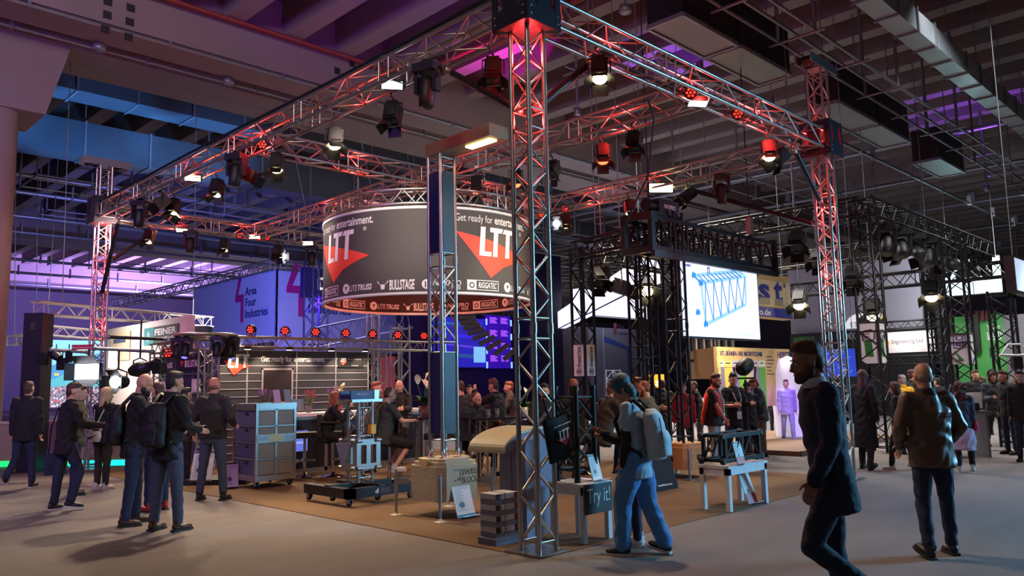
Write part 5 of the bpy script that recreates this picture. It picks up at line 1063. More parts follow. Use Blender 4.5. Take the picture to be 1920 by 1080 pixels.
q = Vv(728, 690, 22); t = wall_panel('red_stand_panel', 'red lit stand panel behind the end column of the bar wall', 'panel', Vv(716, 690, 22), Vv(741, 690, 22), 0.5, hg(728, 668, q), mat('panel_red', (150, 40, 60), .6), .1); del t['L']
q = DD(750, 670, 24); truss('stage_mast', 'pale grey truss mast between the red panel and the stage', (q[0], q[1], 0), (q[0], q[1], hg(750, 610, q)), .4, .4, .4, 2.5, .03, .014, ALUD, join=True)
q = DD(716, 640, 25); truss('stand_truss', 'blue lit scaffold truss above the bar wall under the drum', DD(600, 632, 25), DD(765, 598, 26), .5, .6, .5, 2.5, .03, .014, mat('blue_lit_pale_steel', (110, 110, 190), .4, .4), join=True, drop=6)  # blue light on this truss is put into its steel colour
# ================================================================ bright light box and grey stand
LB = mat('light_box', (226, 228, 255), .5, 0, .03, 2, emit=1.35)
A = DD(1048, 600, 31); B = Vector((A[0], A[1], 0)); 
A2 = Vv(1085, 600, 24.0); B2 = Vv(1216, 600, 24.0)
t = wall_panel('light_box', 'large glowing white light box hanging over the grey stand', 'light box', A2, B2, hg(1085, 589, A2), hg(1085, 541, A2), LB, .5); MB().bx(-.03, t['L'] + .03, -.02, 0, -.05, 0).obj('edge', STEEL, t); del t['L']
A3 = Vv(1046, 600, 22.5); B3 = Vector((A3[0], Uu(1216, 600, A3[0])[1], 0)); B3 = DD(1216, 600, 23.5)
t = wall_panel('light_box', 'lower glowing white light box with a slanting lower edge', 'light box', A3, B3, hg(1046, 616, A3), hg(1046, 584, A3) - .02, LB, .4); MB().bx(-.03, t['L'] + .03, -.02, 0, -.05, 0).obj('edge', STEEL, t); del t['L']
lamp('AREA', (A2[0] + 2, A2[1] - 1.5, 6), (A2[0] + 2, A2[1] - 4, 1), 160, (.85, .88, 1), 3)
GW = mat('grey_stand_wall', (128, 130, 148), .8, 0, .05, 2); GW2 = mat('mauve_stand_wall', (96, 84, 96), .8, 0, .05, 2)
A, B, C_ = Vv(1046, 660, 25.8), Vv(1105, 660, 25.8), Vv(1217, 660, 25.8)
t = wall_panel('stand_wall', 'mauve grey stand wall below the light box', 'wall', A, B, 0, 5.0, GW2, .2); del t['L']
t = wall_panel('stand_wall', 'blue grey stand wall with arch graphic and partly hidden company name', 'wall', B, C_, 0, 5.0, GW, .2); L = t['L']
xx = lambda px: (Vv(px, 660, 25.8)[0] - B[0]); zz = lambda px, py: Vv(px, py, 25.8)[2]
AB = mat('arch_blue', (60, 84, 168), .6)
MB().prism([(xx(1133), zz(1133, 630)), (xx(1182), zz(1182, 652)), (xx(1184), zz(1184, 740)), (xx(1177), zz(1177, 740)), (xx(1176), zz(1176, 656)), (xx(1133), zz(1133, 641))], .01, TX((0, -.012, 0), (1, 0, 0))).obj('arch_graphic', AB, t)
MB().bx(xx(1152), xx(1157.5), -.02, 0, zz(1155, 627), zz(1155, 606)).obj('emblem', mat('muted_red', (140, 60, 76), .6), t)
for s, py in (('Four', 615), ('Industries', 628)): text(t, s, .34, mat('sign_grey', (74, 72, 92), .6), TX((xx(1160), -.02, zz(1160, py)), (1, 0, 0)), ext=.004)
MB().bx(xx(1131), xx(1132.5), -.03, 0, 0, zz(1131, 617)).bx(xx(1214), xx(1216), -.03, 0, 0, 4.9).obj('light_edge', mat('pale_edge', (196, 196, 210), .5), t); del t['L']
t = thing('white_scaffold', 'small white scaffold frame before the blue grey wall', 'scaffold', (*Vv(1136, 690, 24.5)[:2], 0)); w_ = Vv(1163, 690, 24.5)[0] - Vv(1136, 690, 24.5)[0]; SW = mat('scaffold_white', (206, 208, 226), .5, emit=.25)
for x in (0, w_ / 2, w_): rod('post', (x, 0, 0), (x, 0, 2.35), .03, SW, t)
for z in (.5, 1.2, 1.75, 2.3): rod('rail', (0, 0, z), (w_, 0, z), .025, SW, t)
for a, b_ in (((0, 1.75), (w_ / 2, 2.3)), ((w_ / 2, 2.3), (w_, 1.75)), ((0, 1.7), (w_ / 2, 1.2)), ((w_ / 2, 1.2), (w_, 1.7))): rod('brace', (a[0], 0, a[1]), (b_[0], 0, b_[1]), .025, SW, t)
# ================================================================ black truss stand with wrapped column
def bmast(label, px, D, z1, c=.30, wrap=None, py=720): 
    q = DD(px, py, D); t = truss('black_mast', label, (q[0], q[1], 0), (q[0], q[1], z1), c, c, c, 2.5, .03, .014, BLKT, up=(0, 1, 0), cat='mast', join=True); return q
q = bmast('black truss mast with white lettered sleeve behind the truss sample', 1097, 15.5, hg(1095, 465, DD(1097, 720, 15.5)))
z0, z1 = hg(1097, 705, q), hg(1097, 647, q); t = thing('mast_sleeve', 'white sleeve with vertical lettering round the black mast', 'sign', (q[0], q[1], z0)); SLW = mat('sleeve_white', (206, 200, 204), .7)
MB().bx(-.165, .165, -.165, .165, 0, z1 - z0).obj('sleeve', SLW, t); hh = z1 - z0
for M in (frame((-.167, .08, .12 * 0), (0, 0, 1), (-1, 0, 0)), frame((-.08, -.167, 0), (0, 0, 1), (0, -1, 0))):
    M2 = M; fit_text(t, 'theatrixx', hh * .66, .11, LETD, M2 @ Matrix.Translation((hh * .28, -.14, 0)), .01)
    MB().path([M2 @ Vector((hh * .14 + .06 * math.cos(k), -.085 + .06 * math.sin(k), .004)) for k in [i * PI / 8 for i in range(16)]], .006, 4, closed=True).obj('emblem', LETD, t); fit_text(t, 'x', .07, .07, LETD, M2 @ Matrix.Translation((hh * .14 - .035, -.12, .002)), .03)
zt = hg(1095, 470, q)
for a, b_, lb in [((1085, 470), (1215, 440), 'black truss from the sleeved mast towards the heavy screen truss'), ((1140, 478), (1255, 500), 'black truss behind the sleeved mast running to the screen')]:
    A = DD(*a, 15.5); B = DD(*b_, 13.6 if 'heavy' in lb else 19); truss('black_truss', lb, A, B, .3, .3, .3, 2.5, .03, .014, BLKT, join=True)
q2 = bmast('slim black mast beside the amber screen', 1218, 17, hg(1210, 500, DD(1218, 720, 17)))
for i, (px, py, yw, tl, lit) in enumerate([(1118, 488, 200, 40, 0), (1128, 484, 150, 45, 1), (1165, 505, -100, 20, 0), (1210, 505, 180, 30, 1)]):
    fresnel('black spotlight under the black trusses near the sleeved mast, %s along' % ORD[i], DD(px, py, 16 + .9 * (px == 1128)), yaw_img(yw), tl, lit, 1.1, drop=6)
q = Vector(DD(1230, 713, 19)); t = thing('amber_screen', 'small amber screen behind the seated group', 'screen', (q.x, q.y, 0), -PI / 4); z0, z1 = hg(1230, 727, q), hg(1230, 702, q)
MB().bx(-.19, .19, -.02, .02, z0, z1).obj('image', E_('amber', (250, 170, 50), 1.0), t); MB().bx(-.02, .02, 0, .05, 0, z0).bx(-.2, .2, -.15, .15, 0, .02).obj('stand', BLK, t); fit_text(t, 'Z', .1, .1, EW, TX((-.03, -.022, z0 + .05), (1, 0, 0)), .03)
# ================================================================ plywood stand with sign tower
OSB = mat('light_plywood', (206, 174, 120), .75, 0, .12, 6, .1, 30, stretch=(2, 2, 6))
VV = 4.6; A, B = Vv(1345, 690, VV), Vv(1482, 690, VV); A_ = Uu(1290, 690, A[0])
zt, zb_ = hg(1345, 650, A), hg(1345, 706, A)
A0 = Vector((A[0], A[1], 0)); Q = DD(1288, 690, np.linalg.norm(A - CP) * 1.12)
t = wall_panel('plywood_fascia', 'plain side of the hanging plywood fascia by the screen mast', 'fascia', Q, A, zb_ - .05, zt, OSB, .08); del t['L']
t = wall_panel('plywood_fascia', 'plywood stand wall with dark lettering and coloured product columns', 'fascia', A, B, 0.9, zt, OSB, .08); L = t['L']; z9 = .9
xx = lambda px: Vv(px, 690, VV)[0] - A[0]; zz = lambda px, py: Vv(px, py, VV)[2] - z9
fit_text(t, 'LICHT-, BÜHNEN- UND MEDIENTECHNIK', xx(1431) - xx(1345), zz(1390, 657) - zz(1390, 669), NVY, TX((xx(1345), -.005, zz(1390, 669)), (1, 0, 0)), .02)
fit_text(t, 'HERSTELLER', xx(1499) - xx(1459), zz(1480, 660) - zz(1480, 671), NVY, TX((xx(1459), -.005, zz(1470, 671)), (1, 0, 0)), .02)
cols = [(1345, 1357, (206, 200, 190), (120, 116, 150)), (1358, 1372, (226, 200, 120), (220, 190, 100)), (1373, 1385, (180, 176, 196), (130, 120, 170)), (1386, 1398, (200, 206, 180), (120, 190, 60)), (1399, 1411, (220, 214, 204), (206, 196, 180)), (1412, 1422, (190, 184, 200), (140, 126, 176)), (1423, 1434, (206, 220, 200), (96, 170, 70))]
for i, (x0, x1, c0, c1) in enumerate(cols):
    MB().bx(xx(x0), xx(x1), -.012, 0, zz(x0, 688), zz(x0, 676)).obj('label_card', mat('card_%s' % 'abcdefg'[i], c0, .6), t); MB().bx(xx(x0), xx(x1), -.012, 0, 0, zz(x0, 689)).obj('product_column', mat('column_%s' % 'abcdefg'[i], c1, .6), t)
    MB().bx(xx(x0 + 2), xx(x1 - 3), -.014, -.012, zz(x0, 682), zz(x0, 680)).obj('card_print', NVY, t)
for i in range(6): MB().bx(xx(1438), xx(1438 + (10, 14, 12, 8, 9, 13)[i]), -.01, 0, zz(1440, 668 + i * 6.5 + 1.5), zz(1440, 668 + i * 6.5)).obj('printed_line', LETD, t)
del t['L']
for u in (9.3, 10.3): lamp('SPOT', (u + .8, 3.4, 3.3), (u + .8, 4.6, 2.0), 260, (1, .82, .55), .1, 110, .7)
A, B = Vv(1417, 550, 5.2), Vv(1482, 550, 5.2); z0, z1 = hg(1417, 594, A), hg(1417, 508, A)
t = wall_panel('tower_sign', 'square plywood sign with big blue letters behind the bright screen', 'sign', A, B, z0, z1, OSB, .3); L = t['L']; h = z1 - z0; SB_ = mat('sign_blue', (58, 60, 160), .6)
MB().bx(0, L, -.012, 0, h * .02, h * .23).obj('blue_band', SB_, t); MB().bx(.02, L - .02, -.008, 0, h * .26, h * .84).obj('pale_field', mat('pale_field', (224, 206, 164), .7), t)
for s, x, w_ in (('s', .07, .30), ('t', .50, .24)): fit_text(t, s, w_ * L, h * (.38 if s == 's' else .5), SB_, TX((x * L, -.02, h * .36), (1, 0, 0)), .03); MB().bx(x * L + .03, (x + w_) * L - .02, -.024, -.02, h * .30, h * .44).obj('grey_foot', mat('sign_shade', (176, 166, 140), .7), t)
fit_text(t, '®', .07 * L, .07 * L, SB_, TX((.78 * L, -.02, h * .72), (1, 0, 0))); fit_text(t, 'fo.de', L * .36, h * .14, LETW, TX((.02, -.016, h * .05), (1, 0, 0)), .01); del t['L']
lamp('SPOT', (11.2, 2.6, 4.2), (11.4, 5.2, 4.6), 800, (1, .84, .6), .1, 60, .7)  # added spot to brighten the tower sign, no fixture built
t = thing('row_of_clamps', 'dark rack of hanging clamps under the bright screen', 'rack', (*Vv(1290, 640, 6)[:2], 0)); w_ = Vv(1380, 640, 6)[0] - Vv(1290, 640, 6)[0]; z = hg(1290, 640, Vv(1290, 640, 6))
for dz in (-.5, .12): rod('rail', (0, 0, z + dz), (w_, 0, z + dz), .04, BLKT, t)
for i in range(14): rod('clamp', (i * w_ / 13, 0, z - .25), (i * w_ / 13, 0, z + .1), .05, BLKT if i % 2 else ALUD, t)
for x in (0, w_): rod('post', (x, 0, 0), (x, 0, z + .1), .05, BLKT, t)
# ================================================================ white hall wall and stands on the right
A, B = Vv(1480, 600, 8.5), None; U1 = A[0] + 6; A = Uu(1482, 600, U1); B = Uu(1730, 600, U1)
WW = mat('grey_white_wall', (172, 172, 182), .85, 0, .05, 1)
zt = hg(1482, 508, A); zb2 = hg(1482, 628, A)
t = wall_panel('hall_banner', 'very large plain grey white wall banner over the dark stands', 'banner', A, B, zb2, zt, WW, .2); L = t['L']
pz = lambda px, py: ((A[1] - Uu(px, py, U1)[1]), Uu(px, py, U1)[2] - zb2)
MB().prism([(pz(1612, 615)[0] + .62 * math.cos(k), pz(1612, 615)[1] + .62 * math.sin(k)) for k in [i * PI / 20 for i in range(21)]], .02, TX((0, -.02, 0), (1, 0, 0))).obj('half_disc', mat('lit_half_disc', (240, 240, 246), .5, emit=.6), t)
fit_text(t, 'ETZL', .66, .22, mat('letter_grey', (60, 60, 64), .6), TX((pz(1596, 612)[0], -.045, pz(1596, 614)[1]), (1, 0, 0)), -.01); del t['L']
lamp('AREA', (U1 - 4, 2.5, 6.5), (U1, 3.0, 5), 220, (.92, .93, 1), 2.5)
DKB = mat('dark_fascia', (30, 30, 34), .7)
A5, B5 = Uu(1482, 650, U1 - .5), Uu(1745, 650, U1 - .5)
t = wall_panel('dark_fascia', 'dark fascia band under the grey white banner with small signs', 'fascia', A5, B5, 0.0, zb2, DKB, .2); pz = lambda px, py: ((A5[1] - Uu(px, py, U1 - .5)[1]), Uu(px, py, U1 - .5)[2])
fit_text(t, 'MX SERIES', 1.2, .3, mat('letter_pale', (150, 150, 150), .6, emit=.15), TX((pz(1588, 640)[0], -.02, pz(1588, 637)[1]), (1, 0, 0)), .01); fit_text(t, 'GREENTAGS', 1.0, .22, mat('letter_green', (60, 110, 50), .6, emit=.2), TX((pz(1488, 642)[0], -.02, pz(1488, 642)[1]), (1, 0, 0)), .03); del t['L']
A6, B6 = Uu(1536, 680, U1 - 2.5), Uu(1606, 680, U1 - 2.5)
t = wall_panel('blue_screen', 'blue LED screen behind the head of the man in the suit', 'screen', A6, B6, hg(1570, 708, A6), hg(1570, 654, A6), BLK, .15, 'cabinet'); L = t['L']; h = hg(1570, 654, A6) - hg(1570, 708, A6); MB().bx(.03, L - .03, -.01, 0, .03, h - .03).obj('image', E_('deep_blue_screen', (30, 56, 176), .8), t)
b = MB()
for i in range(60): x, z = random.uniform(.05, L - .2), random.uniform(.05, h - .1); b.bx(x, x + .06, -.014, -.011, z, z + .02)
b.obj('image_specks', E_('speck_blue', (130, 160, 240), .9), t, 'stuff'); del t['L']
# black truss rig with moving heads
CQ = Vector(G(1652, 847, 0)); zt = hg(1612, 372, CQ) - .2
def rigm(label, P, z1): return truss('black_mast', label, (P[0], P[1], 0), (P[0], P[1], z1), .42, .42, .32, 2.5, .032, .015, BLKT, up=(0, 1, 0), cat='mast', join=True)
rigm('tall black truss mast with thumb sign sleeve at the corner of the dark rig', CQ, zt)
EP = Vector((CQ.x + 9.5, CQ.y, 0)); WP = Vector((CQ.x, CQ.y + 7.5, 0))
def btruss(lb, a, b_, z, w_=.4): return truss('black_truss', lb, (a[0], a[1], z), (b_[0], b_[1], z), w_, w_, .36, 2.5, .032, .015, BLKT, join=True)
btruss('long black truss of the dark rig running away past the moving heads', CQ, EP, zt); btruss('black truss of the dark rig running towards the bright screen', CQ, WP, zt)
btruss('second black truss of the dark rig, behind the first', (CQ.x + 4.5, CQ.y + .0), (CQ.x + 4.5, CQ.y + 9), zt - .3); btruss('low black truss crossing before the grey white banner', (CQ.x + 7, CQ.y - 1.5), (CQ.x + 7, CQ.y + 9), zt - .9)
P2 = Vector(DD(1810, 720, 22)); rigm('black truss mast with letter sleeve before the green wall', P2, zt - .4); P3 = Vector(DD(1890, 700, 21)); rigm('black truss mast at the edge of the green wall', P3, hg(1890, 545, P3))
P4 = Vector(DD(1758, 640, 28)); rigm('purple lit truss mast beside the pale LED panels', P4, hg(1740, 480, P4))
for i in range(9):
    x = 1.0 + i * .95; moving('black moving head under the long dark truss, %s from the corner mast' % ORD[i], (CQ.x + x, CQ.y - .1, zt - .25), yaw_img(150 + 12 * (i % 3)), 60 - 14 * (i % 3), 1.25)
    if i % 2: fresnel('black spotlight with bright edge between the moving heads, %s from the corner mast' % ORD[i // 2], (CQ.x + x + .45, CQ.y + .1, zt - .28), yaw_img(120), 20, 0, 1.3)
for i, (px, py, lit, D) in enumerate([(1492, 418, 0, 17), (1595, 486, 0, 19), (1497, 530, 1, 24), (1743, 512, 1, 24), (1635, 545, 1, 22), (1530, 455, 0, 21)]):
    fresnel('theatre spotlight hanging over the dark stands, ' + ('nearest the screen', 'left of the corner mast', 'lit, above the fascia', 'lit, before the banner edge', 'lit, behind the corner mast', 'pale, beside the red tower')[i], DD(px, py, D), yaw_img(150), 45, lit, 1.2 if D < 22 else 1.5, drop=6)
# wrapped sleeves: thumb sign, letter sign
z0, z1 = hg(1650, 681, CQ), hg(1645, 607, CQ); t = thing('mast_sleeve', 'white sleeve with green thumb drawing round the tall corner mast', 'sign', (CQ.x, CQ.y, z0)); hh = z1 - z0; GRN = mat('thumb_green', (40, 100, 40), .7); KL = mat('outline_black', (36, 38, 36), .7)
MB().bx(-.2, .2, -.2, .2, 0, hh).obj('sleeve', SLW, t)
for M in (TX((-.202, .0, 0), (0, -1, 0)), TX((0, -.202, 0), (1, 0, 0))):
    b = MB().path([M @ Vector(p) for p in [(-.12, .58 * hh, .004), (-.13, .72 * hh, .004), (-.08, .82 * hh, .004), (.06, .84 * hh, .004), (.13, .78 * hh, .004), (.12, .62 * hh, .004), (.06, .56 * hh, .004), (-.05, .57 * hh, .004)]], .014, 4, closed=True)
    for k in (.62, .68, .74): b.path([M @ Vector((-.1, k * hh, .004)), M @ Vector((.02, (k + .01) * hh, .004))], .008, 4)
    b.obj('fist_drawing', KL, t); MB().prism([(-.10, .55 * hh), (.05, .55 * hh), (.08, .16 * hh), (-.09, .18 * hh)], .004, M @ Matrix.Translation((0, 0, .004))).obj('sleeve_drawing', GRN, t)
z0, z1 = hg(1800, 683, P2), hg(1800, 625, P2); t = thing('mast_sleeve', 'white sleeve with framed letters and green arrow round the second mast', 'sign', (P2.x, P2.y, z0)); hh = z1 - z0
MB().bx(-.2, .2, -.2, .2, 0, hh).obj('sleeve', SLW, t)
M = frame((-.202, 0, 0), (0, 0, 1), (-1, 0, 0)); fit_text(t, 'ELC', hh * .30, .17, NVY, M @ Matrix.Translation((hh * .58, -.10, 0)), .02)
b = MB()
for x0, x1, y0, y1 in ((.52, .93, -.14, -.125), (.52, .93, .105, .12), (.52, .535, -.14, .12), (.915, .93, -.14, .12)): b.bx(x0 * hh, x1 * hh, y0, y1, 0, .006)
b.obj('letter_frame', NVY, t, M=M); MB().prism([(.12 * hh, -.08), (.45 * hh, .12), (.2 * hh, .03), (.06 * hh, .10)], .004, M @ Matrix.Translation((0, 0, .005))).obj('arrow', GRN, t)
fit_text(t, 'ELC lighting', hh * .8, .1, mat('sleeve_blue', (70, 120, 170), .7), frame((-.04, -.202, .08 * hh), (0, 0, 1), (0, -1, 0)) @ Matrix.Translation((0, -.05, 0)), .01)
# Engineering sign in black truss frame
A, B = Uu(1657, 640, U1 - 3), Uu(1752, 640, U1 - 3); z0, z1 = hg(1700, 661, A), hg(1700, 622, A)
t = wall_panel('stand_sign', 'white stand sign with grey engineering lettering in a black truss frame', 'sign', A, B, z0, z1, mat('sign_white', (210, 204, 206), .7), .08); L = t['L']; fit_text(t, 'Engineering Ltd', L * .62, (z1 - z0) * .27, mat('sign_text_grey', (96, 92, 100), .6), TX((L * .16, -.01, (z1 - z0) * .38), (1, 0, 0))); MB().lathe([(.001, 0), (.12, .001)], 14, 0, TX((.1, -.01, (z1 - z0) * .5), (1, 0, 0))).obj('emblem', mat('amber_dot', (220, 170, 70), .6), t); del t['L']
lamp('AREA', (U1 - 4.2, (A[1] + B[1]) / 2, 3.9), (U1 - 3, (A[1] + B[1]) / 2, 3), 30, WHITE, .8)
for zc, lb in ((z1 + .25, 'above'), (z0 - .3, 'under')): truss('black_truss', 'thin black truss %s the white engineering sign' % lb, (A[0], A[1] + .2, zc), (B[0], B[1] - .6, zc), .3, .3, .3, 2.5, .026, .012, BLKT, join=True)
q = B; truss('black_mast', 'thin black mast at the end of the engineering sign', (q[0], q[1] - .45, 0), (q[0], q[1] - .45, z1 + .4), .3, .3, .3, 2.5, .026, .012, BLKT, up=(0, 1, 0), join=True)
# pale LED panels and green wall at the right
CY = E_('pale_cyan_screen', (180, 226, 232), 1.05)
A, B = Uu(1772, 540, U1 - 1), Uu(1880, 540, U1 - 1); 
t = wall_panel('pale_screen', 'pale cyan LED screen high behind the dark rig', 'screen', A, B, hg(1790, 556, A), hg(1790, 488, A), BLK, .2, 'cabinet'); L = t['L']; h = hg(1790, 488, A) - hg(1790, 556, A)
for k in range(2): MB().bx(.03 + k * L / 2, L / 2 - .01 + k * L / 2, -.01, 0, .03, h - .03).obj('image', CY, t)
del t['L']
A, B = Vv(1904, 520, -1.0), Vv(1990, 520, -1.0)
t = wall_panel('pale_screen', 'second pale LED screen cut by the photo edge', 'screen', A, B, hg(1904, 548, A), hg(1904, 478, A), BLK, .2, 'cabinet'); MB().bx(.05, t['L'], -.01, 0, .05, hg(1904, 478, A) - hg(1904, 548, A) - .05).obj('image', E_('pale_blue_screen', (176, 196, 222), .85), t); del t['L']
q = Uu(1755, 600, U1 - 1.2); q2_ = Uu(1772, 600, U1 - 1.2); t = wall_panel('dark_column', 'broad dark column between the engineering sign and the green wall', 'column', q, q2_, 0, hg(1765, 560, q), DKB, .4); del t['L']
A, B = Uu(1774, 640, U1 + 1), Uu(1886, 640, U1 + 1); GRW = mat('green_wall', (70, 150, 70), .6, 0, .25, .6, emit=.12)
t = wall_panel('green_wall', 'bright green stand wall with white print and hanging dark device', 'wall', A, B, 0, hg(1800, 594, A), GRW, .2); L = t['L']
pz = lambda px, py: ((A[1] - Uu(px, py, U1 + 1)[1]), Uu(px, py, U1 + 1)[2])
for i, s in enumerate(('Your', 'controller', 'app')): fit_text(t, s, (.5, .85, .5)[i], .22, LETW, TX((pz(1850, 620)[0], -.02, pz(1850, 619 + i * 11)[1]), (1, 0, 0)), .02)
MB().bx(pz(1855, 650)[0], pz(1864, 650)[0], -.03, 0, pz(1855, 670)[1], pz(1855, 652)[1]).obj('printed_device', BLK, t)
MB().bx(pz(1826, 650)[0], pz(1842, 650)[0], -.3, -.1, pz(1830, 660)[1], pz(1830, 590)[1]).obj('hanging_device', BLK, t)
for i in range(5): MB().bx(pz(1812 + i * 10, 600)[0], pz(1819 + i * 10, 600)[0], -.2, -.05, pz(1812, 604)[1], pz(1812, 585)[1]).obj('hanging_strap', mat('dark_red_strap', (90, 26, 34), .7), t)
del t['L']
A, B = Uu(1884, 640, U1 + .8), Uu(1960, 640, U1 + .8); t = wall_panel('stand_wall', 'plain grey stand wall right of the green wall', 'wall', A, B, 0, hg(1900, 590, A), mat('mid_grey_wall', (120, 118, 120), .8), .2); del t['L']
q = DD(1905, 665, 20); t = thing('lamp_crossbar', 'white steel crossbar with pale lamp at the photo edge', 'crossbar', q, -PI / 4)
MB().path([(-.35, 0, .0), (.0, 0, -.02), (.4, 0, .0)], .03, 6).path([(-.3, 0, .02), (-.15, 0, .22), (.1, 0, .22), (.3, 0, .02)], .02, 6).obj('bracket', WHITEP, t); rod('stem', (0, 0, -.7), (0, 0, .2), .02, STEEL, t); MB().bx(-.1, .1, -.06, .06, -.3, -.05).obj('lamp_body', BLK, t)
# dark low stage and barrier behind the black truss table
t = thing('stand_platform', 'low wooden platform edge behind the table with the black truss module', 'platform', (10.2, 2.2, .0)); MB().bx(0, 6, 0, 4, 0, .10).obj('deck', mat('wood_floor', (128, 100, 76), .6, 0, .15, 4, stretch=(6, 1, 1)), t); MB().bx(-.02, 6, -.03, 0, 0, .11).obj('edge_strip', mat('platform_edge', (90, 80, 74), .5), t)
lamp('SPOT', (12.9, 4.6, 3.2), (13.6, 4.2, 0), 60, (.05, 1, .15), .1, 30, .5); lamp('SPOT', (11.4, 2.4, 3.4), (13.4, 4.1, 1.0), 700, (.22, .05, 1), .1, 26, .6)
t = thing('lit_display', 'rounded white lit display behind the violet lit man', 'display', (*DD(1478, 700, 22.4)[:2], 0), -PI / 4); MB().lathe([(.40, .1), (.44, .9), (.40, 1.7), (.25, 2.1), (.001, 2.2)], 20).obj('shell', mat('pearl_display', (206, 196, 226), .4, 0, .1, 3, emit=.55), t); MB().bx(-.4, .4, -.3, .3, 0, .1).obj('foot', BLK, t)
# ================================================================ people
RAW = []
def V(*a): return Vector(a)
class Blob(MB):
    def cap(s, pts, rad, n=12, mi=0):
        pts = [Vector(p) for p in pts]
        for i, (p, r) in enumerate(zip(pts, rad)):
            s.ball(p, r, n, 8, mi)
            if i: s.tube(pts[i - 1], p, rad[i - 1], n, mi, r)
        return s
    def loft(s, M, rows, n=20, mi=0):     # rows of (z, rx, ry[, y0]) -> closed elliptical trunk
        v = []
        for r in rows:
            y0 = r[3] if len(r) > 3 else 0
            for i in range(n): t = 2 * PI * i / n; v.append(M @ V(r[1] * math.cos(t), y0 + r[2] * math.sin(t), r[0]))
        k = len(rows); s.add(v, [(i * n + j, i * n + (j + 1) % n, (i + 1) * n + (j + 1) % n, (i + 1) * n + j) for i in range(k - 1) for j in range(n)], mi, True)
        return s.add(v[:n], [tuple(range(n))[::-1]], mi).add(v[-n:], [tuple(range(n))], mi)
    def ell(s, M, c, r, n=14): return s.ball(M @ Vector(c), r, n, 10, 0, M.to_3x3().normalized())
def soft(b, name, mt, parent, vox, wr=0., sm=4):
    o = b.obj(name, mt, parent); md = o.modifiers.new('r', 'REMESH'); md.mode = 'VOXEL'; md.voxel_size = vox; md.use_smooth_shade = True
    ms_ = o.modifiers.new('s', 'SMOOTH'); ms_.iterations = sm; ms_.factor = .5
    RAW.append((o, wr)); return o
SK = mat('skin', (196, 146, 120), .5, 0, .06, 14, .05, 200); SK2 = mat('skin_ruddy', (204, 128, 104), .5, 0, .06, 14, .05, 200); SK3 = mat('skin_tan', (150, 104, 80), .5, 0, .06, 14)
CL = lambda n_, c_, r_=.85, m_=0.: mat('cloth_' + n_, c_, r_, m_, .16, 9, .35, 34)
JBLK = CL('black', (24, 23, 26)); JCHR = CL('charcoal', (44, 42, 44)); DEN = CL('denim', (62, 72, 92)); DEND = CL('dark_denim', (34, 42, 66)); DENL = CL('light_denim', (74, 124, 178)); OLV = CL('olive', (84, 76, 46)); GRY = CL('grey', (74, 72, 74)); NAVYC = CL('navy_suit', (17, 30, 54), .8)
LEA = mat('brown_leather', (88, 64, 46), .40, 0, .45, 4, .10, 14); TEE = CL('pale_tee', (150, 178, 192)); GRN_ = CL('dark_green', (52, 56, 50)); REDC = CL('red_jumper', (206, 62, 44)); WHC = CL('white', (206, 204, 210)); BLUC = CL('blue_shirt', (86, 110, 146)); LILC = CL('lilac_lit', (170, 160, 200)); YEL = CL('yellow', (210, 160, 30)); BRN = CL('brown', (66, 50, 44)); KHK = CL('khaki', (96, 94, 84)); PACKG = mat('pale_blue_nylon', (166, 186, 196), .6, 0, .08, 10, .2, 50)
HD = mat('hair_dark', (30, 24, 22), .6, 0, .3, 40, .5, 90, stretch=(1, 1, .3)); HB = mat('hair_brown', (74, 46, 30), .6, 0, .3, 40, .5, 90, stretch=(1, 1, .3)); HR = mat('hair_auburn', (128, 62, 34), .55, 0, .3, 40, .5, 90, stretch=(1, 1, .3)); HBL = mat('hair_blonde', (176, 150, 112), .55, 0, .3, 40, .5, 90, stretch=(1, 1, .3)); HT = mat('hair_teal', (44, 86, 98), .55, 0, .5, 14, .5, 90, stretch=(1, 1, .3)); HG = mat('hair_grey', (140, 136, 132), .6, 0, .2, 40, .4, 90); HDR = mat('hair_dark_red', (70, 30, 28), .6, 0, .3, 40, .5, 90)
EYW = mat('eye_white', (224, 220, 214), .3); EYD = mat('eye_dark', (40, 30, 26), .25); LIP = mat('lip', (168, 96, 88), .5)
SHB = mat('shoe_black', (26, 25, 26), .5); SHW = mat('shoe_white', (206, 204, 200), .6); SHN = mat('shoe_brown', (58, 38, 28), .5); SOLE = mat('shoe_sole', (200, 196, 188), .7); SOLD = mat('shoe_sole_dark', (40, 38, 38), .7)
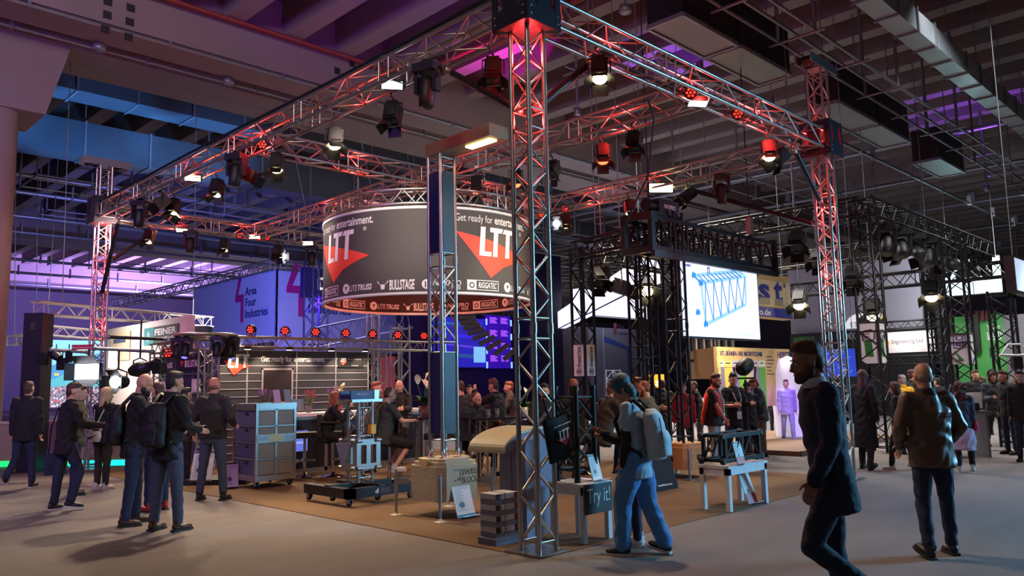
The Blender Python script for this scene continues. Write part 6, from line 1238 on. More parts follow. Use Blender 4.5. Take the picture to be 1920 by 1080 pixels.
def person(label, P, h, yaw, top=JBLK, leg=DEN, shoe=(SHB, SOLD), hair=('short', HD), skin=SK, vox=.013, lean=3, twist=0, head=(0, 0), L=((-.12, -.03, -1), (-.05, .14, -1)), R=((.12, -.03, -1), (.05, .14, -1)),
           lL=((-.06, .02, -1), (-.03, -.03, -1)), lR=((.06, .02, -1), (.03, -.03, -1)), fp=(0, 0), seat=None, kind='jacket', fat=1., face=False, beard=None, baggy=1., hem=-.17, shorts=False, collar=True, sleeve2=None, fem=False):
    h = float(h); seat = None if seat is None else float(seat); s = h / 1.8; S = Matrix.Scale(s, 4)
    t = thing('person', label, 'person', (P[0], P[1], 0), yaw); nrm = lambda v: Vector(v).normalized()
    hipz = .94; hw = .09 * (1.05 if fem else 1)
    def leg_pts(hz):
        o = []
        for sx, l in ((-1, lL), (1, lR)):
            a = V(sx * hw, 0, hz - .02); k = a + nrm(l[0]) * .43; o.append((a, k, k + nrm(l[1]) * .42))
        return o
    lp = leg_pts(0)
    if seat is None: hipz = .085 - min(lp[0][2].z, lp[1][2].z)
    else: hipz = seat / s
    lp = leg_pts(hipz)
    T = S @ Matrix.Translation((0, 0, hipz)) @ Matrix.Rotation(-math.radians(lean), 4, 'X') @ Matrix.Rotation(math.radians(twist), 4, 'Z')
    Ti = T.copy(); shw = .175 * (.9 if fem else 1) * (.5 + .5 * fat)
    arms = []
    for sx, a in ((-1, L), (1, R)):
        p = T @ V(sx * shw, -.01, .50); e = p + nrm(a[0]) * .29 * s; w_ = e + nrm(a[1]) * .255 * s; arms.append((p, e, w_))
    H = T @ Matrix.Translation((0, .0, .585)) @ Matrix.Rotation(math.radians(head[0]), 4, 'Z') @ Matrix.Rotation(-math.radians(head[1]), 4, 'X') @ Matrix.Translation((0, .012, .125))
    r3 = lambda *q: tuple(v * s for v in q)
    b = Blob()
    b.loft(T, [(-.10, .13, .09), (.05, .125, .09), (.2, .12, .09), (.38, .14, .098), (.49, .11, .075), (.56, .058, .058)])
    b.cap([T @ V(0, -.012, .50), H @ V(0, -.02, -.06)], [.062 * s, .056 * s])
    b.ell(H, (0, -.008, .03), r3(.076, .096, .098)); b.ell(H, (0, .022, -.045), r3(.060, .074, .080)); b.ell(H, (0, .062, -.098), r3(.032, .030, .024))
    b.ell(H, (0, .098, -.022), r3(.013, .018, .030)); b.ell(H, (0, .110, -.040), r3(.017, .017, .013)); b.ell(H, (0, .070, .022), r3(.056, .026, .014)); b.ell(H, (0, .084, -.068), r3(.026, .014, .012))
    for sx in (-1, 1): b.ell(H, (sx * .078, -.005, -.012), r3(.011, .021, .034)); b.ell(H, (sx * .045, .060, -.035), r3(.02, .02, .02))
    for (p, e, w_), sx in zip(arms, (-1, 1)):
        b.cap([p, e, w_], [.047 * s, .039 * s, .027 * s]); d = (w_ - e).normalized(); up_ = V(0, 1, 0) if abs(d.y) < .8 else V(0, 0, 1)
        X = up_.cross(d).normalized(); Y = d.cross(X)        # palm faces the body
        q = w_ + d * .05 * s; m3 = Matrix((X, Y, d)).transposed(); b.ball(q, r3(.019, .040, .052), 12, 8, 0, m3)
        cu = -X * sx * .9
        for k in range(4):
            f0 = w_ + d * .085 * s + Y * (-.028 + .0185 * k) * s; ln_ = (.066, .076, .072, .056)[k] * s
            f1 = f0 + (d + cu * .25).normalized() * ln_ * .45; f2 = f1 + (d * .6 + cu * .8).normalized() * ln_ * .35; f3 = f2 + (d * .1 + cu).normalized() * ln_ * .25
            b.cap([f0, f1, f2, f3], [.0095 * s, .009 * s, .0085 * s, .008 * s], 8)
        f0 = w_ + d * .03 * s + Y * .034 * s; b.cap([f0, f0 + (d * .6 + Y * .6 + cu * .3).normalized() * .035 * s, f0 + (d * .9 + Y * .5 + cu * .5).normalized() * .065 * s], [.013 * s, .0105 * s, .009 * s], 8)
    for a, k, f in lp: b.cap([S @ a, S @ k, S @ f], [.078 * s, .05 * s, .036 * s])
    soft(b, 'body', skin, t, vox if vox > .011 else .0095 * s, 0, 3)
    if face:
        for sx in (-1, 1):
            q = H @ V(sx * .031, .083, -.004); MB().ball(q, r3(.0125, .010, .0095), 10, 7, 0, H.to_3x3().normalized()).ball(H @ V(sx * .031, .0905, -.004), r3(.0062, .004, .0062), 8, 6, 1, H.to_3x3().normalized()).obj('eye', [EYW, EYD], t)
            MB().path([H @ V(sx * .014, .094, .017), H @ V(sx * .03, .095, .022), H @ V(sx * .048, .084, .016)], [.004 * s, .005 * s, .003 * s], 5).obj('eyebrow', hair[1] if hair[0] != 'bald' else HB, t)
        MB().path([H @ V(-.024, .088, -.068), H @ V(0, .099, -.070), H @ V(.024, .088, -.068)], [.003 * s, .0065 * s, .003 * s], 6).obj('mouth', LIP, t)
    if beard:
        q = Blob().ell(H, (0, .040, -.085), r3(.062, .062, .050)); q.ell(H, (0, .072, -.105), r3(.035, .035, .03)); q.ell(H, (-.055, .01, -.06), r3(.02, .03, .045)); q.ell(H, (.055, .01, -.06), r3(.02, .03, .045)); soft(q, 'beard', beard, t, .008, 0, 2)
    # upper garment
    b = Blob(); f = fat; fy = .5 + .5 * f + (f - 1) * .8; wst = (.80 if fem else .96)
    if kind == 'suit': rows = [(-.22, .19, .135), (-.05, .178, .125), (.12, .168, .118), (.34, .20, .132), (.46, .165, .11), (.545, .085, .085)]
    elif kind == 'tshirt': rows = [(hem + .06, .182 * f, .138 * fy), (.05, .170 * f * (.3 + .7 * wst), .128 * fy), (.2, .170 * f * (.3 + .7 * wst), .122 * fy), (.37, .18 * f, .125), (.47, .148, .10), (.545, .075, .075)]
    else: rows = [(hem, .182 * f, .138 * fy), (hem + .03, .19 * f, .145 * fy), (.05, .186 * f * wst, .138 * fy), (.2, .184 * f * wst, .132 * fy), (.37, .196 * f, .138 * fy), (.47, .158, .112), (.55, .086, .088)]
    b.loft(T, rows); th = 1.0 if kind != 'tshirt' else .80
    for p, e, w_ in arms:
        b.cap([T @ V((T.inverted() @ p).x * .55, 0, .475), p], [.085 * s, .078 * s * th])
        if kind == 'tshirt': b.cap([p, p + (e - p) * .62], [.066 * s, .068 * s])
        else: b.cap([p, p + (e - p) * .5, e, e + (w_ - e) * .5, w_ - (w_ - e) * .02], [.078 * s, .070 * s, .062 * s, .057 * s, .048 * s])
    if collar and kind != 'tshirt': b.loft(T, [(.52, .085, .085), (.57, .082, .084), (.60, .078, .080)])
    nm_ = {'jacket': 'jacket', 'suit': 'suit_jacket', 'tshirt': 't_shirt', 'jumper': 'jumper', 'coat': 'coat'}[kind]
    if kind == 'coat': b.loft(S @ Matrix.Translation((0, 0, hipz)), [(-.55, .22, .17), (-.3, .205, .16), (0, .19, .142)])
    soft(b, nm_, top, t, vox * .95, .006 * (1.4 if kind in ('jacket', 'coat') else 1))
    if sleeve2:
        for i, (p, e, w_) in enumerate(arms): soft(Blob().cap([p + (e - p) * .4, e, w_], [.058 * s, .052 * s, .043 * s]), 'long_sleeve', sleeve2, t, vox, .004)
    # trousers
    b = Blob(); PM = S @ Matrix.Translation((0, 0, hipz)); g_ = baggy
    b.loft(PM, [(-.13, .135 * g_, .115 * f), (-.06, .168 * (.4 + .6 * f), .128 * f), (.04, .162 * (.4 + .6 * f), .118 * f), (.10, .155 * (.4 + .6 * f), .112 * f)])
    for a, k, fo in lp:
        if shorts: b.cap([S @ a, S @ (a + (k - a) * .95)], [.105 * s, .092 * s])
        else: b.cap([S @ a, S @ (a + (k - a) * .5), S @ k, S @ (k + (fo - k) * .5), S @ (k + (fo - k) * .93)], [.100 * s * (.6 + .4 * g_), .088 * s * g_, .068 * s * g_, .062 * s * g_, .056 * s * g_ ** 1.3])
    soft(b, 'shorts' if shorts else 'trousers', leg, t, vox * .95, .005 * g_)
    # shoes
    for i, (a, k, fo) in enumerate(lp):
        sx = (-1, 1)[i]; M = Matrix.Translation(S @ (fo + V(0, 0, -.0))) @ Matrix.Rotation(-sx * .12, 4, 'Z') @ Matrix.Rotation(-math.radians(fp[i]), 4, 'X') @ S
        o_ = [(-.034, -.075), (.034, -.075), (.044, -.02), (.046, .06), (.048, .12), (.03, .178), (0, .19), (-.03, .178), (-.048, .12), (-.046, .06), (-.044, -.02)]
        sh = MB().prism(o_, .024, M @ Matrix.Translation((0, 0, -.060))).obj('shoe', shoe[1], t)
        u = Blob().ball(M @ V(0, .085, -.045), r3(.043, .098, .038), 12, 8, 0, M.to_3x3().normalized()).ball(M @ V(0, -.02, -.03), r3(.040, .055, .055), 12, 8, 0, M.to_3x3().normalized()); u.tube(M @ V(0, -.015, -.03), M @ V(0, -.02, .045), .042 * s, 12)
        u.obj('shoe_upper', shoe[0], sh)
        if vox < .013:
            for z in range(3): MB().tube(M @ V(-.022, .03 + .025 * z, .0 - .010 * z), M @ V(.022, .03 + .025 * z, .0 - .010 * z), .004 * s, 5).obj('lace', SHW if shoe[0] is not SHW else INFO_G, sh)
    # hair
    st, hm_ = hair
    if st != 'bald':
        b = Blob(); 
        if st == 'buzz': b.ell(H, (0, -.022, .040), r3(.0765, .0895, .0905)); b.ell(H, (0, -.046, -.002), r3(.071, .0605, .074))
        else: b.ell(H, (0, -.016, .062), r3(.0785, .0945, .076)); b.ell(H, (0, -.048, -.002), r3(.0735, .0580, .080)); b.ell(H, (0, .02, .105), r3(.058, .066, .034)); b.ell(H, (0, -.06, -.07), r3(.05, .03, .03))
        if st == 'quiff': b.ell(H, (0, .05, .115), r3(.06, .05, .035)); b.ell(H, (0, -.0, .12), r3(.065, .08, .04))
        if st == 'shag':
            b.ell(H, (0, -.02, .07), r3(.098, .112, .09))
            for sx in (-1, 1): b.ell(H, (sx * .066, .018, .015), r3(.032, .05, .062)); b.ell(H, (sx * .045, -.075, -.05), r3(.05, .045, .075))
            b.ell(H, (0, .06, .072), r3(.075, .04, .045)); b.ell(H, (0, -.06, -.085), r3(.05, .04, .07))
        if st in ('long', 'curly', 'bob'):
            dn = {'long': -.34, 'curly': -.42, 'bob': -.12}[st]; wd = {'long': .075, 'curly': .115, 'bob': .085}[st]
            b.ell(H, (0, -.015, .045), r3(.090, .108, .10))
            b.loft(H, [(dn, wd * .8, .035, -.07), (dn * .5, wd, .06, -.062), (0, wd, .065, -.045), (.06, .07, .06, -.03)])
            for sx in (-1, 1): b.cap([H @ V(sx * .068, .0, .04), H @ V(sx * .078, .012, -.04), H @ V(sx * .078, -.005, dn * .75)], [.028 * s, .026 * s, .022 * s])
            if st == 'curly':
                for i in range(26): b.ell(H, (random.uniform(-.11, .11), random.uniform(-.13, -.05), random.uniform(-.40, .12)), r3(.035, .035, .04), 8)
        if st == 'cap':
            b = Blob(); b.ell(H, (0, -.01, .065), r3(.086, .104, .08)); b.ell(H, (0, .10, .055), r3(.065, .06, .012))
        soft(b, 'cap' if st == 'cap' else 'hair', hm_, t, min(vox, .011), .004 if st in ('shag', 'curly', 'quiff') else .0015, 2)
    W = Matrix.Translation((P[0], P[1], 0)) @ Matrix.Rotation(yaw, 4, 'Z')
    return dict(t=t, W=W, T=W @ T, H=W @ H, s=s, arms=[[W @ q for q in a] for a in arms], legs=[[W @ (S @ q) for q in l] for l in lp], hipz=hipz)
def on_feet(px, py, top, hmax=1.95): P = G(px, py); return P, min(hmax, hg(px, top, P))
def at_head(px, top, D): P = DD(px, 720, D); return P, hg(px, top, P)
def backpack(label, p, mt, h=.46, w_=.30, d=.17, strap=None, tilt=0):
    T = p['T'] @ Matrix.Translation((0, -.13, .10)) @ Matrix.Rotation(tilt, 4, 'X'); t = thing('backpack', label, 'backpack', M=T); strap = strap or mt
    b = Blob(); b.loft(Matrix.Identity(4), [(-.13, w_ * .40, d * .40, -d * .5), (-.10, w_ * .5, d * .52, -d * .5), (h * .35, w_ * .5, d * .55, -d * .52), (h * .62, w_ * .46, d * .45, -d * .45), (h * .74, w_ * .30, d * .30, -d * .35)]); soft(b, 'pack_body', mt, t, .012, .004)
    b = Blob(); b.loft(Matrix.Identity(4), [(-.10, w_ * .36, d * .25, -d * .98), (.08, w_ * .38, d * .30, -d * .98), (.15, w_ * .32, d * .2, -d * .92)]); soft(b, 'front_pocket', mt, t, .012, .003)
    for sx in (-1, 1):
        MB().path([(sx * .075, -.05, h * .70), (sx * .10, .05, .47), (sx * .125, .16, .42), (sx * .15, .255, .28), (sx * .155, .20, .06), (sx * .13, .02, -.08)], [.022] * 6, 6).obj('strap', strap, t)
        MB().path([(sx * w_ * .30, -d * .99, h * .55), (sx * w_ * .36, -d * 1.06, .12), (sx * w_ * .33, -d * .98, -.09)], .006, 4).obj('zip', BLK, t)
    return t
WALK1 = dict(lL=((-.05, .38, -1), (-.03, .05, -1)), lR=((.05, -.22, -1), (.03, -.55, -1)), fp=(0, -35)); WALK2 = dict(lR=((.05, .38, -1), (.03, .05, -1)), lL=((-.05, -.22, -1), (-.03, -.55, -1)), fp=(-35, 0))
SIT = dict(lL=((-.2, 1, -.25), (-.05, -.1, -1)), lR=((.2, 1, -.25), (.05, -.15, -1)))
# --- nearest figures
pA = person('man in a navy blue suit striding past the red glowing tower', DD(1548, 720, 5.6), 1.86, yaw_img(86), NAVYC, NAVYC, (SHB, SOLD), ('short', HB), SK3, .0105, lean=7, kind='suit', face=True, beard=HB, head=(0, 2), collar=False,
       L=((-.06, .0, -1), (.0, .50, -1)), R=((.02, -.12, -1), (-.05, -.05, -1)), lL=((-.04, .42, -.9), (-.02, -.80, -.62)), lR=((.04, -.05, -1), (.03, -.12, -1)), fp=(-45, 0))
cl = Blob().loft(pA['W'].inverted() @ pA['T'], [(.53, .070, .072), (.57, .072, .076), (.605, .070, .074)]); soft(cl, 'shirt_collar', WHC, pA['t'], .008, 0)
pB = person('bald man in a brown leather jacket and jeans, seen from behind', G(1762, 1043), 1.73, yaw_img(4), LEA, DEND, (SHB, SOLD), ('bald', HD), SK, .0105, lean=2, fat=1.14, L=((-.42, -.1, -1), (.28, .62, -.7)), R=((.42, -.1, -1), (-.28, .62, -.7)), lL=((-.10, -.05, -1), (-.06, -.22, -1)), lR=((.10, .08, -1), (.06, .03, -1)), fp=(-18, 0), hem=-.14)
soft(Blob().loft(pB['W'].inverted() @ pB['T'], [(.50, .10, .10), (.56, .092, .096), (.60, .086, .09)]), 'fur_collar', BRN, pB['t'], .010, .006)
MB().path([pB['W'].inverted() @ pB['T'] @ V(x, -.140 - .01 * math.cos(x * 8), .33) for x in (-.17, -.08, 0, .08, .17)], .005, 4).obj('yoke_seam', LEA, pB['t'])
soft(Blob().ell(pB['W'].inverted() @ pB['H'], (0, -.040, -.012), (.0722, .0585, .058)), 'hair', mat('hair_stubble', (150, 128, 118), .6), pB['t'], .009, .001, 2)
pC = person('youth with teal dyed hair, pale t-shirt and baggy light jeans walking past the tower', G(1200, 1040), 1.70, yaw_img(62), TEE, DENL, (SHB, SOLE), ('shag', HT), SK, .0105, lean=5, head=(12, 24), kind='tshirt', baggy=1.38, sleeve2=JBLK, hem=-.26, face=True,
       L=((-.08, .0, -1), (.03, .16, -1)), R=((.12, .1, -1), (-.1, .5, -1)), lL=((-.02, .30, -1), (-.02, .02, -1)), lR=((.04, -.16, -1), (.03, -.40, -1)), fp=(0, -12), fem=True)
backpack('pale blue grey backpack on the youth with teal hair', pC, PACKG, .50, .30, .19, JBLK)
person('small woman with long dark curls gesturing behind the teal haired youth', G(1196, 1022), 1.52, yaw_img(80), JBLK, DEND, (SHW, SOLE), ('curly', HD), SK3, .0125, lean=3, fem=True, L=((-.15, .35, -.8), (.1, .8, .4)), R=((.1, .3, -.9), (-.1, .9, .2)))
# --- left group
pE = person('man in black with a black backpack and faded jeans standing in the aisle', *on_feet(310, 996, 694), yaw_img(-25), JBLK, DEN, (SHN, SOLD), ('short', HD), SK, .0115, lean=3, head=(-12, 8), L=((-.2, .1, -1), (.2, .8, -.2)), R=((.22, .1, -1), (-.2, .8, -.2)), lR=((.09, .06, -1), (.06, .03, -1)), lL=((-.09, -.02, -1), (-.06, -.04, -1)))
backpack('black backpack on the man with faded jeans', pE, mat('black_nylon', (20, 20, 22), .6, 0, .2, 12, .2, 60), .50, .33, .17)
pF = person('bald bearded man in black resting his chin on his hand', *on_feet(246, 984, 698), yaw_img(-62), JBLK, DEND, (SHN, SOLD), ('bald', HD), SK, .0115, lean=4, head=(-5, 14), face=True, beard=HD, L=((-.1, .3, -1), (.55, .55, .1)), R=((.05, .45, -.9), (-.25, .40, 1.0)), lL=((-.06, .12, -1), (-.05, .0, -1)), lR=((.06, -.06, -1), (.05, -.12, -1)))
backpack('black backpack on the bald man resting his chin', pF, mat('black_nylon', (20, 20, 22)), .48, .32, .18)
pG = person('man in a dark grey shirt and jeans holding a white paper roll', *on_feet(396, 938, 706), yaw_img(-8), JCHR, DEN, (SHB, SOLD), ('bald', HB), SK2, .0115, lean=1, fat=1.12, kind='jumper', hem=-.06, head=(-10, 0), L=((-.42, -.05, -1), (.1, .85, .15)), R=((.35, -.05, -1), (-.2, .8, -.3)), lL=((-.12, .02, -1), (-.10, -.03, -1)), lR=((.14, .02, -1), (.10, -.03, -1)))
soft(Blob().ell(pG['W'].inverted() @ pG['H'], (0, -.040, -.012), (.0722, .0585, .058)), 'hair', mat('hair_stubble_brown', (120, 84, 66), .6), pG['t'], .009, .001, 2)
MB().bx(-.165, .165, -.135, .135, -.02, .02, 0, pG['W'].inverted() @ pG['T'] @ Matrix.Translation((0, 0, .035))).obj('belt', BLK, pG['t'])
w_ = pG['arms'][0][2]; t = thing('paper_roll', 'rolled white paper in the hand of the man in the grey shirt', 'paper', w_ + V(0, 0, .05), yaw_img(80)); rod('roll', (-.16, .0, -.02), (.22, 0, .06), .028, PAPER, t, 10); MB().tube((-.02, 0, .037), (.1, 0, .063), .0285, 8).obj('print', INFO_G, t)
pH = person('man in a black jacket and jeans striding right with his arm held out', *on_feet(118, 957, 716), yaw_img(-48), JBLK, DEND, (SHB, SOLE), ('short', HB), SK, .0125, lean=4, head=(-10, 4), R=((.3, .35, -.8), (-.1, 1, -.12)), L=((-.12, -.2, -1), (-.05, .2, -1)), lR=((.04, .42, -1), (.02, -.25, -1)), lL=((-.05, -.12, -1), (-.03, -.10, -1)), fp=(0, 10))
t = thing('shoulder_bag', 'dark shoulder bag at the side of the man striding right', 'bag', M=pH['W'] @ Matrix.Translation((-.30, -.05, .62))); soft(Blob().loft(Matrix.Identity(4), [(-.16, .05, .14), (.0, .06, .15), (.16, .045, .14)]), 'bag_body', DEND, t, .014, .004); MB().path([(.02, .1, .15), (.1, .02, .55), (.14, -.02, .80), (.1, -.1, .5), (.02, -.1, .15)], .012, 5).obj('strap', JBLK, t)
person('man in a black hoodie and jeans walking away at the photo edge', *on_feet(42, 916, 714), yaw_img(8), JBLK, DEND, (SHB, SOLE), ('short', HB), SK, .0135, lean=3, lL=((-.05, -.05, -1), (-.03, -.75, -.7)), lR=((.05, .1, -1), (.03, .0, -1)), fp=(-50, 0))
pJ = person('blonde woman in black top and dark leggings with a white bag', *on_feet(190, 918, 726), yaw_img(-20), JBLK, CL('legging', (52, 44, 44)), (SHW, SOLE), ('long', HBL), SK, .0125, lean=2, kind='jumper', fem=True, head=(-30, 0), R=((.2, .3, -.9), (-.1, .5, .9)), lL=((-.04, .05, -1), (-.02, -.02, -1)), lR=((.04, -.02, -1), (.02, -.06, -1)))
t = thing('crossbody_bag', 'white crossbody bag with black curved tick on the blonde woman', 'bag', M=pJ['T'] @ Matrix.Translation((-.02, -.17, -.02))); soft(Blob().loft(Matrix.Identity(4), [(-.10, .12, .04), (0, .15, .055), (.09, .13, .045)]), 'bag_body', WHC, t, .012, .002)
MB().prism([(-.12, .01), (-.09, -.045), (-.05, -.055), (.13, .05), (-.04, -.015), (-.08, -.01)], .008, TX((0, -.062, 0), (1, 0, 0))).obj('emblem', BLK, t)
for sx in (-1, 1): MB().path([(sx * .10, .0, .08), (sx * .05, .0, .25), (sx * .11, .06, .47)], .01, 5).obj('strap', WHC, t)
person('man in an olive jacket half hidden behind the man striding right', *at_head(146, 722, 14.6), yaw_img(-60), OLV, DEND, hair=('short', HB), vox=.015, R=((.2, .2, -1), (-.1, .8, -.3)))
person('man in dark clothes and red shoes hidden between the two backpackers', *at_head(300, 716, 12.0), yaw_img(60), JBLK, DEND, (mat('shoe_red', (170, 30, 30), .5), SOLD), ('short', HB), SK, .014, face=True)
person('seated visitor in grey behind the black pillar', *at_head(74, 742, 23), yaw_img(20), GRY, DEND, hair=('short', HB), vox=.018)
person('visitor in black browsing before the open side of the bar cabin', *at_head(347, 726, 15.2), yaw_img(-30), BRN, JBLK, hair=('short', HD), vox=.016)
# --- seated round the bar
def seated(label, px, crown, D, yaw, **k):
    P = DD(px, 720, D); z = hg(px, crown, P); h = k.pop('h', 1.78); s = h / 1.8; d = dict(SIT); d.update(k)
    return person(label, P, h, yaw_img(yaw), seat=z - .815 * s, **d)
HANDS = dict(L=((-.15, .5, -.8), (.25, .9, .1)), R=((.15, .5, -.8), (-.25, .9, .1)))
seated('woman with long auburn hair leaning on the bar counter', 612, 735, 15.0, -78, top=JBLK, leg=JBLK, hair=('long', HR), lean=14, fem=True, h=1.68, face=True, vox=.0125, kind='jumper', L=((-.1, .6, -.6), (.1, .5, .9)), R=((.1, .6, -.6), (-.1, .5, .9)))
pN = seated('heavy man in a dark t-shirt and shorts with an olive backpack on a stool', 716, 727, 13.7, -58, top=GRN_, leg=JBLK, hair=('buzz', HB), lean=10, fat=1.28, h=1.84, kind='tshirt', shorts=True, vox=.0125, shoe=(SHW, SOLE), L=((-.2, .6, -.6), (.3, .9, -.1)), R=((.2, .6, -.8), (-.1, 1, -.0)), lL=((-.15, 1, -.2), (-.05, -.5, -1)), lR=((.25, 1, -.25), (.05, -.7, -.9)))
backpack('olive backpack on the heavy seated man', pN, CL('olive_pack', (66, 62, 46)), .46, .32, .16)
seated('man with reddish hair seated beyond the heavy man', 702, 718, 15.5, -110, top=BRN, leg=DEND, hair=('short', HR), vox=.015, face=True, **HANDS)
seated('bald man in a black jacket facing the camera behind the lily', 750, 715, 16.2, 176, top=JBLK, leg=JBLK, hair=('bald', HB), skin=SK, vox=.013, face=True, **HANDS)
seated('bald man with glasses talking to the heavy man', 733, 727, 14.2, 110, top=JCHR, leg=DEND, hair=('bald', HB), skin=SK2, vox=.014, face=True, **HANDS)
seated('ruddy balding man in a black shirt seated at the high table', 880, 736, 14.0, -128, top=JBLK, leg=JBLK, hair=('buzz', HB), skin=SK2, fat=1.25, lean=12, vox=.0125, face=True, beard=HB, kind='jumper', L=((-.25, .6, -.7), (.4, .9, 0)), R=((.25, .6, -.7), (-.4, .9, 0)))
person('man in a dark tee standing with his back turned behind the table', *at_head(866, 715, 16.5), yaw_img(40), JCHR, JBLK, hair=('quiff', HB), vox=.014, kind='tshirt')
seated('man in a black hoodie holding his hand to his forehead', 937, 712, 14.8, 62, top=JBLK, leg=JBLK, hair=('quiff', HB), lean=10, vox=.0125, L=((-.3, .6, -.3), (.2, .3, 1)), R=((.2, .5, -.8), (-.2, .9, .2)))
person('visitor with blurred face in the dark before the stage', *at_head(880, 721, 20), yaw_img(176), JBLK, JBLK, hair=('short', HD), vox=.018, face=True)
seated('man with ginger hair seated behind the near tower', 958, 717, 17.0, 96, top=BRN, leg=DEND, hair=('short', HR), vox=.015, face=True, **HANDS)
seated('smiling young man in black seen through the near tower', 1020, 722, 12.6, 178, top=JBLK, leg=JBLK, hair=('short', HD), vox=.0125, face=True, **HANDS)
seated('bearded man with ginger hair behind the upright truss sample', 1074, 716, 12.6, -20, top=JBLK, leg=JBLK, hair=('quiff', HR), vox=.013, **HANDS)
seated('man in a dark brown hoodie bent over the high table', 1128, 716, 12.4, -62, top=CL('dark_brown', (52, 46, 42)), leg=DEND, hair=('short', HR), lean=16, vox=.0125, kind='jumper', **HANDS)
seated('man in an olive jumper seated on the high backed black stool', 1222, 715, 13.2, 66, top=OLV, leg=KHK, hair=('buzz', HR), lean=10, fat=1.12, vox=.0125, kind='jumper', collar=False, face=True, beard=HR, **HANDS)
seated('man with glasses facing the man in the olive jumper', 1190, 710, 14.2, -100, top=BRN, leg=DEND, hair=('short', HR), vox=.014, face=True, **HANDS)
person('visitor with dark hair standing behind the seated group', *at_head(1174, 709, 17.0), yaw_img(10), BRN, DEND, hair=('short', HD), vox=.016)
person('man in dark green looking at the amber screen', *at_head(1243, 711, 17.4), yaw_img(15), GRN_, DEND, hair=('buzz', HB), vox=.015)
# --- around the screen mast
person('visitor in a bright red top half hidden by the screen mast', *at_head(1280, 716, 16.2), yaw_img(170), CL('deep_red', (170, 30, 34)), DEND, hair=('short', HB), vox=.015)
person('man in black with receding hair standing beyond the screen mast', *at_head(1309, 713, 18.0), yaw_img(80), JBLK, KHK, hair=('buzz', HD), vox=.015, face=True, lean=8)
pAE = person('bearded man in black with a red jumper over his shoulders reaching down', *at_head(1335, 699, 14.6), yaw_img(-118), JBLK, CL('grey_trouser', (150, 148, 146)), hair=('short', HB), skin=SK2, vox=.0115, face=True, beard=HB, fat=1.25, kind='tshirt', head=(-4, 8), L=((-.15, .25, -.9), (.25, .8, .05)), R=((.15, .45, -1), (-.05, .55, -1)))
rb = Blob(); Tm = pAE['W'].inverted() @ pAE['T']
rb.loft(Tm, [(-.08, .19, .05, -.17), (.1, .20, .06, -.15), (.30, .215, .09, -.09), (.42, .20, .11, -.06), (.50, .17, .10, -.04), (.555, .09, .08, -.02)]); rb.cap([Tm @ V(.14, -.02, .51), Tm @ V(.17, .09, .40), Tm @ V(.16, .15, .12)], [.075, .07, .055]); soft(rb, 'red_jumper', REDC, pAE['t'], .012, .008)
def lanyard(p, n_=1):
    Tm = p['W'].inverted() @ p['T']; MB().path([Tm @ V(-.08, .06, .53), Tm @ V(-.06, .17, .35), Tm @ V(0, .19, .12), Tm @ V(.06, .17, .35), Tm @ V(.08, .06, .53)], .008, 5).obj('lanyard', WHC, p['t']); MB().bx(-.05, .05, .188, .196, -.02, .12, 0, Tm).obj('badge', PAPER, p['t'])
lanyard(pAE)
pAF = person('young man in black with a white lanyard beside the bearded man', *at_head(1372, 699, 15.4), yaw_img(-160), JBLK, DEND, hair=('quiff', HD), vox=.0125, face=True, head=(-20, 8), L=((-.2, .2, -1), (.2, .9, .1)), R=((.2, .2, -1), (-.2, .9, .1))); lanyard(pAF)
person('camera operator in black with his back turned', *at_head(1402, 716, 16.6), yaw_img(10), JBLK, JBLK, hair=('cap', JBLK), vox=.015, L=((-.3, .3, -.6), (.2, .8, .5)), R=((.3, .3, -.6), (-.2, .8, .5)))
cm_ = DD(1396, 688, 16.2); t = thing('stage_camera', 'black spotlight on a stand with round loop before the plywood wall', 'camera', (cm_[0], cm_[1], 0), yaw_img(-40)); rod('stand', (0, 0, 0), (0, 0, cm_[2] - .25), .025, BLK, t); MB().path([(-.22, 0, cm_[2]), (-.2, 0, cm_[2] - .22), (.2, 0, cm_[2] - .22), (.22, 0, cm_[2])], .02, 6).obj('yoke', BLK, t); MB().lathe([(.1, -.2), (.15, -.1), (.15, .12), (.12, .2)], 14, 0, Matrix.Translation((0, 0, cm_[2])) @ Matrix.Rotation(-1.2, 4, 'X')).obj('head', LAMPB, t)
person('man in a blue shirt with his back turned before the plywood wall', *at_head(1411, 709, 18.2), yaw_img(-15), BLUC, KHK, hair=('short', HD), vox=.015, kind='jumper')
person('man in a dark shirt and grey trousers looking down, facing left', *at_head(1425, 707, 17.6), yaw_img(80), CL('slate_shirt', (52, 56, 72)), KHK, hair=('short', HR), vox=.014, kind='jumper', head=(0, 22), lean=6, L=((-.1, .2, -1), (.1, .9, -.2)), R=((.1, .2, -1), (-.1, .9, -.2)))
person('man in violet light walking towards us on the low platform', *on_feet(1480, 830, 710), yaw_img(165), LILC, CL('pale_jeans', (150, 156, 200)), (SHB, SOLD), ('short', HB), SK, .0135, face=True, kind='jumper', **{**WALK1, 'lL': ((-.05, .2, -1), (-.03, .0, -1)), 'fp': (0, -20)})
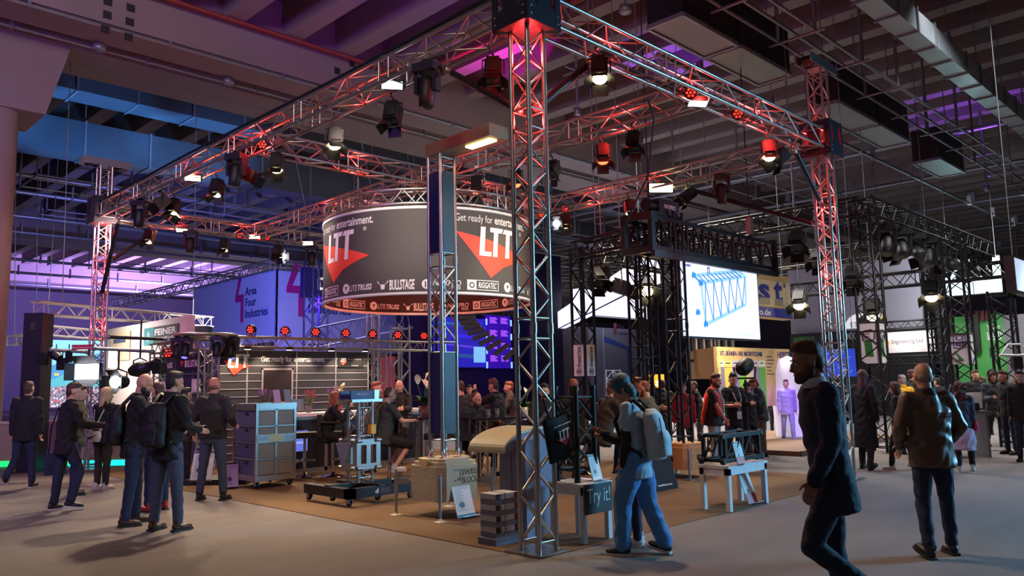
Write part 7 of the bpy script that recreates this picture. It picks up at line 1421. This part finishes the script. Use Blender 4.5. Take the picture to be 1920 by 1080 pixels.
# --- right hand crowd
pK = person('woman with dark red hair in a long black coat behind the red tower', *on_feet(1628, 880, 692), yaw_img(-50), JBLK, JBLK, (SHB, SOLD), ('long', HDR), SK, .0135, kind='coat', fem=True, lL=((-.05, .18, -1), (-.03, -.05, -1)), lR=((.05, -.12, -1), (.03, -.3, -1)), fp=(0, -20))
t = thing('handbag', 'dark bag on the arm of the woman in the long black coat', 'bag', M=pK['W'] @ Matrix.Translation((-.32, .1, .95))); soft(Blob().loft(Matrix.Identity(4), [(-.18, .07, .17), (.0, .08, .19), (.17, .05, .15)]), 'bag_body', JBLK, t, .014, .004); MB().path([(0, -.1, .15), (.04, -.06, .4), (.04, .06, .4), (0, .1, .15)], .012, 5).obj('handle', JBLK, t)
person('woman with a brown bob in a black jacket and beige shoes walking left', *on_feet(1694, 881, 713), yaw_img(52), JBLK, JBLK, (SHW, SOLE), ('bob', HB), SK, .0135, fem=True, lL=((-.04, .35, -1), (-.02, .1, -1)), lR=((.04, -.25, -1), (.02, -.35, -1)), fp=(0, -20))
person('grey haired visitor in a yellow jacket behind the woman with the bob', *at_head(1694, 702, 18.5), yaw_img(10), YEL, DEND, hair=('short', HG), vox=.015)
person('tall man in dark clothes facing right, beside the bald man in leather', *at_head(1708, 692, 19.5), yaw_img(-80), JBLK, DEND, hair=('short', HDR), vox=.016, face=True)
pO = person('woman with dark red hair and a white coat tied round her waist', *on_feet(1812, 884, 712), yaw_img(-25), CL('denim_jacket', (60, 70, 88)), JBLK, (SHW, SOLE), ('curly', HDR), SK, .0135, fem=True, lL=((-.05, -.15, -1), (-.03, -.3, -1)), lR=((.05, .3, -1), (.03, .05, -1)), fp=(-20, 0), hem=-.08)
rb = Blob().loft(pO['W'].inverted() @ pO['T'], [(-.52, .20, .14, -.06), (-.3, .215, .165, -.03), (-.08, .19, .145)]); soft(rb, 'tied_coat', CL('lilac_white', (190, 176, 206)), pO['t'], .013, .01)
t = thing('pink_bag', 'small pink bag on the hip of the woman with the white coat', 'bag', M=pO['T'] @ Matrix.Translation((.24, .02, -.05))); soft(Blob().loft(Matrix.Identity(4), [(-.09, .035, .09), (0, .045, .1), (.08, .03, .08)]), 'bag_body', CL('pink', (190, 40, 110)), t, .012, .002); MB().path([(-.02, 0, .08), (-.14, -.06, .4), (-.3, -.02, .56)], .008, 5).obj('strap', CL('pink', (190, 40, 110)), t)
pP = person('young person in a grey jacket and white trainers walking towards us', *on_feet(1872, 846, 692), yaw_img(172), CL('grey_denim', (58, 64, 70)), CL('black_jean', (40, 44, 50)), (SHW, SOLE), ('bob', HB), SK, .014, face=True, L=((-.1, .2, -1), (.3, .8, .2)), R=((.1, .1, -1), (-.2, .7, .1)), **WALK1)
MB().path([pP['W'].inverted() @ pP['H'] @ V(x, -.01, z) for x, z in ((-.085, .0), (-.1, .08), (-.06, .145), (0, .16), (.06, .145), (.1, .08), (.085, .0))], .014, 6).obj('headphones', BLK, pP['t'])
for lb, px, top, D, yw, tp, lg, hr in [('man with beard and dark jacket under the letter sleeve', 1828, 693, 21, 178, JBLK, JBLK, ('short', HB)), ('man with dark hair turned left beside the person with headphones', 1886, 694, 19, 95, JBLK, DEND, ('short', HB)), ('visitor in black cut by the photo edge', 1914, 694, 17.5, 140, JBLK, DEND, ('short', HD)),
                                       ('visitor in black before the dark fascia', 1760, 708, 23, 20, JBLK, JBLK, ('short', HD)), ('visitor with long hair in the shadow beyond the second mast', 1845, 706, 25, 100, JCHR, JBLK, ('long', HB)), ('visitor in a dark coat far behind the platform', 1450, 712, 25, 160, JCHR, JBLK, ('short', HD)),
                                       ('visitor in charcoal standing far behind the grey stand', 1165, 717, 22, 150, JCHR, DEND, ('short', HB)), ('visitor in black standing by the blue screen', 1560, 716, 24, 30, JBLK, JBLK, ('short', HD)), ('visitor in a grey coat walking at the far right', 1902, 706, 26, 10, GRY, JBLK, ('short', HG))]:
    person(lb, *at_head(px, top, D), yaw_img(yw), tp, lg, hair=hr, vox=.018, face=D < 20)
t = thing('control_desk', 'pale control desk with monitor beyond the bald man in leather', 'desk', (*DD(1775, 760, 18)[:2], 0), yaw_img(0)); MB().bx(-.7, .7, -.3, .3, .85, .9).bx(-.65, -.6, -.25, .25, 0, .85).bx(.6, .65, -.25, .25, 0, .85).obj('desk_frame', STEEL, t); MB().bx(-.5, .5, -.25, .2, .9, 1.05).obj('console', BLK, t); MB().bx(.3, .65, -.1, -.05, .95, 1.25).obj('monitor', WHITEP, t); MB().bx(-.1, .1, -.26, -.25, .95, 1.0).obj('display', mat('violet_display', (90, 70, 255), .4, emit=1.5), t)
# ---------------------------------------------------------------- settle the soft shapes
dg = bpy.context.evaluated_depsgraph_get(); done = []
for o, wr in RAW: done.append((o, wr, bpy.data.meshes.new_from_object(o.evaluated_get(dg))))
for o, wr, me in done:
    o.modifiers.clear(); o.data = me
    if wr and len(me.vertices):
        n = len(me.vertices); a = np.empty(n * 3, np.float32); me.vertices.foreach_get('co', a); nn = np.empty(n * 3, np.float32); me.vertex_normals.foreach_get('vector', nn)
        a = a.reshape(-1, 3); nn = nn.reshape(-1, 3); x, y, z = a.T; k = random.uniform(0, 9)
        q = np.sin(38 * z + 9 * np.sin(6 * x + 5 * y + k) + k) * .6 * np.abs(np.sin(8 * z + 5 * x + k)) + np.sin(17 * x + 23 * y + 7 * np.sin(8 * z + k)) * .45 + np.sin(52 * z - 18 * x + 8 * np.sin(9 * y + k)) * .2
        a = a + nn * (q * wr)[:, None]; me.vertices.foreach_set('co', a.astype(np.float32).ravel()); me.update()
    me.polygons.foreach_set('use_smooth', [True] * len(me.polygons))
